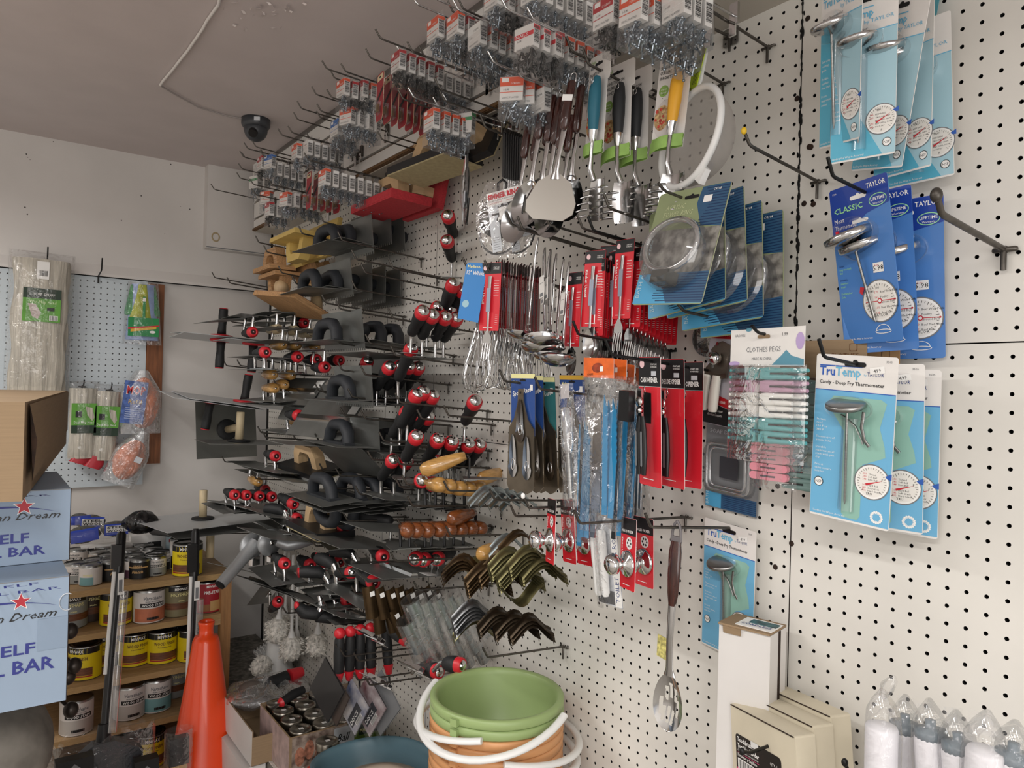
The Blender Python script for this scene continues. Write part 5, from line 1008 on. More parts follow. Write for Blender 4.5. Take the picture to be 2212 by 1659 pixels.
for i in range(6): b.rect(-.05, -.135-.009*i, .01, -.132-.009*i, -.0648, M('pale_blue_print', 'a9b8dc', .5))
b.build('printed_label', t)
b = MB(); b.grid(lambda u, v: (.08*math.cos(2*math.pi*u)*(.3+.7*min(1, v*3)), -.03+.042*math.sin(2*math.pi*u), .03-.27*v), 20, 12, BAGH, closed=True); b.build('plastic_bag', t)
t = thing('orange_cloth_pack', 'bagged orange cloth lying slanted below the mop refill', 'cleaning cloths', bpose(BW(300, 945, .08), 0, 24))
b = MB(); cloth_blob(b, (0, -.03, -.10), .055, .03, .085, ORC, 3); b.build('orange_cloth', t)
b = MB(); b.grid(lambda u, v: (.07*math.cos(2*math.pi*u)*(.35+.65*min(1, v*2.5)), -.03+.04*math.sin(2*math.pi*u), .03-.24*v), 20, 12, BAGH, closed=True); b.rect(.012, -.1, .04, -.075, -.071, M('pale_grey_print')); b.build('plastic_bag', t)
for i, (px, py, lab) in enumerate(((98, 570, 'peg hook through the top of the large mop bag'), (212, 592, 'empty peg hook with crossed foot between the mop and the cloths'), (312, 628, 'small peg hook above the bag of yellow and green cloths'), (177, 830, 'peg hook above the left small deck mop'), (236, 838, 'peg hook above the right small deck mop'))):
    p_ = BW(px, py, 0); h = thing('peg_hook', lab, 'hook', bpose((p_.x, 3.578, p_.z-.01)))
    hook_mb(.10 if i < 2 else .06, 8, .0028, .05 if i < 2 else .02, HOOKB).build('hook_arm', h); b = MB(); b.tube([(-.014, -.005, 0), (.014, -.005, 0)], .003, HOOKB, 8); b.tube([(0, -.006, .004), (0, -.006, -.03)], .003, HOOKB, 8); b.build('hook_clip', h)
b = MB()
for px, py, s_ in ((57, 333, 3), (54, 448, 3.5), (59, 463, 3), (115, 306, 2), (369, 355, 3), (262, 476, 2.5), (305, 423, 3), (410, 452, 3), (60, 340, 1.5), (65, 345, 1.5), (356, 505, 1.6), (390, 446, 1.6)):
    c = WY(px, py, 3.580); r_ = s_*.0009; b.add([c+Vector((r_*math.cos(k), 0, r_*1.3*math.sin(k))) for k in range(6)], [tuple(range(6))], M('wall_specks', '4a4643', .8))
tag(b.build('wall_specks'), 'small dark nail holes and specks scattered on the upper back wall', 'specks', kind='stuff')
b = MB(); c = WY(466, 512, 3.519); b.tube([c+Vector((.016*math.cos(R(a_)), 0, .019*math.sin(R(a_)))) for a_ in range(0, 360, 20)], .003, M('tape_ring_stain', 'b09d78', .6), 6, closed=True, flat=.3); tag(b.build('ring_stain'), 'yellowed oval ring mark on the boxed duct near the ceiling', 'stain')
# ================================================================ trowels, floats and scrapers
def tp(p, yaw=0, pitch=0, roll=0):
    """tool pose: local y points along the wall away from the viewer's side"""
    return Matrix.Translation(Vector(p)) @ Matrix.Rotation(R(yaw), 4, 'Z') @ Matrix.Rotation(R(pitch), 4, 'X') @ Matrix.Rotation(R(roll), 4, 'Y')
REDP = M('red_grip_end', 'c8242f', .4); PALEW = M('pale_turned_wood', 'cdbb98', .5, var=.1, scale=20, stretch=(1, 8, 1)); SPONGE = M('red_rubber_float', 'b02e36', .85, var=.12, scale=150, bump=.3)
BEIGE = M('beige_float_face', 'a39672', .8, var=.1, scale=80); YEL = M('yellow_float', 'd3b66a', .6, var=.06, scale=12); BRF = M('brown_float_face', '6d4638', .7, var=.1, scale=20)
def blade(b, x0, x1, y0, y1, z, mat=BLADE, notch=0, th=.0012):
    if notch:
        n = int((y1-y0)/notch); pts = []
        for i in range(n):
            a = y0+(y1-y0)*i/n; c = y0+(y1-y0)*(i+.5)/n; d = y0+(y1-y0)*(i+1)/n; pts += [(x1, a), (x1, c), (x1-.007, c), (x1-.007, d)]
        pts = [(x0, y1), (x0, y0)]+pts
    else: pts = [(x0, y0), (x1, y0), (x1, y1), (x0, y1)]
    k = len(pts); vs = [(x, y, z-th/2) for x, y in pts]+[(x, y, z+th/2) for x, y in pts]
    return b.add(vs, [tuple(range(k-1, -1, -1)), tuple(range(k, 2*k))]+[(i, (i+1) % k, k+(i+1) % k, k+i) for i in range(k)], mat)
def trowel(kind, inv):
    """finishing trowel: butt of the handle at the origin, facing -y"""
    t = thing('finishing_trowel', '', 'trowel'); s = 1 if inv else -1
    hm = {'red': RUB, 'tan': WOODT, 'pale': PALEW}[kind]
    b = MB(); b.lathe([(.011, 0 if kind != 'red' else .018), (.0165, .006 if kind != 'red' else .02), (.0185, .03), (.0185, .055), (.0155, .09), (.012, .12), (.008, .125)], hm, 18, axis='Y')
    if kind == 'red':
        for i in range(5): b.lathe([(.0192, .034+.006*i), (.0197, .036+.006*i), (.0192, .038+.006*i)], hm, 16, axis='Y')
    b.build('grip', t)
    b = MB()
    if kind == 'red': b.lathe([(.0085, .004), (.0085, -.001), (.012, -.003), (.017, .002), (.0197, .012), (.0195, .022), (.0185, .026)], REDP, 22, axis='Y')
    else: b.lathe([(.0085, .003), (.0088, -.0015), (.0115, .0005)], STEEL if kind == 'pale' else hm, 18, axis='Y')
    b.disc(0, 0, .0085, .002, BLACK, 14); b.build('butt_cap', t)
    b = MB(); b.ell((0, .001, 0), (.0045, .004, .0045), STEEL, 12, 6); b.build('butt_screw', t)
    b = MB(); b.tube([(0, .02, s*.014), (0, .016, s*.03), (0, .014, s*.052)], [.009, .006, .0045], STEEL, 8, flat=.6); b.tube([(0, .118, 0), (0, .128, s*.02), (0, .12, s*.052)], .0055, STEEL, 8); b.box((0, .07, s*.0545), (.022, .15, .004), STEEL); b.build('shank', t)
    b = MB(); blade(b, -.055, .055, -.03, .25, s*.057); b.build('blade', t); return t
def ptrowel(cap='chrome', pit=0):
    """pointing or margin trowel: domed cap at the origin"""
    t = thing('pointing_trowel', '', 'trowel')
    K = 1.1; RX = Matrix.Rotation(R(pit), 4, 'X'); e_ = RX @ Vector((0, .108*K, 0))
    hm, cm = {'chrome': (RUB, CHROME), 'brown': (WOODB, WOODB), 'tan': (WOODT, WOODT)}[cap]
    b = MB(); b.T = RX @ Matrix.Scale(K, 4)
    if cap == 'chrome': b.lathe([(.0165, .016), (.0172, .03), (.016, .05), (.0125, .075), (.0145, .095), (.012, .112), (.006, .118)], hm, 18, axis='Y')
    else: b.lathe([(0, 0), (.009, .0005), (.012, .004), (.0165, .012), (.0172, .03), (.016, .055), (.012, .09), (.009, .105)], hm, 18, axis='Y')
    b.build('grip', t)
    if cap == 'chrome':
        b = MB(); b.T = RX @ Matrix.Scale(K, 4); b.lathe([(.0145, .002), (.0165, .005), (.018, .012), (.0175, .02), (.0165, .024)], REDP, 20, axis='Y'); b.build('collar', t)
        b = MB(); b.T = RX @ Matrix.Scale(K, 4); b.lathe([(0, -.007), (.007, -.006), (.0125, -.001), (.0152, .005)], CHROME, 20, axis='Y'); b.build('end_cap', t)
    b = MB(); b.tube([e_, e_+Vector((0, .006, -.008)), e_+Vector((0, .007, -.03)), e_+Vector((0, .006, -.056))], [.0052, .005, .0044, .0042], STEEL if cap == 'chrome' else BPL, 8, flat=1 if cap == 'chrome' else .6); b.build('shank', t)
    b = MB(); y0 = e_.y-.008; z0 = e_.z-.057; vs = [(-.028, y0, z0), (.028, y0, z0), (.022, y0+.06, z0), (0, y0+.12, z0), (-.022, y0+.06, z0)]; b.add(vs+[(x, y, z+.0014) for x, y, z in vs], [(4, 3, 2, 1, 0), (5, 6, 7, 8, 9)]+[(i, (i+1) % 5, 5+(i+1) % 5, 5+i) for i in range(5)], BLADE); b.build('blade', t); return t
def dhandle(b, z, mat, l=.14, h=.052, r=.0165, flat=.9, y0=-.07):
    b.tube([(0, y0, z), (0, y0+.006, z+h*.6), (0, y0+.03, z+h), (0, y0+l/2, z+h*1.06), (0, y0+l-.03, z+h), (0, y0+l-.006, z+h*.6), (0, y0+l, z)], [r*.95, r, r*1.05, r*1.1, r*1.05, r, r*.95], mat, 12, flat=flat)
def nfloat():
    """notched trowel with a bulky black handle, centred, blade below"""
    t = thing('notched_trowel', '', 'trowel'); b = MB(); dhandle(b, .004, RUBG, h=.05, r=.018); b.box((0, 0, .004), (.03, .17, .008), RUBG); b.build('handle', t)
    b = MB(); blade(b, -.06, .06, -.14, .14, 0, notch=.013); b.build('notched_blade', t); return t
def sfloat(name, face, body, handle, w=.105, l=.25, th=.02, thin=.004, cat='float'):
    t = thing(name, '', cat); b = MB(); b.box((0, 0, thin+th/2), (w, l, th), body); b.build('float_body', t)
    b = MB(); b.box((0, 0, thin/2), (w-.002, l-.002, thin), face); b.build('float_face', t)
    b = MB(); z = thin+th
    b.prism([(-.085, 0), (-.05, 0), (-.044, .028), (-.028, .046), (.028, .046), (.044, .028), (.05, 0), (.085, 0), (.078, .038), (.056, .072), (-.056, .072), (-.078, .038)], -.018, .018, handle)
    o = b.build('handle', t); o.matrix_basis = Matrix.Translation((0, 0, z)) @ Matrix.Rotation(R(90), 4, 'Z'); return t
def hawk(label, m, plate, disc, handle, s=.3, w=.3, cyl=True):
    t = thing('plaster_hawk', label, 'hawk', m); b = MB(); b.box((0, 0, 0), (s, w, .002), plate); b.build('plate', t)
    b = MB(); b.lathe([(.042, .001), (.045, .005), (.042, .009), (.02, .012)], disc, 28); b.build('disc', t)
    b = MB()
    if cyl: b.lathe([(.0155, .01), (.0155, .118), (.014, .121), (0, .121)], handle, 18)
    else: b.lathe([(.018, .01), (.0165, .03), (.0155, .05), (.018, .085), (.0175, .11), (.0165, .116)], handle, 18); b.lathe([(.0168, .116), (.0165, .119), (0, .119)], REDP, 18)
    b.build('handle', t); return t
PRO = {'red': trowel('red', False), 'redi': trowel('red', True), 'tan': trowel('tan', True), 'tanu': trowel('tan', False), 'pale': trowel('pale', True), 'nf': nfloat()}
usedp = set()
def put(k, m, lab, grp=None):
    if k not in PRO: c_, pp = k.split('|'); PRO[k] = ptrowel({'pt': 'chrome', 'ptan': 'tan', 'brown': 'brown'}[c_], float(pp))
    if k in usedp: return dup(PRO[k], m, lab, grp)
    usedp.add(k); o = PRO[k]; o.matrix_basis = m; o['label'] = lab
    if grp: o['group'] = grp
    return o
def row(k, pts, Y, words, grp, yaw=0, pitch=0, roll=0, sc_=1.):
    for i, q in enumerate(pts):
        px, py = q[:2]; yw, pt, rl = q[2:5] if len(q) > 4 else (yaw, pitch, roll); Yq = q[5] if len(q) > 5 else Y
        if k.split('|')[0] in ('pt', 'ptan', 'brown'): k = k.split('|')[0]+'|%d' % (pt if pt > -20 else pt*.72); pt = 0
        p_ = WY(px, py+(16 if k == 'nf' and rl < 90 else 0), Yq); m_ = tp(p_, yw+rnd.uniform(-2, 2), pt, rl+rnd.uniform(-3, 3))
        put(k, m_, ('%s %s' % (words, 'from the left' if 0 else '')).strip() if len(pts) == 1 else '%s, %s from the left' % (words, ORD[i]), grp)
g1, g2, g3 = 'red capped finishing trowels', 'tan handled finishing trowels', 'chrome capped pointing trowels'
row('redi', [(548, 717), (660, 697)], 2.62, 'red capped trowel hanging under the top shelf of blades', g1)
row('pale', [(602, 710), (640, 713), (672, 719)], 2.58, 'pale wooden trowel handle below the wide wooden float', 'pale handled finishing trowels')
row('tan', [(613, 745), (643, 746), (684, 751)], 2.5, 'tan lacquered trowel handle in the upper tan row', g2)
row('red', [(576, 761), (646, 771), (686, 776), (736, 778)], 2.42, 'red capped trowel in the long row above the tan pair', g1)
row('redi', [(705, 793)], 2.30, 'red capped trowel hanging just below the long red row', g1)
row('tan', [(592, 809), (632, 810)], 2.52, 'tan lacquered trowel handle in the lower tan row', g2)
row('tanu', [(596, 839), (617, 831)], 2.52, 'tan lacquered trowel handle right under the lower tan row', g2)
row('red', [(648, 898), (690, 896)], 2.36, 'red capped trowel of the pair in mid picture', g1)
row('tan', [(655, 914)], 2.5, 'small tan handle peeping between two red capped trowels', g2)
row('red', [(598, 986)], 2.55, 'red capped trowel beside the black ribbed float handles', g1)
row('red', [(510, 1070), (535, 1071), (563, 1073), (590, 1074)], 2.75, 'red capped trowel in the low left row of four', g1)
row('redi', [(576, 1059)], 2.9, 'red capped trowel hanging just above the low left row', g1)
row('tan', [(560, 1042)], 2.8, 'tan handle of the trowel hung above the low left row', g2)
row('red', [(637, 1090, 4, 6, 0), (645, 1122, 4, 4, 0)], 2.4, 'red capped trowel of the stacked pair right of the low row', g1)
row('red', [(618, 1219), (673, 1222), (706, 1216), (736, 1215)], 2.33, 'red capped trowel in the dark lower row', g1)
row('redi', [(603, 1297, -6, -30, 0)], 2.5, 'red capped trowel hanging steeply above the toilet brushes', g1)
row('red', [(748, 1269), (754, 1298)], 2.1, 'red capped trowel next to the bronze clips', g1)
row('red', [(830, 1204, -8, 0, 0), (811, 1260, 0, 0, 0)], 1.86, 'red capped trowel right of the dark lower row', g1)
row('red', [(745, 1141, -10, 0, 0)], 2.1, 'red capped trowel below the black round grips', g1)
# chrome capped ones, rubber grips slanting down to the left
row('pt', [(916, 669), (937, 677), (965, 681), (988, 684)], 1.60, 'chrome capped trowel, front row of the upper bunch', g3, -14, -34)
row('pt', [(948, 660), (974, 665)], 1.66, 'chrome capped trowel, back row of the upper bunch', g3, -14, -34)
row('pt', [(982, 608), (1003, 622, -14, -40, 0)], 1.60, 'chrome capped trowel above the upper bunch by the blue card', g3, -8, -58)
row('pt', [(891, 748)], 1.72, 'chrome capped pointing trowel standing alone below the upper bunch', g3, -2, -62)
row('pt', [(796, 777)], 2.0, 'chrome capped pointing trowel left of the group of four', g3, -4, -50)
row('pt', [(844, 789), (866, 788), (887, 788), (907, 790)], 1.82, 'chrome capped trowel in the middle group of four', g3, -8, -42)
row('pt', [(903, 848), (918, 841), (938, 850)], 1.66, 'chrome capped pointing trowel of the tight upright trio', g3, 0, -64)
row('pt', [(882, 885), (909, 892), (928, 897)], 1.72, 'chrome capped pointing trowel just under the upright trio', g3, -6, -50)
row('pt', [(1028, 864)], 1.5, 'chrome capped pointing trowel alone on the right bare pegboard', g3, -22, -40)
row('pt', [(902, 939), (948, 946), (978, 951), (1015, 956), (1038, 957)], 1.60, 'chrome capped trowel in the lower row of five', g3, -14, -48)
row('pt', [(851, 991), (881, 994)], 1.76, 'chrome capped pointing trowel of the low pair', g3, -10, -42)
row('pt', [(920, 997), (936, 996)], 1.75, 'chrome capped trowel lying sideways behind the lower row', g3, -60, -8)
row('pt', [(912, 1037), (936, 1045)], 1.58, 'chrome capped pointing trowel beside the end on tan handles', g3, -26, -12)
row('pt', [(767, 1110, -150, -4, 0)], 2.02, 'chrome capped trowel turned round, grip pointing right', g3)
row('pt', [(763, 1236)], 2.0, 'chrome capped trowel head on between the two hook rods', g3, 0, -20)
row('pt', [(894, 1209), (911, 1211), (941, 1209)], 1.66, 'chrome capped trowel lying flat above the bronze clips', g3, -52, -2)
row('pt', [(967, 463), (965, 517)], 1.74, 'thick black and red grip beside the bagged simmer ring', g3, -40, -22)
row('ptan', [(957, 1048), (977, 1051), (1001, 1055), (1021, 1057), (1042, 1055)], 1.50, 'tan wooden handle end on behind the chrome caps', 'tan margin trowels', -10, -6)
row('ptan', [(908, 1018, -120, 20, 0), (1036, 1036, -70, 6, 0)], 1.56, 'tan wooden handle lying diagonally over its row', 'tan margin trowels')
row('ptan', [(1037, 1200)], 1.34, 'single tan handle lying flat above the olive brackets', 'tan margin trowels', -62, 0)
row('brown', [(880, 1148, -30, -4, 0), (907, 1148), (931, 1148), (957, 1147), (979, 1146), (1003, 1146), (1025, 1144), (1045, 1144)], 1.52, 'brown lacquered knife handle in the end on row', 'brown handled margin trowels', -8, -4)
row('brown', [(972, 1122)], 1.52, 'brown lacquered handle lying across the top of its row', 'brown handled margin trowels', -62, 0)
# notched trowels with bulky black handles
g4 = 'notched trowels with black rubber handles'
NFL = [[(707, 520, 0, 0, 0), (762, 503, 0, 0, 84), (800, 484, 0, 0, 86), (738, 520, 0, 0, 4), (830, 500, 0, 0, 88)],
       [(669, 615, 0, 0, -2), (722, 592, 0, 0, 84), (712, 616, 0, 0, 4), (765, 600, 0, 0, 86), (795, 606, 0, 0, 88), (822, 612, 0, 0, 88)],
       [(706, 724, 0, 0, 0), (740, 700, 0, 0, 84), (754, 728, 0, 0, 2), (800, 728, 0, 0, 6), (838, 733, 0, 0, 6)],
       [(737, 847, 0, 0, 0), (762, 818, 0, 0, 84), (783, 852, 0, 0, 2), (830, 800, 0, 0, 88), (845, 855, 0, 0, 4)],
       [(731, 943, 0, 0, 0), (772, 926, 0, 0, 84), (787, 950, 0, 0, 0), (840, 935, 0, 0, 88), (850, 955, 0, 0, 0)],
       [(697, 1058, 0, 0, -4), (757, 1058, 0, 0, 0), (797, 1062, 0, 0, 0), (838, 1064, 0, 0, 0), (705, 1085, 0, 0, 176), (745, 1090, 0, 0, 178), (790, 1092, 0, 0, 180)]]
NY = [2.2, 2.28, 2.1, 2.02, 2.02, 2.05]
for r_, (lst, Y) in enumerate(zip(NFL, NY)):
    row('nf', lst, Y, 'notched trowel with bulky black handle, %s row from the top' % ORD[r_], g4)
# floats
def fl(name, face, body, handle, items, cat='float', **k):
    t = sfloat(name, face, body, handle, cat=cat, **k)
    for i, (m_, lab) in enumerate(items):
        if i == 0: t.matrix_basis = m_; t['label'] = lab
        else: dup(t, m_, lab)
W2 = M('beech_handle', 'c7a981', .5, var=.12, scale=12, stretch=(1, 6, 1))
fl('black_rubber_float', BEIGE, BLACK, W2, [(tp(WY(935, 372, 1.68), 4, 0, 4), 'large black and beige float with a pale wooden handle on top'), (tp(WY(1022, 322, 1.6), 0, 0, -66), 'black and beige float standing on edge right of the large one'), (tp(WY(975, 345, 1.78), 0, 0, -60), 'black and beige float on edge between the large float and the right one'),
    (tp(WY(672, 1018, 2.45), 6, 4, -12), 'black and beige float with wooden handle in the lower left tool rows'), (tp(WY(690, 1150, 2.22), 0, 0, 0), 'small black float with a pale arched handle above the dark trowels')], w=.12, l=.27)
fl('red_rubber_float', SPONGE, SPONGE, W2, [(tp(WY(842, 455, 1.98), 0, 0, 3), 'red rubber float with a pale wooden handle, flat on its hooks'), (tp(WY(925, 432, 1.95), 0, 0, -80) @ Matrix.Scale(.8, 4), 'second red rubber float standing on edge behind the flat one')], w=.13, l=.27, th=.022)
fl('yellow_float', YEL, YEL, YEL, [(tp(WY(648, 512, 2.55), 0, 0, 184), 'pale yellow float lying upside down at the top left'), (tp(WY(692, 520, 2.5), 0, 0, 100), 'pale yellow float standing on edge behind the upside down one'), (tp(WY(655, 560, 2.75), 0, 0, 150), 'third pale yellow float hanging lower behind the wooden ones')], w=.13, l=.26, th=.012)
WOODF = M('striped_pine', 'b98f63', .6, var=.28, scale=30, stretch=(1, 12, 12))
fl('wooden_float', WOODF, WOODF, WOODF, [(tp(WY(592, 588, 2.8), 0, 0, 0), 'striped wooden float with its handle upward at far left'), (tp(WY(604, 592, 2.8), 0, 0, 180), 'striped wooden float turned handle down under the first one'), (tp(WY(655, 588, 2.7), 0, 0, 70), 'wooden float on edge with a pink and white sticker')], w=.10, l=.2, th=.012)
t = thing('brown_faced_float', 'large wooden float with brown inner face, knob and pale handle, tilted', 'float', tp(WY(634, 655, 2.5), 8, 6, 24))
b = MB(); b.box((0, 0, -.008), (.16, .30, .018), WOODF); b.build('float_body', t); b = MB(); b.box((0, 0, .0015), (.158, .298, .002), BRF); b.build('float_face', t)
b = MB(); b.lathe([(.012, .002), (.014, .02), (.024, .034), (.026, .05), (.018, .062), (0, .066)], M('beech_handle'), 18, c=(-.03, .08, 0)); b.build('knob', t)
b = MB(); b.tube([(.03, -.1, 0), (.028, -.09, .03), (.025, -.06, .055), (.02, -.03, .07)], [.026, .02, .017, .02], M('beech_handle'), 12); b.disc(.028, .04, .008, -.098, DARK, 10); b.build('handle', t)
# hawks
PLT = M('aluminium_plate', 'c6c8c9', .45, .3)
hawk('upper aluminium hawk with black and red handle standing up at far left', tp(WY(478, 728, 3.15), 0, 2, 3), PLT, REDP, RUB, .34, .26, False)
hawk('aluminium hawk hung upside down right under the uppermost one', tp(WY(478, 733, 3.12), 0, 178, -3), PLT, REDP, RUB, .34, .26, False)
hawk('second upside down red and black hawk right of the first', tp(WY(548, 741, 3.0), 0, 180, -3), PLT, REDP, RUB, .26, .26, False)
hawk('wide aluminium hawk with red disc and black handle upright in mid left', tp(WY(527, 870, 3.1), 0, 4, 7), PLT, REDP, RUB, .50, .32, False)
hawk('upside down hawk with its black handle below the wide left plate', tp(WY(455, 865, 3.1), 0, 184, -8), PLT, REDP, RUB, .34, .30, False)
hawk('small hawk with an upright wooden handle on a black disc', tp(WY(516, 955, 3.0), 0, 0, 2), BLADE, RUB, PALEW, .28, .24)
hawk('dark square hawk facing the room with a wooden handle end on', tp(WY(490, 928, 3.25), 8, 82, 0), M('dark_plate', '7e7f7b', .35, .7), RUB, PALEW, .26, .24)
hawk('big aluminium hawk with wooden handle upright above the stain cans', tp(WZ(438, 1122, 1.045), 12, 0, 0), PLT, RUB, PALEW, .44, .36)
hawk('upside down hawk with wooden handle under the big plate', tp(WZ(455, 1140, 1.02), 6, 180, 0), BLADE, RUB, PALEW, .36, .3)
# flat steel trowels, corner tools and bull float heads in the dark lower rows
def flat(name, label, m, w, l, mat=BLADE, rib=True, cat='trowel blade'):
    t = thing(name, label, cat, m, 'flat steel blades'); b = MB(); blade(b, -w/2, w/2, -l/2, l/2, 0, mat); b.build('blade', t)
    if rib: b = MB(); b.prism([(-.012, 0), (.012, 0), (.008, .008), (-.008, .008)], -l/2+.01, l/2-.01, STEEL); b.build('rib', t); b = MB(); b.box((w*.28, -l/2+.03, .001), (.03, .04, .0006), WHITE); b.build('price_sticker', t)
    return t
FB = [((520, 690), 2.9, .26, .30, 4, -8), ((575, 700), 2.75, .16, .3, 0, -4), ((620, 742), 2.5, .2, .28, 0, 2), ((585, 775), 2.6, .22, .3, 0, 2), ((815, 770), 1.95, .2, .28, 0, 4), ((600, 862), 2.6, .15, .3, 10, -6),
      ((640, 845), 2.5, .12, .26, 14, -50), ((668, 870), 2.4, .14, .28, 12, -60), ((700, 905), 2.2, .14, .3, 12, -52), ((700, 960), 2.15, .3, .2, 0, 4), ((760, 995), 2.0, .14, .22, 14, 40), ((600, 1015), 2.55, .16, .3, 8, 6), ((650, 1035), 2.4, .2, .3, 4, 8),
      ((520, 1092), 2.85, .13, .3, 16, 10), ((560, 1098), 2.7, .13, .3, 14, 8), ((610, 1110), 2.5, .2, .26, 6, 10), ((640, 1160), 2.35, .3, .24, 8, 12), ((760, 1170), 2.0, .2, .24, 4, 8), ((600, 1270), 2.5, .16, .36, 14, 22), ((650, 1290), 2.3, .14, .34, 14, 20), ((720, 1310), 2.15, .16, .34, 8, 16), ((560, 1240), 2.6, .14, .4, 22, 20),
      ((880, 1075), 1.75, .2, .14, 0, 6), ((850, 1140), 1.8, .24, .16, 4, 8), ((860, 1232), 1.75, .2, .18, 4, 6)]
for i, ((px, py), Y, w_, l_, yw, rl) in enumerate(FB):
    flat('steel_trowel_blade', 'flat grey steel blade on long hooks, %s counted downward from the top left' % (ORD[i] if i < 18 else ['nineteenth', 'twentieth', 'twenty-first', 'twenty-second', 'twenty-third', 'twenty-fourth', 'twenty-fifth', 'twenty-sixth', 'twenty-seventh', 'twenty-eighth', 'twenty-ninth', 'thirtieth'][i-18]), tp(WY(px, py, Y), yw, 0, rl), w_, l_, rib=i % 2 == 0)
GAL = M('cast_grey_metal', 'a3a5a7', .4, .5)
def bull(label, m, full=True):
    t = thing('bull_float_bracket', label, 'bracket', m, 'grey cast bull float brackets'); b = MB(); b.lathe([(.045, -.006), (.046, 0), (.045, .006), (.02, .01), (0, .01)], GAL, 26, axis='Y'); b.build('round_plate', t)
    b = MB(); b.ell((0, -.014, 0), (.009, .006, .009), CHROME); b.box((.01, -.005, -.05), (.03, .02, .03), CHROME); b.build('bolt', t)
    if full: b = MB(); b.tube([(.01, -.008, .01), (-.05, -.012, -.04), (-.13, -.02, -.10)], [.026, .021, .019], GAL, 14); b.tube([(-.13, -.02, -.10), (-.135, -.0205, -.104)], .0165, DARK, 12); b.build('pole_socket', t)
    return t
bull('grey cast bull float bracket with a slanting pole socket beside the shelf', tp(WY(543, 1180, 2.55), 20, 0, 0)); bull('second round grey bull float bracket right of the slanted one', tp(WY(582, 1172, 2.5), 20, 0, 0), False)
b = MB(); b.tube([(0, 0, 0), (.03, -.01, -.012), (.07, -.02, -.008), (.12, -.02, 0)], [.014, .022, .02, .016], GAL, 12); tag(b.build('cast_knob_handle', None, tp(WY(598, 1170, 2.4)),), 'smooth grey cast handle behind the round bracket', 'handle')
# tools with chrome cone shanks
for i, (px, py, Y, yw, pt, lab) in enumerate(((606, 1108, 2.45, -20, -20, 'black grip with a chrome cone shank beside the stacked red caps'), (690, 1243, 2.2, 0, -20, 'black grip and chrome cone pointing down, lower left tools'), (712, 1222, 2.15, -40, -10, 'black grip with chrome cone lying behind the lower one'), (752, 1200, 2.1, -20, -20, 'chrome cone shank tilted above the clipped hook pair'))):
    t = thing('angled_trowel', lab, 'trowel', tp(WY(px, py, Y), yw, pt, 0)); b = MB(); b.tube([(-.05, .03, .02), (-.03, .02, .018), (0, 0, .01), (.02, 0, -.004)], [.016, .02, .019, .012], RUB, 14); b.build('grip', t)
    b = MB(); b.lathe([(.0167, 0), (.014, .003), (0, .004)], REDP, 14, axis='X', c=(-.054, .031, .02)); b.build('collar', t)
    b = MB(); b.tube([(.012, 0, .006), (.026, 0, -.02), (.03, 0, -.075)], [.015, .013, .005], CHROME, 14); b.build('cone_shank', t); b = MB(); blade(b, -.03, .09, -.05, .2, -.08); b.build('blade', t)
for i, (px, py) in enumerate(((668, 1318), (700, 1326), (735, 1330), (768, 1330))):
    t = thing('hanging_trowel', 'black grip hanging under the dark blades, %s of four from the left' % ORD[i], 'trowel', tp(WY(px, py, 2.15), 0, 0, 0), 'black grips hanging in a row'); b = MB(); b.tube([(-.03, .02, .012), (-.01, .015, -.008), (.02, 0, -.014), (.04, 0, -.002)], [.014, .021, .02, .013], RUB, 14); b.build('grip', t)
    b = MB(); b.tube([(.03, -.006, -.006), (.036, -.006, .012), (.03, -.002, .04)], [.012, .012, .006], STEEL, 12); b.build('shank', t)
    if i == 0: b = MB(); b.ell((-.032, .02, .014), (.008, .012, .012), REDP); b.build('collar', t)
# vertical red ended scrapers with hooked wires
t = thing('hook_scraper', 'leftmost of five upright black scrapers with red ball ends', 'scraper', group='upright hook scrapers'); Pz = None
b = MB(); b.tube([(0, 0, -.012), (0, 0, -.02), (0, 0, -.06), (0, 0, -.10), (0, 0, -.118)], [.012, .0145, .0165, .015, .012], RUB, 14); b.build('grip', t)
b = MB(); b.ell((0, 0, 0), (.0165, .0165, .016), REDP); b.build('ball_end', t); b = MB(); b.tube([(0, 0, -.112), (0, 0, -.122), (0, 0, -.14)], [.0155, .013, .009], REDP, 14); b.build('collar', t)
b = MB(); b.tube([(0, 0, -.138), (0, 0, -.16), (.008, 0, -.18), (.004, 0, -.195), (.016, 0, -.205)], .0035, HOOKB, 8); b.build('hooked_wire', t)
for i, (px, py, rl) in enumerate(((734, 1368, 0), (757, 1364, 0), (778, 1360, -2), (800, 1357, -6), (833, 1350, -12))):
    m_ = pose(WY(px, py, 1.98), 0, 0, rl)
    if i == 0: t.matrix_basis = m_
    else: dup(t, m_, 'upright black scraper with a red ball end, %s from the left' % ORD[i])
def bigrip(label, p0, p1):
    t = thing('ribbed_grip_tool', label, 'scraper', Matrix.Translation(p1)); d = p0-p1; l = d.length; n = d.normalized()
    b = MB(); b.tube([n*.012, n*.02, n*l*.4, n*l*.8, n*l], [.017, .0195, .0205, .018, .012], RUB, 16)
    b.build('grip', t); b = MB(); b.tube([n*0, n*.004, n*.024], [.016, .0185, .0185], REDP, 16); b.build('collar', t); b = MB(); b.tube([-n*.006, -n*.003, n*.002], [.004, .011, .0135], CHROME, 16); b.build('end_cap', t)
    b = MB(); e = n*l; b.tube([e*.95, e*1.2, e*1.25+Vector((0, .03, -.03))], .005, STEEL, 8); b.build('shank', t)
bigrip('thick black ribbed grip with red collar slanting over the five scrapers', WY(832, 1345, 1.82), WY(881, 1385, 1.75)); bigrip('thick black grip touching the rim of the green bucket', WY(912, 1440, 1.62), WY(950, 1452, 1.55))
bigrip('black and red grip behind the bucket rim', WY(960, 1432, 1.5), WY(1000, 1438, 1.45))
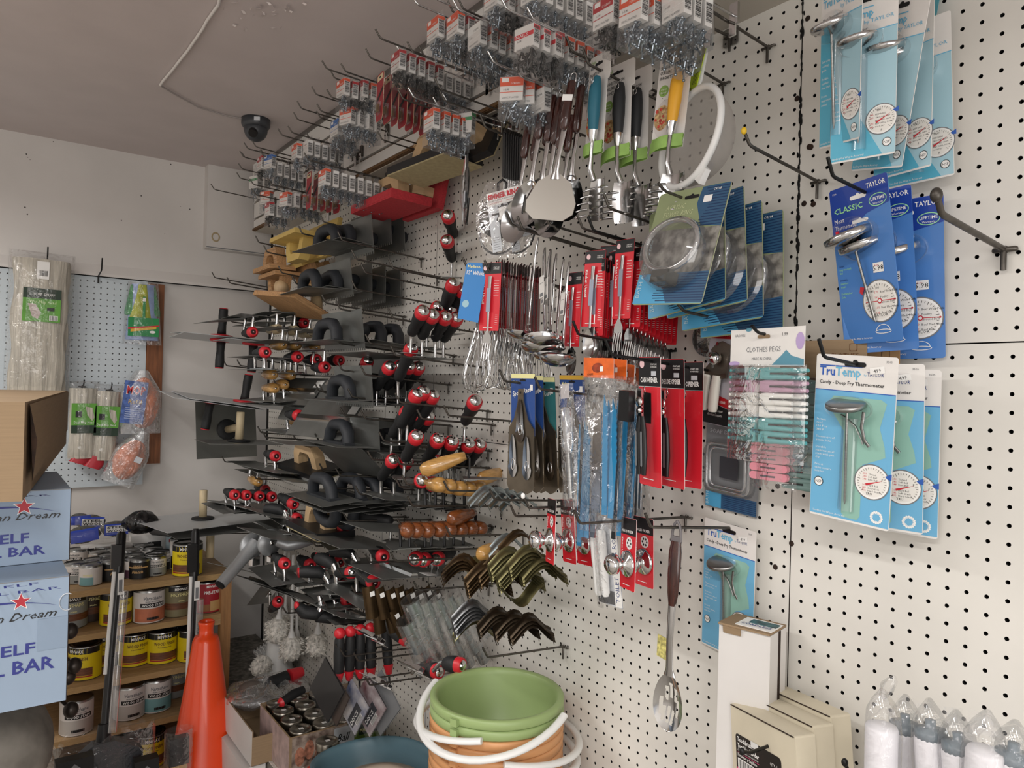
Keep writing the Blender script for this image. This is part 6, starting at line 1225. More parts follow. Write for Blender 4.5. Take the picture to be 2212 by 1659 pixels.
for i, (px, py, Y, lab) in enumerate(((800, 1378, 1.9, 'folded aluminium bracket hanging in front of the upright scrapers'), (897, 1450, 1.6, 'folded aluminium bracket on the hooks left of the green bucket'), (815, 1475, 1.85, 'small bright bracket over the square packs'))):
    b = MB(); b.T = Matrix.Rotation(R(38), 4, 'Y'); b.prism([(-.05, 0), (-.02, 0), (-.018, .012), (-.004, .012), (-.002, 0), (.012, 0), (.014, .012), (.028, .012), (.03, 0), (.05, 0), (.05, .0015), (.031, .0015), (.029, .0135), (.013, .0135), (.011, .0015), (-.001, .0015), (-.003, .0135), (-.019, .0135), (-.021, .0015), (-.05, .0015)], -.03, .03, STEEL)
    tag(b.build('folded_bracket', None, tp(WY(px, py, Y), 10, 0, 0)), lab, 'bracket')
# chevron shaped bronze brackets
BRZ = M('bronze_metal', '4a3a26', .35, .8, var=.25, scale=20); OLV = M('olive_brass', '6f6a48', .35, .8, var=.15, scale=20); GRZ = M('dull_zinc', '6a6b6c', .35, .85, var=.15, scale=20); DBZ = M('dark_bronze', '3c3226', .4, .8, var=.2, scale=20); ZNC = M('bright_zinc', '98a3a6', .3, .9)
def bracket(mat):
    t = thing('bent_bracket', '', 'bracket'); b = MB(); b.T = Matrix.Scale(.62, 4)
    path = [(-.07, -.026), (-.035, .012), (-.014, .028), (.004, .033), (.022, .028), (.044, .006), (.066, -.014), (.088, -.026)]
    def fn(u, v):
        k = u*(len(path)-1); i = min(int(k), len(path)-2); f = k-i; x = path[i][0]*(1-f)+path[i+1][0]*f; z = path[i][1]*(1-f)+path[i+1][1]*f
        w_ = v*2-1; lip = .008*(abs(w_)**6)*(1 if w_ < 0 else -1)
        return (x, w_*.022, z-lip)
    b.grid(fn, 22, 9, mat); b.grid(lambda u, v: tuple(Vector(fn(u, v))+Vector((0, 0, -.0016))), 22, 9, mat)
    b.tube([(.082, -.022, -.040), (.084, -.012, -.036), (.086, 0, -.034), (.084, .012, -.030), (.082, .022, -.026)], .0014, mat, 6); b.build('strip', t)
    b = MB(); b.T = Matrix.Scale(.62, 4); b.tube([(-.0705, -.022, -.043), (-.0705, 0, -.036), (-.0705, .022, -.028)], .0016, mat, 6); b.build('end_lip', t); return t
def stack(mat, px, py, Y, n, words, dz=-.0075, dx=.002, dy=0., yaw=-20, cnt=None, roll=0):
    t = bracket(mat); P_ = WY(px, py, Y)
    for i in range(n):
        m_ = tp(P_+Vector((dx*i, dy*i, dz*i)), yaw+rnd.uniform(-3, 3), 0, roll)
        if i == 0: t.matrix_basis = m_; t['label'] = 'top one of the '+words; t['group'] = words
        else: dup(t, m_, '%s one down of the ' % ORD[i]+words, words)
stack(BRZ, 1048, 1238, 1.30, 5, 'dark brown bent brackets, upper front stack'); stack(BRZ, 1075, 1225, 1.28, 4, 'dark brown bent brackets behind the upper front stack')
stack(OLV, 1100, 1208, 1.25, 4, 'olive bent brackets nearest the brown ones'); stack(OLV, 1142, 1205, 1.20, 4, 'olive bent brackets in the right middle'); stack(OLV, 1118, 1232, 1.22, 4, 'olive bent brackets in the lower middle'); stack(OLV, 1168, 1225, 1.18, 3, 'rightmost olive bent brackets')
stack(BRZ, 998, 1222, 1.36, 4, 'brown brackets slanting at the left of the upper stack', yaw=-40)
stack(GRZ, 1020, 1322, 1.34, 5, 'grey bent brackets, lower front stack'); stack(DBZ, 1075, 1338, 1.30, 3, 'dark bronze brackets right of the grey stack'); stack(DBZ, 1110, 1345, 1.27, 3, 'dark bronze brackets in the lower middle'); stack(DBZ, 1142, 1352, 1.24, 3, 'rightmost dark bronze brackets')
t = bracket(OLV); t.matrix_basis = tp(WY(1022, 1358, 1.36), -20, 0, 0); t['label'] = 'olive bracket alone under the grey lower stack'
t = bracket(OLV); t.matrix_basis = tp(WY(1120, 1282, 1.2), 0, 180, 0); t['label'] = 'olive bracket hanging upside down below the upper stacks'
t = bracket(OLV); t.matrix_basis = tp(WY(1045, 1220, 1.42), 0, 10, 20); t['label'] = 'olive bracket behind the tan handle end'
stack(ZNC, 1052, 1072, 1.42, 4, 'zinc brackets with yellow labels under the tan handles', dz=-.006, dx=.03); stack(BRZ, 1120, 1170, 1.28, 1, 'brown bracket on the hook left of the lid knobs'); stack(ZNC, 1095, 1178, 1.32, 1, 'zinc bracket below the brown one')
# bronze clips and bagged ones
def clip(m, label, mat=BRZ, bag=False, h=.085):
    t = thing('channel_clip', label, 'bracket', m, 'half round channel clips'); b = MB()
    for q in (0, .0012): b.grid(lambda u, v: (.017*math.cos(math.pi*u)*(1-q*20*0), -.014*math.sin(math.pi*u)+q, -h*v), 9, 4, mat)
    b.build('channel', t); b = MB(); b.grid(lambda u, v: (.02+.016*math.cos(math.pi*u), .01-.012*math.sin(math.pi*u), -h*.9-.06*v), 9, 3, mat); b.build('lower_lip', t)
    if bag: b = MB(); b.grid(lambda u, v: (.034*math.cos(2*math.pi*u)+.005, .026*math.sin(2*math.pi*u), .01-(h+.07)*v), 14, 6, BAG, closed=True); b.build('plastic_bag', t)
    else: b = MB(); b.box((.002, -.0148, -.02), (.012, .001, .012), WHITE); b.build('price_sticker', t)
    return t
for i, (px, py, rl) in enumerate(((795, 1264, -10), (815, 1268, -16), (838, 1270, -20), (858, 1266, -14), (880, 1270, -22), (898, 1272, -22), (915, 1266, -24), (935, 1272, -26), (870, 1300, -24), (845, 1315, -28))):
    clip(tp(WY(px, py, 1.72), 0, 0, rl), 'half round bronze clip, %s from the left in the upper clip row' % ORD[i] if i < 8 else ['lower bronze clip with a small round flag sticker', 'lowest bronze clip hanging in front of the row'][i-8])
for i, (px, py, rl) in enumerate(((890, 1300, -24), (915, 1300, -24), (940, 1295, -26), (965, 1290, -28), (985, 1290, -30), (1005, 1295, -30), (880, 1345, -26), (905, 1350, -26), (935, 1355, -26), (965, 1360, -28), (995, 1355, -30))):
    clip(tp(WY(px, py, 1.60), 0, 0, rl), 'bagged zinc clip, %s from the left in the %s bagged row' % (ORD[i if i < 6 else i-6], 'upper' if i < 6 else 'lower'), ZNC, True)
# long hooks of the tool racks, counted from the top
HK = [(560, 524), (578, 545), (610, 590), (654, 505), (700, 480), (740, 520), (770, 560), (498, 612), (465, 600), (640, 613), (705, 655), (770, 625), (790, 590), (850, 580), (500, 695), (736, 668), (850, 688), (735, 742), (800, 742), (490, 790), (520, 790), (560, 778), (855, 768), (740, 800), (790, 810), (690, 845), (600, 835), (700, 848), (762, 858), (865, 870), (745, 898), (790, 905), (970, 898), (912, 905), (565, 935), (575, 945), (640, 950), (830, 953), (905, 965), (690, 953), (805, 993), (865, 1003), (700, 1018), (735, 1028), (487, 998), (555, 1035), (720, 1055), (778, 1068), (880, 1047), (970, 1060), (865, 1052), (892, 1093), (1070, 1080), (705, 1118), (752, 1125), (728, 1135), (545, 1103), (870, 1140), (975, 1158), (450, 1145), (470, 1153), (683, 1180), (905, 1190), (1115, 1115), (750, 1222), (800, 1215), (855, 1212), (740, 1245), (770, 1283), (905, 1275), (710, 1315), (640, 1303), (620, 1325), (735, 1408), (745, 1418), (775, 1428), (775, 1470), (800, 1480), (1055, 1420), (1010, 1265)]
NUM = ['twenty', 'thirty', 'forty', 'fifty', 'sixty', 'seventy', 'eighty']
for i, (px, py) in enumerate(sorted(HK, key=lambda q: q[1])):
    L = .27 if px < 900 else .22; e = WX(px, py, -L); lab = ORD[i] if i < 18 else (['nineteenth'][0] if i == 18 else NUM[(i+1)//10-2]+('' if (i+1) % 10 == 0 else '-'+ORD[(i+1) % 10-1]) if (i+1) % 10 else NUM[(i+1)//10-2]+'th')
    hook(min(e.y, 3.46), e.z-L*math.sin(R(4.5)), L, 4.5, label='long dark peg hook among the trowels, its tip %s from the top' % lab.replace('tyth', 'tieth'), group='long dark hooks of the tool racks')
# ================================================================ shelf unit with cans
PLY = M('plywood_shelf', 'b3936b', .65, var=.14, scale=10, stretch=(1, 10, 10)); PLYE = M('plywood_edge', 'a98a5c', .7, var=.2, scale=30, stretch=(1, 1, 40)); POST = M('pine_post', '9a7046', .6, var=.15, scale=12, stretch=(10, 10, 1))
t = thing('paint_shelf', 'rough plywood shelf unit packed with stain cans by the back wall', 'shelf', Matrix.Translation((-.65, 3.2, 0)))
SZ = [.858, .70, .518, .338, .15]
for i, z in enumerate(SZ):
    x1 = -.286 if i == 0 else -.327; b = MB(); b.box(((-1.05+x1)/2+.65, .03, z-.011), (x1+1.05, .46, .022), PLY); b.box(((-1.05+x1)/2+.65, -.2012, z-.011), (x1+1.05, .002, .022), PLYE); b.build('shelf_board', t)
for x, y in ((-.307, -.18), (-.307, .24), (-1.03, .24), (-1.03, -.18)): b = MB(); b.box((x+.65, y, .417), (.038, .038, .834), POST); b.build('post', t)
b = MB()
for z in SZ[1:]: b.box((.318, -.182, z-.033), (.03, .03, .022), PLY)
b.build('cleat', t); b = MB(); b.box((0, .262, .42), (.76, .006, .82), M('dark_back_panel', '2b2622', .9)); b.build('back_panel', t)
TIN = M('tin_can', 'a8a9a8', .3, 1., var=.08, scale=20)
def can(r, h, base, parts, texts, lid=TIN, dark=False):
    """parts = coloured bands on the wrap label (z0, z1, material); texts printed on the viewer's side"""
    t = thing('stain_can', '', 'can'); b = MB(); b.lathe([(r*.97, 0), (r, .002), (r, h-.004), (r*.98, h-.002)], TIN, 28); b.build('can_body', t)
    b = MB(); b.lathe([(r*.985, h-.003), (r*1.01, h), (r*.95, h+.001), (r*.90, h-.004), (r*.80, h-.004), (r*.76, h-.001), (0, h-.001)], lid, 28); b.build('lid', t)
    b = MB(); rr_ = r+.0006
    b.grid(lambda u, v: (rr_*math.cos(2*math.pi*u), rr_*math.sin(2*math.pi*u), .004+(h-.012)*v), 28, 2, base, closed=True)
    for z0, z1, m, a0, a1 in parts:
        b.grid(lambda u, v: (lambda a: ((rr_+.0003)*math.sin(a), -(rr_+.0003)*math.cos(a), h*(z0+(z1-z0)*v)))(R(a0+(a1-a0)*u)), 14, 2, m)
    for s_, z, hh, m, w_, sh, off in texts:
        vs, fs = _text(s_, sh, .02, 1.); x0 = min(v[0] for v in vs); W_ = max(v[0] for v in vs)-x0
        out = []
        for a, c in vs: q = ((a-x0)/W_-.5)*w_/rr_+off; out.append(((rr_+.0008)*math.sin(q), -(rr_+.0008)*math.cos(q), h*z+c*hh/.73))
        b.add(out, fs, m)
    b.build('wrap_label', t); return t
CW = M('can_label_white', 'd5d0cc', .5); CY = M('can_label_yellow', 'e3cb12', .45); CO = M('can_label_olive', '7d7556', .5); CR = M('can_label_red', 'a3222f', .45); CTEAL = M('can_label_teal', '6f9ca0', .5); CBR = M('wood_picture', '6b4028', .5, var=.3, scale=30, stretch=(1, 1, 8)); CTERR = M('terracotta_print', 'b4694a', .5, var=.15, scale=30); CGR = M('can_label_grey', '8b8e8c', .5); CPU = M('plum_print', '4a2d3c', .5); CTAN = M('tan_wood_print', 'c9a36c', .5); DLID = M('dark_lid', '241e1b', .3, .6)
def vara(col, r=.054, h=.124, lid=TIN): return can(r, h, CW, [(.06, .46, col, -75, 75), (.5, .62, BLACK, -48, 48), (.12, .2, BLACK, -22, 22)], [('Varathane', .72, h*.11, GREYP, r*1.25, .3, 0), ('WOOD STAIN', .525, h*.075, WHITE, r*1.45, 0, 0), ('PREMIUM FAST DRY', .65, h*.035, GREYP, r*1.0, 0, 0)], lid)
def minw(r=.054, h=.124, pic=CBR, lid=DLID, off=0): return can(r, h, CY, [(.78, .95, BLACK, -90, 90), (.16, .38, pic, -60, 60), (.11, .15, CR, -60, 60)], [('MINWAX', .82, h*.09, WHITE, r*.95, 0, off), ('WOOD FINISH', .60, h*.10, M('brown_print'), r*1.45, 0, off), ('Penetrating Stain', .52, h*.04, M('brown_print'), r*.9, 0, off)], lid)
def poly(base, r=.054, h=.124): return can(r, h, base, [(.8, .96, BLACK, -50, 50), (.25, .45, CBR, -70, 70)], [('MINWAX', .84, h*.08, WHITE, r*.9, 0, 0), ('POLYSHADES', .66, h*.10, CREAMP, r*1.4, 0, 0), ('stain', .5, h*.05, CREAMP, r*.4, 0, 0)], DLID)
def pre(): return can(.054, .124, CR, [(.08, .4, CTAN, -10, 60), (.08, .3, M('tan_wood_dark', '96663e', .5), -55, -12)], [('MINWAX', .82, .010, WHITE, .048, 0, 0), ('PRE-STAIN', .62, .013, WHITE, .066, 0, 0)], DLID)
def cplace(o, px, py, z, yaw, lab, grp=None, use_lid=None, first=False):
    p_ = WZ(px, py, z if use_lid is None else z+use_lid); m_ = Matrix.Translation((p_.x, max(3.06, min(3.38, p_.y)), z)) @ Matrix.Rotation(R(yaw), 4, 'Z')
    if first: o.matrix_basis = m_; o['label'] = lab; (grp and o.__setitem__('group', grp))
    else: o = dup(o, m_, lab, grp)
    return o
G = 'small stain cans on the top board'
small = [can(.037, .074, CW, [(.06, .44, CTEAL, -80, 0), (.06, .9, CW, 0, 80)], [('POLYSHADES', .5, .007, CREAMP, .03, 0, -.5)]), vara(CGR, .037, .074), vara(CPU, .037, .074), can(.037, .074, BLACK, [(.6, .66, CTAN, -60, 60)], [('Finish', .34, .011, CTAN, .04, .3, 0), ('STAIN', .66, .007, CTAN, .03, 0, 0)]), vara(M('near_black_print', '26231f', .5), .037, .074)]
fr = [(0, 195, 1262, 'small can with teal and white label at the front edge of the top board'), (1, 236, 1249, 'small can with white and grey label, front row, behind the left broom pole'), (2, 290, 1246, 'small can with plum lower label in the front row'), (3, 334, 1236, 'small black can with gold lettering at the end of the front row'), (4, 161, 1258, 'small can with black lower label beside the blue carton')]
for k, px, py, lab in fr: cplace(small[k], px, py, .858, 8, lab, G, first=True)
bk = [(166, 1215), (166, 1183), (203, 1207), (232, 1198), (240, 1210), (215, 1190), (226, 1178), (292, 1198), (280, 1187), (302, 1206), (337, 1200), (347, 1190), (330, 1183), (311, 1177), (305, 1170), (262, 1200), (250, 1186)]
for i, (px, py) in enumerate(bk): cplace(small[(i*3+1) % 5], px, py, .858, rnd.uniform(-30, 30), 'small can standing behind the front row of the top board, %s by its lid' % ORD[i], G, use_lid=.074)
q = [can(.05, .12, M('pale_blue_label', 'b9cdd6', .5), [(.7, .8, CR, -60, 60)], [('FINISH', .55, .008, TD, .05, 0, 0)]), vara(BLACK, .05, .12), minw(.054, .124, CBR, TIN, .1)]
cplace(q[0], 387, 1148, .858, 0, 'tall pale blue can at the back right of the top board', use_lid=.12, first=True); cplace(q[1], 397, 1162, .858, 0, 'quart can with black and white label between the blue and yellow ones', use_lid=.12, first=True); cplace(q[2], 415, 1178, .858, -20, 'yellow can with bright lid at the right end of the top board', use_lid=.124, first=True)
v1 = vara(CTERR); v2 = vara(CTEAL); v3 = vara(M('pale_grey_can_print', 'b4aea8', .5)); m1 = minw(); p1 = poly(CO); p2 = poly(M('can_label_brown', '3c2c22', .5)); p3 = poly(CGR); r1 = pre()
cplace(v1, 322, 1341, .70, 6, 'white can with terracotta label WOOD STAIN on the second board', first=True); cplace(p1, 382, 1326, .70, 4, 'olive POLYSHADES can on the second board right of the terracotta one', first=True); cplace(r1, 446, 1318, .70, 10, 'red PRE-STAIN can at the right end of the second board', first=True)
cplace(m1, 250, 1345, .70, 4, 'yellow WOOD FINISH can on the second board behind the pole', first=True); cplace(p2, 195, 1336, .70, 2, 'dark brown can deep on the second board', first=True); cplace(p3, 152, 1352, .70, 4, 'grey POLYSHADES can at the left of the second board', first=True)
cplace(m1, 288, 1432, .518, 8, 'yellow WOOD FINISH can on the third board just right of the pole'); cplace(m1, 349, 1426, .518, 0, 'yellow WOOD FINISH can on the third board, second from its right'); cplace(m1, 183, 1460, .518, -40, 'large yellow can with white sticker at the left of the third board'); cplace(m1, 224, 1432, .518, 10, 'yellow can hidden behind the left pole on the third board'); cplace(m1, 378, 1412, .518, 20, 'yellow can in the dark behind the right pair of the third board')
cplace(m1, 415, 1422, .518, 15, 'yellow can edge between the right pole and the cone'); cplace(v2, 336, 1530, .338, 6, 'white can with teal label on the fourth board', first=True); cplace(v3, 278, 1546, .338, 10, 'white can with pale grey label on the fourth board', first=True); cplace(v3, 165, 1580, .338, 0, 'white can at the left of the fourth board by the metal ball'); cplace(p3, 374, 1500, .338, 0, 'dim grey can at the right of the fourth board')
cplace(m1, 340, 1688, .15, 0, 'yellow can low down beside the orange cone'); cplace(v3, 283, 1700, .15, 0, 'white can deep on the lowest board')
b = MB(); b.box((0, 0, .052), (.16, .05, .104), CARDW); b.box((.01, -.0255, .05), (.05, .001, .05), BLACK); tag(b.build('small_carton', None, Matrix.Translation((WY(330, 1170, 3.36).x, 3.40, .858))), 'plain off white carton behind the small cans on the right', 'box')
b = MB(); b.box((0, 0, .04), (.2, .04, .08), CARDW); b.box((-.07, -.0205, .04), (.03, .001, .06), BLACK); b.box((-.07, -.021, .03), (.02, .001, .03), CY); tag(b.build('small_carton', None, Matrix.Translation((WY(240, 1190, 3.34).x, 3.40, .858))), 'black and yellow printed carton behind the small cans on the left', 'box')
# steel wool packs, black bag
def wool(px, py, Y, s, lab, txt=True, roll=0, wm=None):
    t = thing('steel_wool_pack', lab, 'steel wool', Matrix.Translation(WY(px, py, Y)) @ Matrix.Rotation(R(roll), 4, 'Y')); b = MB(); cloth_blob(b, (0, .0, 0), .05*s, .035, .03*s, wm or M('steel_wool', '55544f', .9, .3, var=.4, scale=120, bump=.6), int(px), 18, 8); b.build('wool_roll', t)
    b = MB(); b.rect(-.042*s, -.018*s, .042*s, .026*s, -.042, M('royal_blue_print', '1f45c0', .4))
    if txt: b.rect(-.036*s, -.006*s, .04*s, .02*s, -.0425, WHITE); b.text('STEEL', -.033*s, .009*s, .009*s, BLACK, y=-.043, w=.066*s, bold=.04); b.text('WOOL', -.033*s, -.005*s, .011*s, BLACK, y=-.043, w=.066*s, bold=.02); b.text('LANA DE ACERO', -.033*s, -.013*s, .004*s, WHITE, y=-.043, w=.05*s)
    b.build('printed_band', t); b = MB(); b.grid(lambda u, v: (.058*s*(2*v-1), -.02-.027*math.sin(math.pi*u)*(1 if .05 < v < .95 else .4), .034*s*math.cos(math.pi*u)), 10, 8, BAG); b.build('plastic_wrap', t)
wool(248, 1142, 3.3, 1.0, 'blue and white STEEL WOOL pack facing front at the shelf back'); wool(196, 1128, 3.36, 1.0, 'steel wool pack lying behind the front facing one', roll=4); wool(180, 1155, 3.22, 1.1, 'clear wrapped grey steel wool roll with a narrow blue band', txt=False, roll=-6); wool(172, 1122, 3.38, .8, 'steel wool pack with a yellow band beside the blue carton', txt=False)
b = MB(); cloth_blob(b, (0, 0, 0), .062, .05, .046, M('black_film', '141416', .25, bump=.9, scale=40, coat=.5), 9, 22, 10); tag(b.build('black_bag', None, Matrix.Translation(WY(306, 1128, 3.25))), 'lump wrapped in shiny black plastic behind the stain cans', 'bag')
b = MB(); b.box((0, 0, 0), (.16, .2, .004), M('black_mesh_panel', '1b1b1b', .5, var=.5, scale=150)); tag(b.build('black_mesh_panel', None, Matrix.Translation(WY(362, 1150, 3.3)) @ Matrix.Rotation(R(12), 4, 'Y')), 'black perforated sheet under the edge of the big aluminium plate', 'panel')
# ---------------------------------------------------------------- poles with bagged heads
def pole(lab, top, bot, head):
    t = thing('boxed_broom', lab, 'broom', Matrix.Translation(bot)); d = (top-bot); L = d.length; n = d/L
    b = MB(); b.tube([n*(L*.80), n*(L*.985), n*L], [.0165, .0145, .009], BPL, 14); b.box(tuple(n*(L*.88)+Vector((-.012, -.012, 0))), (.03, .016, L*.12), BPL); b.build('hand_grip', t)
    b = MB(); b.tube([n*.0, n*(L*.81)], .0125, BPL, 12); b.build('pole_tube', t)
    b = MB(); b.tube([n*(L*.30)+Vector((-.011, -.004, 0)), n*(L*.8)+Vector((-.011, -.004, 0))], .007, WPL, 8); b.build('white_liner', t)
    b = MB(); b.box(tuple(n*(L*.74)+Vector((.008, -.016, 0))), (.018, .002, .07), WHITE); b.box(tuple(n*(L*.73)+Vector((.008, -.0172, 0))), (.010, .0006, .04), GREYP); b.build('price_label', t)
    b = MB(); b.box(tuple(n*(L*.36)+Vector((.012, -.006, 0))), (.016, .02, .03), BPL); b.build('clip', t)
    b = MB(); b.tube([n*(L*.02)+Vector((.02, -.016, 0)), n*(L*.7)+Vector((.02, -.01, 0))], .014, clear('sleeve_film', gloss=.5, haze=.1, rough=.1), 10); b.build('plastic_sleeve', t)
    if head:
        b = MB(); b.tube([(0, 0, .04), (0, 0, .0), (0, 0, -.03)], [.017, .021, .026], BPL, 12, flat=.7); hp = M('charcoal_plastic', '2c2f36', .5); b.prism([(-.10, -.22), (.12, -.22), (.11, -.06), (.03, -.015), (-.03, -.015), (-.09, -.06)], -.02, .02, hp); b.build('dustpan_head', t)
        b = MB(); b.grid(lambda u, v: (.145*math.cos(2*math.pi*u)*(1+.05*math.sin(9*u*6)), .045*math.sin(2*math.pi*u), .01-.25*v+.012*math.sin(12*u*6.28)*(1-v)), 30, 6, BAG, closed=True); b.build('plastic_bag', t)
    return t
pole('left black pole in clear sleeve with a bagged dustpan head', WY(263, 1148, 2.7), WY(224, 1590, 2.62), True)
pole('right black and white pole standing beside the orange cone', WY(423, 1142, 2.84), WY(404, 1660, 2.78), False)
t = thing('hand_broom', 'bagged whisk broom with straw and black head beside the cone', 'broom', Matrix.Translation(WY(385, 1640, 2.6)))
b = MB()
for i in range(10): b.tube([(-.02+.005*i, 0, 0), (-.03+.006*i, 0, -.2)], .0035, CTAN, 6)
b.build('straw', t); b = MB(); b.box((.0, 0, .03), (.06, .03, .09), BPL); b.build('black_head', t); b = MB(); b.grid(lambda u, v: (.045*math.cos(2*math.pi*u), .03*math.sin(2*math.pi*u), .1-.26*v), 14, 6, BAG, closed=True); b.build('plastic_bag', t)
for px, py, s_, lab in ((160, 1650, .1, 'dark flat item with a pale diamond mark beside the dustpan'), (315, 1650, .07, 'black plastic bracket stock between the dustpan and the straw broom')):
    b = MB(); b.box((0, 0, -.1), (s_, .04, .24), BLACK); b.box((0, -.021, -.01), (s_*.25, .001, s_*.25), GREYP, rot=(0, 45, 0)); tag(b.build('black_boxed_item', None, Matrix.Translation(WY(px, py, 2.55))), lab, 'box')
# ---------------------------------------------------------------- traffic cone
CONE = M('orange_cone', 'f04a18', .32, coat=.3)
t = thing('traffic_cone', 'bright orange traffic cone standing before the paint shelves', 'traffic cone', Matrix.Translation((WY(446, 1348, 2.72).x, 2.72, 0)))
b = MB(); b.lathe([(.155, .03), (.15, .05), (.142, .06), (.118, .22), (.1165, .2215), (.078, .47), (.077, .4715), (.0445, .70), (.038, .715), (.0255, .718), (.0235, .742), (.027, .758), (.0275, .764), (.0245, .768), (.021, .762), (.019, .72), (.03, .6)], CONE, 40); b.build('cone_body', t)
b = MB(); b.box((0, 0, .015), (.36, .36, .03), CONE); b.build('cone_base', t)
# ---------------------------------------------------------------- cartons at the left
BLUEC = M('pale_blue_carton', '8fa1b6', .6, var=.05, scale=4); INKB = M('ink_blue', '28307e', .5); STAR = M('star_red', 'b02030', .5)
def bcarton(lab, Y, z0, z1, xr, yd, star, dr, elf, bar, base):
    t = thing('towel_bar_carton', lab, 'box', Matrix.Translation((xr, Y, z0)), 'pale blue shelf and towel bar cartons'); b = MB(); b.box((-.3, yd/2, (z1-z0)/2), (.6, yd, z1-z0), BLUEC); b.box((.0008, .004, (z1-z0)/2), (.0015, .006, z1-z0), RUSTY); b.box((-.3, -.0003, z1-z0-.001), (.6, .001, .0015), GREYP); b.T = Matrix.Translation((-xr, 0, -z0)); y = -.0008
    sx, szz, sr = star
    for k, m, yy in ((1.18, WHITE, y), (1, STAR, y-.0003)):
        for i in range(5):
            a = R(90+72*i); b.face([(sx, szz), (sx+sr*k*.42*math.cos(a-R(36)), szz+sr*k*.42*math.sin(a-R(36))), (sx+sr*k*math.cos(a), szz+sr*k*math.sin(a)), (sx+sr*k*.42*math.cos(a+R(36)), szz+sr*k*.42*math.sin(a+R(36)))], yy, m)
    n = 12; up = [(sx-.09+.145*i/n, szz+.002-.016*((i/n-.35)/.65)**2*(1 if i/n > .35 else .3)) for i in range(n+1)]; dn = [(x, z-.006*(1-i/n)) for i, (x, z) in enumerate(up)]
    for i in range(n): b.face([dn[i], dn[i+1], up[i+1], up[i]], y+.0001, INKB)
    b.text('American Dream', dr[0], dr[1], dr[2], BLACK, y=y, al='r', w=dr[3], shear=.45, bold=.005); b.text('SHELF', elf[0], elf[1], elf[2], INKB, y=y, al='r', w=elf[3], bold=.02); b.text('TOWEL BAR', bar[0], bar[1], bar[2], INKB, y=y, al='r', w=bar[3], bold=.02)
    b.T = Matrix.Translation((-xr, 0, z1-z0+.0006)) @ Matrix.Rotation(R(-90), 4, 'X'); b.text('SHELF', elf[0], -.045, .02, INKB, y=0, al='r', w=elf[3]); b.text('TOWEL BAR', bar[0], -.09, .02, INKB, y=0, al='r', w=bar[3]); b.build('carton_body', t); return t
a = bcarton('lower pale blue carton, tall, with star and towel bar lettering', 1.51, 1.046, 1.267, -.9872, .36, (-1.0576, 1.231, .014), (-1.004, 1.199, .014, .175), (-1.035, 1.140, .0185, .092), (-1.0055, 1.108, .0225, .19), 0)
b = MB(); b.rect(-.045, .095, 0, .15, -.0012, M('tape_patch', '8496ab', .3)); b.build('tape_patch', a)
b = MB(); b.tube([(.0-.002+.012*math.cos(R(x)), -.001, .175+.015*math.sin(R(x))) for x in range(60, 301, 20)], .0025, M('pale_grey_print'), 6, flat=.3); b.build('hand_hole', a)
bcarton('upper pale blue carton, shorter, on top of the tall one', 1.635, 1.2685, 1.405, -.9765, .30, (-1.0505, 1.3755, .0155), (-.992, 1.351, .0135, .18), (-1.0415, 1.309, .0178, .084), (-1.015, 1.2845, .0172, .178), 0)
t = thing('kraft_carton', 'plain brown corrugated carton on top of the blue cartons, flap torn', 'box')
A_ = WZ(54, 869, 1.574); B_ = WZ(146, 844, 1.574); A_.z = B_.z = 1.4065; dr_ = (B_-A_).normalized(); lf = Vector((-dr_.y, dr_.x, 0)); ln = (B_-A_).length
b = MB(); P4 = [A_, B_, B_+lf*.45, A_+lf*.45]; up_ = Vector((0, 0, .1675))
b.add([tuple(p) for p in P4]+[tuple(p+up_) for p in P4], [(3, 2, 1, 0), (0, 1, 5, 4), (1, 2, 6, 5), (2, 3, 7, 6), (3, 0, 4, 7), (4, 5, 6, 7)], KRAFT); b.build('carton_body', t)
b = MB(); o_ = -lf*.004; q0 = A_+dr_*.03*ln+o_; q1 = A_+dr_*.98*ln+o_; b.add([tuple(q0+Vector((0, 0, .03))-lf*.006), tuple(q1+Vector((0, 0, .045))), tuple(q1+Vector((0, 0, .166))), tuple(q0+Vector((0, 0, .163)))], [(0, 1, 2, 3)], KRAFT); b.add([tuple(q0+Vector((0, 0, .03))-lf*.007), tuple(q0+Vector((0, 0, .1))-lf*.012), tuple(q0+Vector((0, 0, .163))), tuple(q0+dr_*.012+Vector((0, 0, .03))-lf*.006)], [(0, 1, 2, 3)], RUSTY); b.build('side_flap', t)
b = MB(); c_ = A_+up_+lf*.03+Vector((0, 0, .001)); b.add([tuple(c_+lf*.03), tuple(c_+dr_*.1+lf*.03), tuple(c_+dr_*.1+lf*.3), tuple(c_+lf*.3)], [(0, 1, 2, 3)], REDD); b.build('red_lining', t)
# ball ended hooks and the grey lump under the cartons
IRON = M('dark_iron', '3b3531', .35, .7)
t = thing('ball_hook_rack', 'dark iron rack with ball ended hooks half hidden behind the blue carton', 'rack', Matrix.Translation((-1.02, 1.95, 0)))
b = MB(); b.tube([(0, 0, 0), (0, 0, 1.02)], .012, IRON, 10); b.build('post', t)
for px, py in ((152, 1363), (160, 1438), (153, 1533), (147, 1462)):
    p_ = WD(px, py, 1.62)-Vector((-1.02, 1.95, 0)); b = MB(); b.tube([(0, 0, p_.z+.05), (p_.x*.6, p_.y*.6, p_.z+.035), tuple(p_)], .004, IRON, 8); b.build('arm', t); b = MB(); b.ell(tuple(p_), (.0155, .0155, .018), IRON, 18, 10); b.build('ball', t)
b = MB(); LUMP = M('stone_grey_lump', '6f6a63', .85, var=.35, scale=9, bump=.7, col2='8c877f')
for cz, rz_ in ((.90, .13), (.66, .15), (.42, .16), (.16, .16)): b.ell((0, 0, cz), (.15, .16, rz_), LUMP, 28, 14)
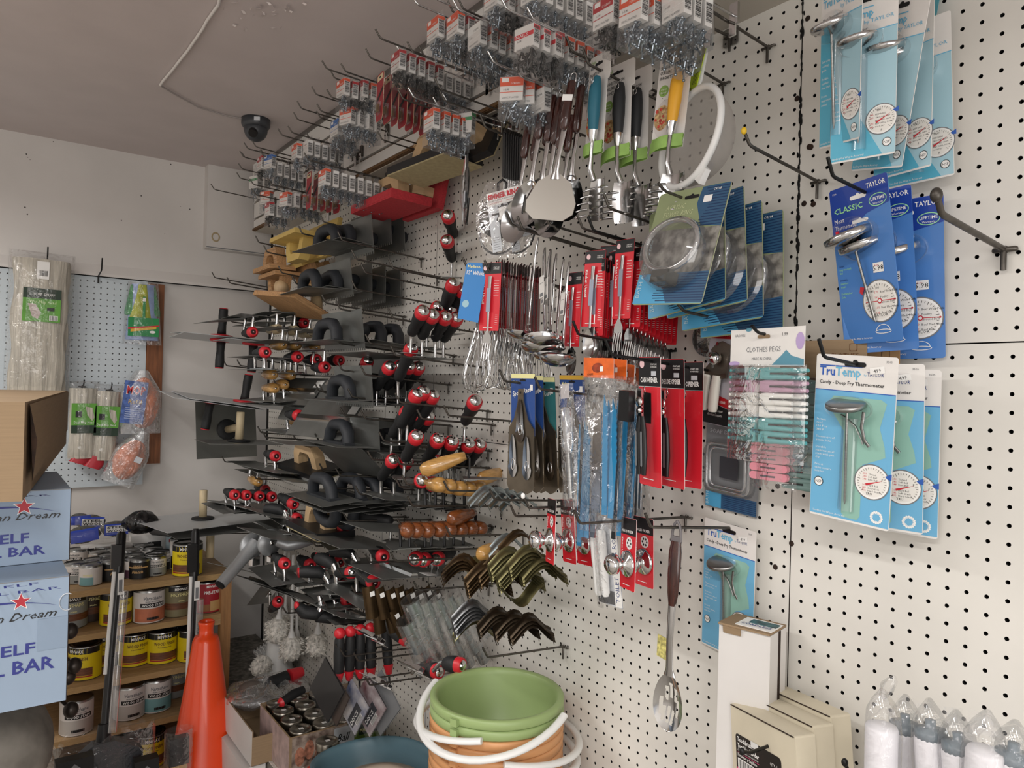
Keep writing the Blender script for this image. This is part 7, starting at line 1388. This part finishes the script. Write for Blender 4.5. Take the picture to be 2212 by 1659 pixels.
b.lathe([(.1, 0), (.11, .5), (.1, .95), (.05, 1.03), (0, 1.04)], LUMP, 20)
tag(b.build('stone_look_pillar', None, Matrix.Translation((-1.135, 1.72, 0))), 'lumpy stone grey object under the blue cartons at the lower left', 'garden ornament')
# ---------------------------------------------------------------- toilet brushes and holder on the deck
BRI = M('white_bristle', 'dcd8d0', .9, var=.3, scale=90, bump=1.); HW = M('holder_white', 'd9d9d7', .4)
def brush(lab, px, py, Y, s=1., rl=0, stick=.36, rot=0, mat=None, zfix=None):
    p_ = WY(px, py, Y); m_ = Matrix.Translation(p_) @ Matrix.Rotation(R(rl), 4, 'Y')
    t = thing('toilet_brush', lab, 'brush', m_, 'white toilet brushes'); b = MB()
    b.grid(lambda u, v: (lambda th, ph: (.042*s*math.sin(th)**.7*math.cos(ph)*(1+.08*math.sin(13*ph+9*v)), .042*s*math.sin(th)**.7*math.sin(ph)*(1+.08*math.sin(11*ph)), .048*s*math.cos(th)))(.05+3.04*v, 2*math.pi*u), 40, 14, BRI, closed=True)
    rr = random.Random(int(px))
    for i in range(90): a_ = rr.uniform(0, 6.28); z = rr.uniform(-.035, .035)*s; r0 = .036*s; e = Vector((math.cos(a_), math.sin(a_), rr.uniform(-.5, .1)))*.014*s; c = Vector((r0*math.cos(a_), r0*math.sin(a_), z)); b.tube([c, c+e], [.0035*s, .0022*s], BRI, 5)
    b.build('bristles', t)
    if stick:
        b = MB(); b.tube([(0, 0, .04*s), (0, 0, .06), (0, 0, .075), (0, 0, stick)], [.018, .012, .0065, .0065], HW, 10)
        b.lathe([(.0065, .13), (.010, .133), (.010, .138), (.0065, .141)], HW, 12); b.build('handle', t)
    return t
brush('front toilet brush hanging in front of the white holder', 629, 1401, 2.85, 1., 0, .37); brush('toilet brush with a second stick, back left above the holder', 600, 1362, 2.95, 1.05, 4, .32); brush('toilet brush behind the back left one', 613, 1348, 3.05, .95, 3, .3); brush('toilet brush with its stick just right of the front one', 640, 1398, 2.93, .85, 0, .38)
brush('toilet brush hanging alone to the right in front of the pegboard', 686, 1392, 2.75, .95, 0, .33); brush('shadowy toilet brush right behind the lone hanging one', 697, 1385, 2.8, .85, 0, .3); brush('loose grey brush head lying on the speckled deck', 566, 1440, 3.0, .9, 30, 0)
t = thing('brush_holder', 'white tapered toilet brush holder standing on the speckled deck', 'holder', Matrix.Translation((-.085, 3.02, .39))); b = MB(); b.lathe([(.064, 0), (.064, .03), (.060, .034), (.058, .036), (.047, .15), (.046, .165), (.043, .165), (.043, .05), (0, .05)], HW, 30); b.build('holder_cup', t)
b = MB(); b.lathe([(.0645, .028), (.0655, .031), (.0645, .034)], HW, 30); b.build('rim_band', t)
t = thing('scrub_brush', 'white scrubbing brush block with zigzag bristle rows by the wall', 'brush', Matrix.Translation(WY(575, 1405, 3.12)) @ Matrix.Rotation(R(-28), 4, 'Y')); b = MB(); b.box((0, 0, 0), (.09, .06, .028), HW)
for i in range(6): b.tube([(-.04+.0145*i, -.032, .012), (-.036+.0145*i, -.01, .020), (-.042+.0145*i, .01, .020), (-.036+.0145*i, .03, .018)], .004, HW, 6)
b.build('brush_block', t)
for i, (px, py, L_, lab) in enumerate(((638, 1302, .2, 'black hook above the toilet brushes'), (617, 1325, .2, 'lower black hook beside the toilet brush sticks'))): pass
# bag and carton
t = thing('open_white_carton', 'open white carton with brown inside at the corner of the deck', 'box', Matrix.Translation((-.275, 2.53, .392)))
b = MB()
for c, s_ in (((-.115, 0, .055), (.004, .34, .11)), ((.115, 0, .055), (.004, .34, .11)), ((0, -.168, .045), (.226, .004, .09)), ((0, .168, .055), (.226, .004, .11)), ((0, 0, .002), (.226, .33, .004))): b.box(c, s_, KRAFT)
b.box((-.1178, 0, .055), (.001, .342, .11), M('white_carton')); b.build('carton_body', t)
b = MB(); b.box((0, 0, .19), (.07, .36, .38), M('white_carton')); tag(b.build('white_floor_carton', None, Matrix.Translation((-.375, 2.56, 0))), 'white carton on the floor in front of the deck, behind the cone', 'box')
t = thing('bagged_tools', 'big clear bag with black and red tool grips lying on the open carton', 'bag', Matrix.Translation((-.24, 2.66, .50)))
b = MB(); b.tube([(.0, -.02, .03), (.06, -.01, .035)], .024, RUB, 14); b.build('black_grip', t); b = MB(); b.tube([(.07, -.01, .036), (.12, .0, .04)], [.026, .018], REDP, 14); b.build('red_grip', t)
b = MB(); b.ell((-.06, .0, .01), (.05, .06, .03), M('brown_grey_shape', '6a625c', .7)); b.build('grey_contents', t)
b = MB(); rr = random.Random(3); b.grid(lambda u, v: (lambda th, ph: (.15*math.sin(th)*math.cos(ph)*(1+.08*math.sin(6*ph)), .13*math.sin(th)*math.sin(ph)*(1+.1*math.sin(5*ph+2)), -.005+.04*math.cos(th)*(1+.25*math.sin(7*ph+3*th))))(.03+3.08*v, 2*math.pi*u), 36, 14, BAGH, closed=True); b.build('plastic_bag', t)
# mason jars
JG = clear('jar_glass', gloss=.6, haze=.05, rough=.03); JL = M('jar_lid', '9b968c', .28, 1., var=.08, scale=25)
t = thing('jar_tray', 'printed cardboard tray of mason jars with Ball and MASON JARS lettering', 'tray', Matrix.Translation((-.324, 2.205, .392)))
b = MB(); PHOTOP = M('tray_photo_print', '6a4a3c', .5, var=.6, scale=28, col2='b9a79a'); PKP = M('pink_panel_print', 'b59d99', .5, var=.2, scale=30)
for c, s_, m in (((.17, 0, .068), (.34, .003, .136), KRAFT), ((.17, .29, .068), (.34, .003, .136), KRAFT), ((0, .145, .068), (.003, .29, .136), KRAFT), ((.32, .145, .068), (.003, .29, .136), KRAFT), ((.17, .145, .001), (.32, .29, .002), KRAFT)): b.box(c, s_, m)
b.box((.105, -.002, .068), (.2, .001, .13), PHOTOP); b.box((.25, -.002, .068), (.13, .001, .13), M('jar_green_print', '5c7a2e', .5)); b.box((-.002, .145, .068), (.001, .28, .13), PKP); b.build('tray_walls', t)
b = MB(); b.face(rrect(.07, .06, .006, 3, .175, .098), -.003, M('pale_grey_print')); b.text('Ball', .15, .082, .026, BLACK, y=-.0035, w=.046, shear=.4, bold=.01); b.rect(.225, .085, .31, .118, -.003, DGL); b.text('MASON JARS', .229, .095, .012, CREAMP, y=-.0035, w=.077, bold=.02)
for x, z in ((.03, .07), (.06, .085), (.1, .07)): b.disc(x, z, .016, -.003, M('jar_photo_print', 'a8705a', .5, var=.5, scale=70), 16, rz=.03)
for i in range(5): b.disc(.02+.02*i, .03, .006, -.0032, WHITE if i % 2 else TOM, 10, rz=.004)
b.build('tray_printing', t)
def jar(lab, x, y, z):
    t = thing('mason_jar', lab, 'jar', Matrix.Translation((x, y, z)), 'mason jars with steel lids'); b = MB(); b.lathe([(.033, 0), (.036, .006), (.036, .095), (.030, .108), (.030, .118)], M('jar_contents_dark', '3a3028', .15, coat=.8), 22); b.build('jar_glass', t)
    b = MB(); b.lathe([(.0345, .112), (.0355, .115), (.0345, .118), (.0355, .122), (.0345, .126), (.0345, .134), (.033, .1355), (.028, .1345), (.0275, .1325), (0, .1325)], JL, 26); b.build('screw_lid', t)
    b = MB(); b.box((.002, 0, .1335), (.014, .011, .0008), WHITE); b.build('price_sticker', t); return t
k = 0
for j, y in enumerate((2.25, 2.33, 2.41, 2.475)):
    for i, x in enumerate((-.278, -.202, -.128)):
        jar('steel lidded jar in the tray, row %s from the front, %s from the left' % (['one', 'two', 'three', 'four'][j], ORD[i]), x+(.0), y-.005, .395); k += 1
p_ = WZ(706, 1618, .5); jar('single mason jar standing in front of the printed tray beside the tub', p_.x, p_.y, .392)
t = thing('handled_scraper', 'black handled tool with red collar lying across the jar lids', 'scraper', Matrix.Translation((0, 0, 0))); a0, a1 = WZ(655, 1490, .565), WZ(603, 1520, .55)
b = MB(); b.tube([a0, a0*.6+a1*.4+Vector((0, 0, .004)), a1*.9+a0*.1], [.013, .016, .013], RUB, 14); b.build('grip', t); b = MB(); d_ = (a1-a0).normalized(); b.tube([a1*.9+a0*.1, a1], [.016, .010], REDP, 14); b.build('collar', t); b = MB(); b.tube([a1, a1+d_*.03+Vector((0, 0, -.004))], [.006, .012], BRUSH, 8, flat=.3); b.build('blade', t)
# square packs on the low hooks
def sqpack(lab, px, py, Y, roll, front, s=.115, yaw=-10, extra=None):
    t = thing('sanding_pad_pack', lab, 'pack', pose(WY(px, py, Y), yaw+20, -4, roll), 'square packs on the low hooks'); b = MB(); b.box((0, .002, 0), (s, .004, s), front); b.build('inner_sheet', t)
    b = MB(); b.box((0, 0, 0), (s+.006, .012, s+.014), clear('stiff_film', gloss=.12, haze=.01, rough=.06)); b.build('clear_sleeve', t)
    if extra: b = MB(); extra(b); b.build('printed_label', t)
PICB = M('swirl_picture', '6b7fb0', .4, var=.5, scale=14, col2='d8d2cf'); PICR = M('swirl_picture_red', '8e5a60', .4, var=.5, scale=14, col2='c9c4c6')
def exl(b):
    b.box((.02, -.0005, -.01), (.03, .001, .07), M('dark_print')); b.text('DISCS', .03, -.04, .012, WHITE, y=-.002, rot=90, w=.05, bold=.02); barcode(b, .036, -.02, .012, .035, -.002, bg=WHITE); b.rect(-.05, -.055, -.035, -.045, -.0012, STAR)
sqpack('dark square pack in a clear sleeve, leftmost and turned away', 705, 1490, 2.0, 32, BLACK, .125); sqpack('brown black square pack half behind the dark leftmost one', 722, 1508, 1.97, 28, M('dim_brown_print', '3d3029', .4, var=.4, scale=20), .105)
sqpack('blue swirl printed square pack at the front of the group', 762, 1527, 1.93, 30, PICB, .105, extra=exl); sqpack('red swirl printed square pack behind the blue one', 795, 1525, 1.9, 33, PICR, .115, extra=exl); sqpack('rear grey square pack with a bright edge nearest the pegboard', 822, 1518, 1.87, 38, GREYP, .125)
# ---------------------------------------------------------------- buckets and tub
GRN = M('sage_green_plastic', '93a86f', .42, var=.02, scale=4); PEA = M('peach_plastic', 'd39a68', .42, var=.03, scale=4); BC_ = (-.19, 1.31)
def bucket(lab, mat, zr, handle=None, h=.27):
    t = thing('bucket', lab, 'bucket', Matrix.Translation((BC_[0], BC_[1], zr-h)), 'stack of nested round buckets'); R_ = .146
    b = MB(); b.lathe([(.10, 0), (.104, .004), (R_-.012, h-.021), (R_-.002, h-.0195), (R_, h-.017), (R_+.001, h-.004), (R_-.002, h), (R_-.011, h), (R_-.0145, h-.004), (R_-.017, h-.012), (.101, .008), (0, .008)], mat, 56)
    b.build('bucket_shell', t)
    for a_ in (200, 20): b = MB(); b.box(((R_+.004)*math.cos(R(a_)), (R_+.004)*math.sin(R(a_)), h-.012), (.010, .016, .014), mat, rot=(0, 0, a_)); b.build('handle_lug', t)
    if handle:
        a0, a1, drop, rad = handle; b = MB(); P_ = []
        c0 = Vector((rad*math.cos(R(a0)), rad*math.sin(R(a0)), h-.012)); c1 = Vector((rad*math.cos(R(a1)), rad*math.sin(R(a1)), h-.012)); mid = (c0+c1)/2; ax = (c0-c1)/2; out = Vector((math.cos(R((a0+a1)/2)), math.sin(R((a0+a1)/2)), 0))
        for i in range(25): th = math.pi*i/24; P_.append(mid+ax*math.cos(th)+(out*(rad+.014)+Vector((0, 0, -drop)))*math.sin(th))
        b.tube(P_, .0088, WPL, 10, flat=.75); b.build('carry_handle', t)
    return t
ZR = .951; names = ['third', 'fourth', 'fifth', 'sixth', 'seventh', 'eighth', 'ninth', 'tenth', 'eleventh', 'twelfth']
bucket('topmost sage green bucket of the stack, empty, white handle hanging forward', GRN, ZR, (114, 294, .055, .163)); bucket('second sage green bucket nested under the top one, handle at the left', GRN, ZR-.021, (44, 224, .03, .160))
for i in range(10): bucket('%s bucket from the top of the stack, peach coloured' % names[i], PEA, ZR-.042-.020*i, {1: (-120, 60, .03, .168), 2: (-122, 58, .045, .164), 6: (-118, 62, .03, .166)}.get(i), h=.27)
t = thing('mop_tub', 'blue grey oval plastic tub on the deck left of the bucket stack', 'tub', Matrix.Translation((-.225, 1.80, .392)) @ Matrix.Rotation(R(12), 4, 'Z'))
TUBM = M('slate_blue_plastic', '5f7f8c', .42)
b = MB(); pr = [(.75, 0), (.8, .004), (.97, .17), (1.0, .178), (1.0, .186), (.96, .19), (.93, .184), (.9, .17), (.74, .01), (0, .01)]
b.grid(lambda u, v: (lambda r_, z: (.165*r_*math.cos(2*math.pi*u), .215*r_*math.sin(2*math.pi*u), z+(.012*math.cos(4*math.pi*u) if z > .1 else 0)))(*pr[min(9, round(v*9))]), 48, 10, TUBM, closed=True); b.build('tub_shell', t)
t = thing('mop_wringer', 'beige perforated mop wringer cone sitting inside the blue grey tub', 'wringer', Matrix.Translation((-.235, 1.77, .47)) @ Matrix.Rotation(R(12), 4, 'Z'))
BGE = M('beige_plastic', 'b5a695', .5)
b = MB(); b.lathe([(.045, .0), (.048, .002), (.078, .075), (.086, .082), (.088, .092), (.082, .098), (.074, .094), (.068, .08), (.042, .006), (0, .006)], BGE, 36); b.lathe([(.085, .072), (.125, .07), (.13, .074), (.125, .08), (.085, .084)], BGE, 36); b.build('wringer_cone', t)
b = MB()
for i in range(10): a_ = 2*math.pi*i/10; b.tube([(.052*math.cos(a_), .052*math.sin(a_), .03), (.069*math.cos(a_), .069*math.sin(a_), .076)], .0035, BGE, 6)
for q in (-.02, 0, .02): b.tube([(q, -.04, .03), (q, .04, .03)], .003, BGE, 6); b.tube([(-.04, q, .03), (.04, q, .03)], .003, BGE, 6)
b.build('inner_ribs', t)
# yellow price ticket left on the board, scuffs of old putty along the board joint
b = MB(); p_ = WX(1435, 1398, -.001); b.add([tuple(p_+Vector((0, y, z))) for y, z in ((.02, -.022), (-.012, -.026), (-.014, .018), (.018, .022))], [(0, 1, 2, 3)], M('torn_ticket', 'cfc67a', .6, var=.4, scale=150)); tag(b.build('torn_price_ticket'), 'torn yellowish price ticket stuck on the pegboard beside the slotted spoon', 'sticker')
b = MB(); rr = random.Random(11)
for i in range(120): z = rr.uniform(1.60, 2.31); b.ell((-.0005, .7265+rr.gauss(0, .0012), z), (.0018, rr.uniform(.001, .0026), rr.uniform(.003, .008)), DARK, 7, 5)
for px, py in ((1722, 213), (1748, 317), (1737, 440), (1757, 441), (1752, 318), (1745, 40), (1710, 1174), (1675, 1225), (1680, 1050)): p_ = WX(px, py); b.ell((-.0005, p_.y, p_.z), (.002, .005, .005), RUSTY, 8, 5)
o = b.build('board_joint_damage'); tag(o, 'rough dark chipped joint between the two upper pegboards', 'damage', kind='stuff')
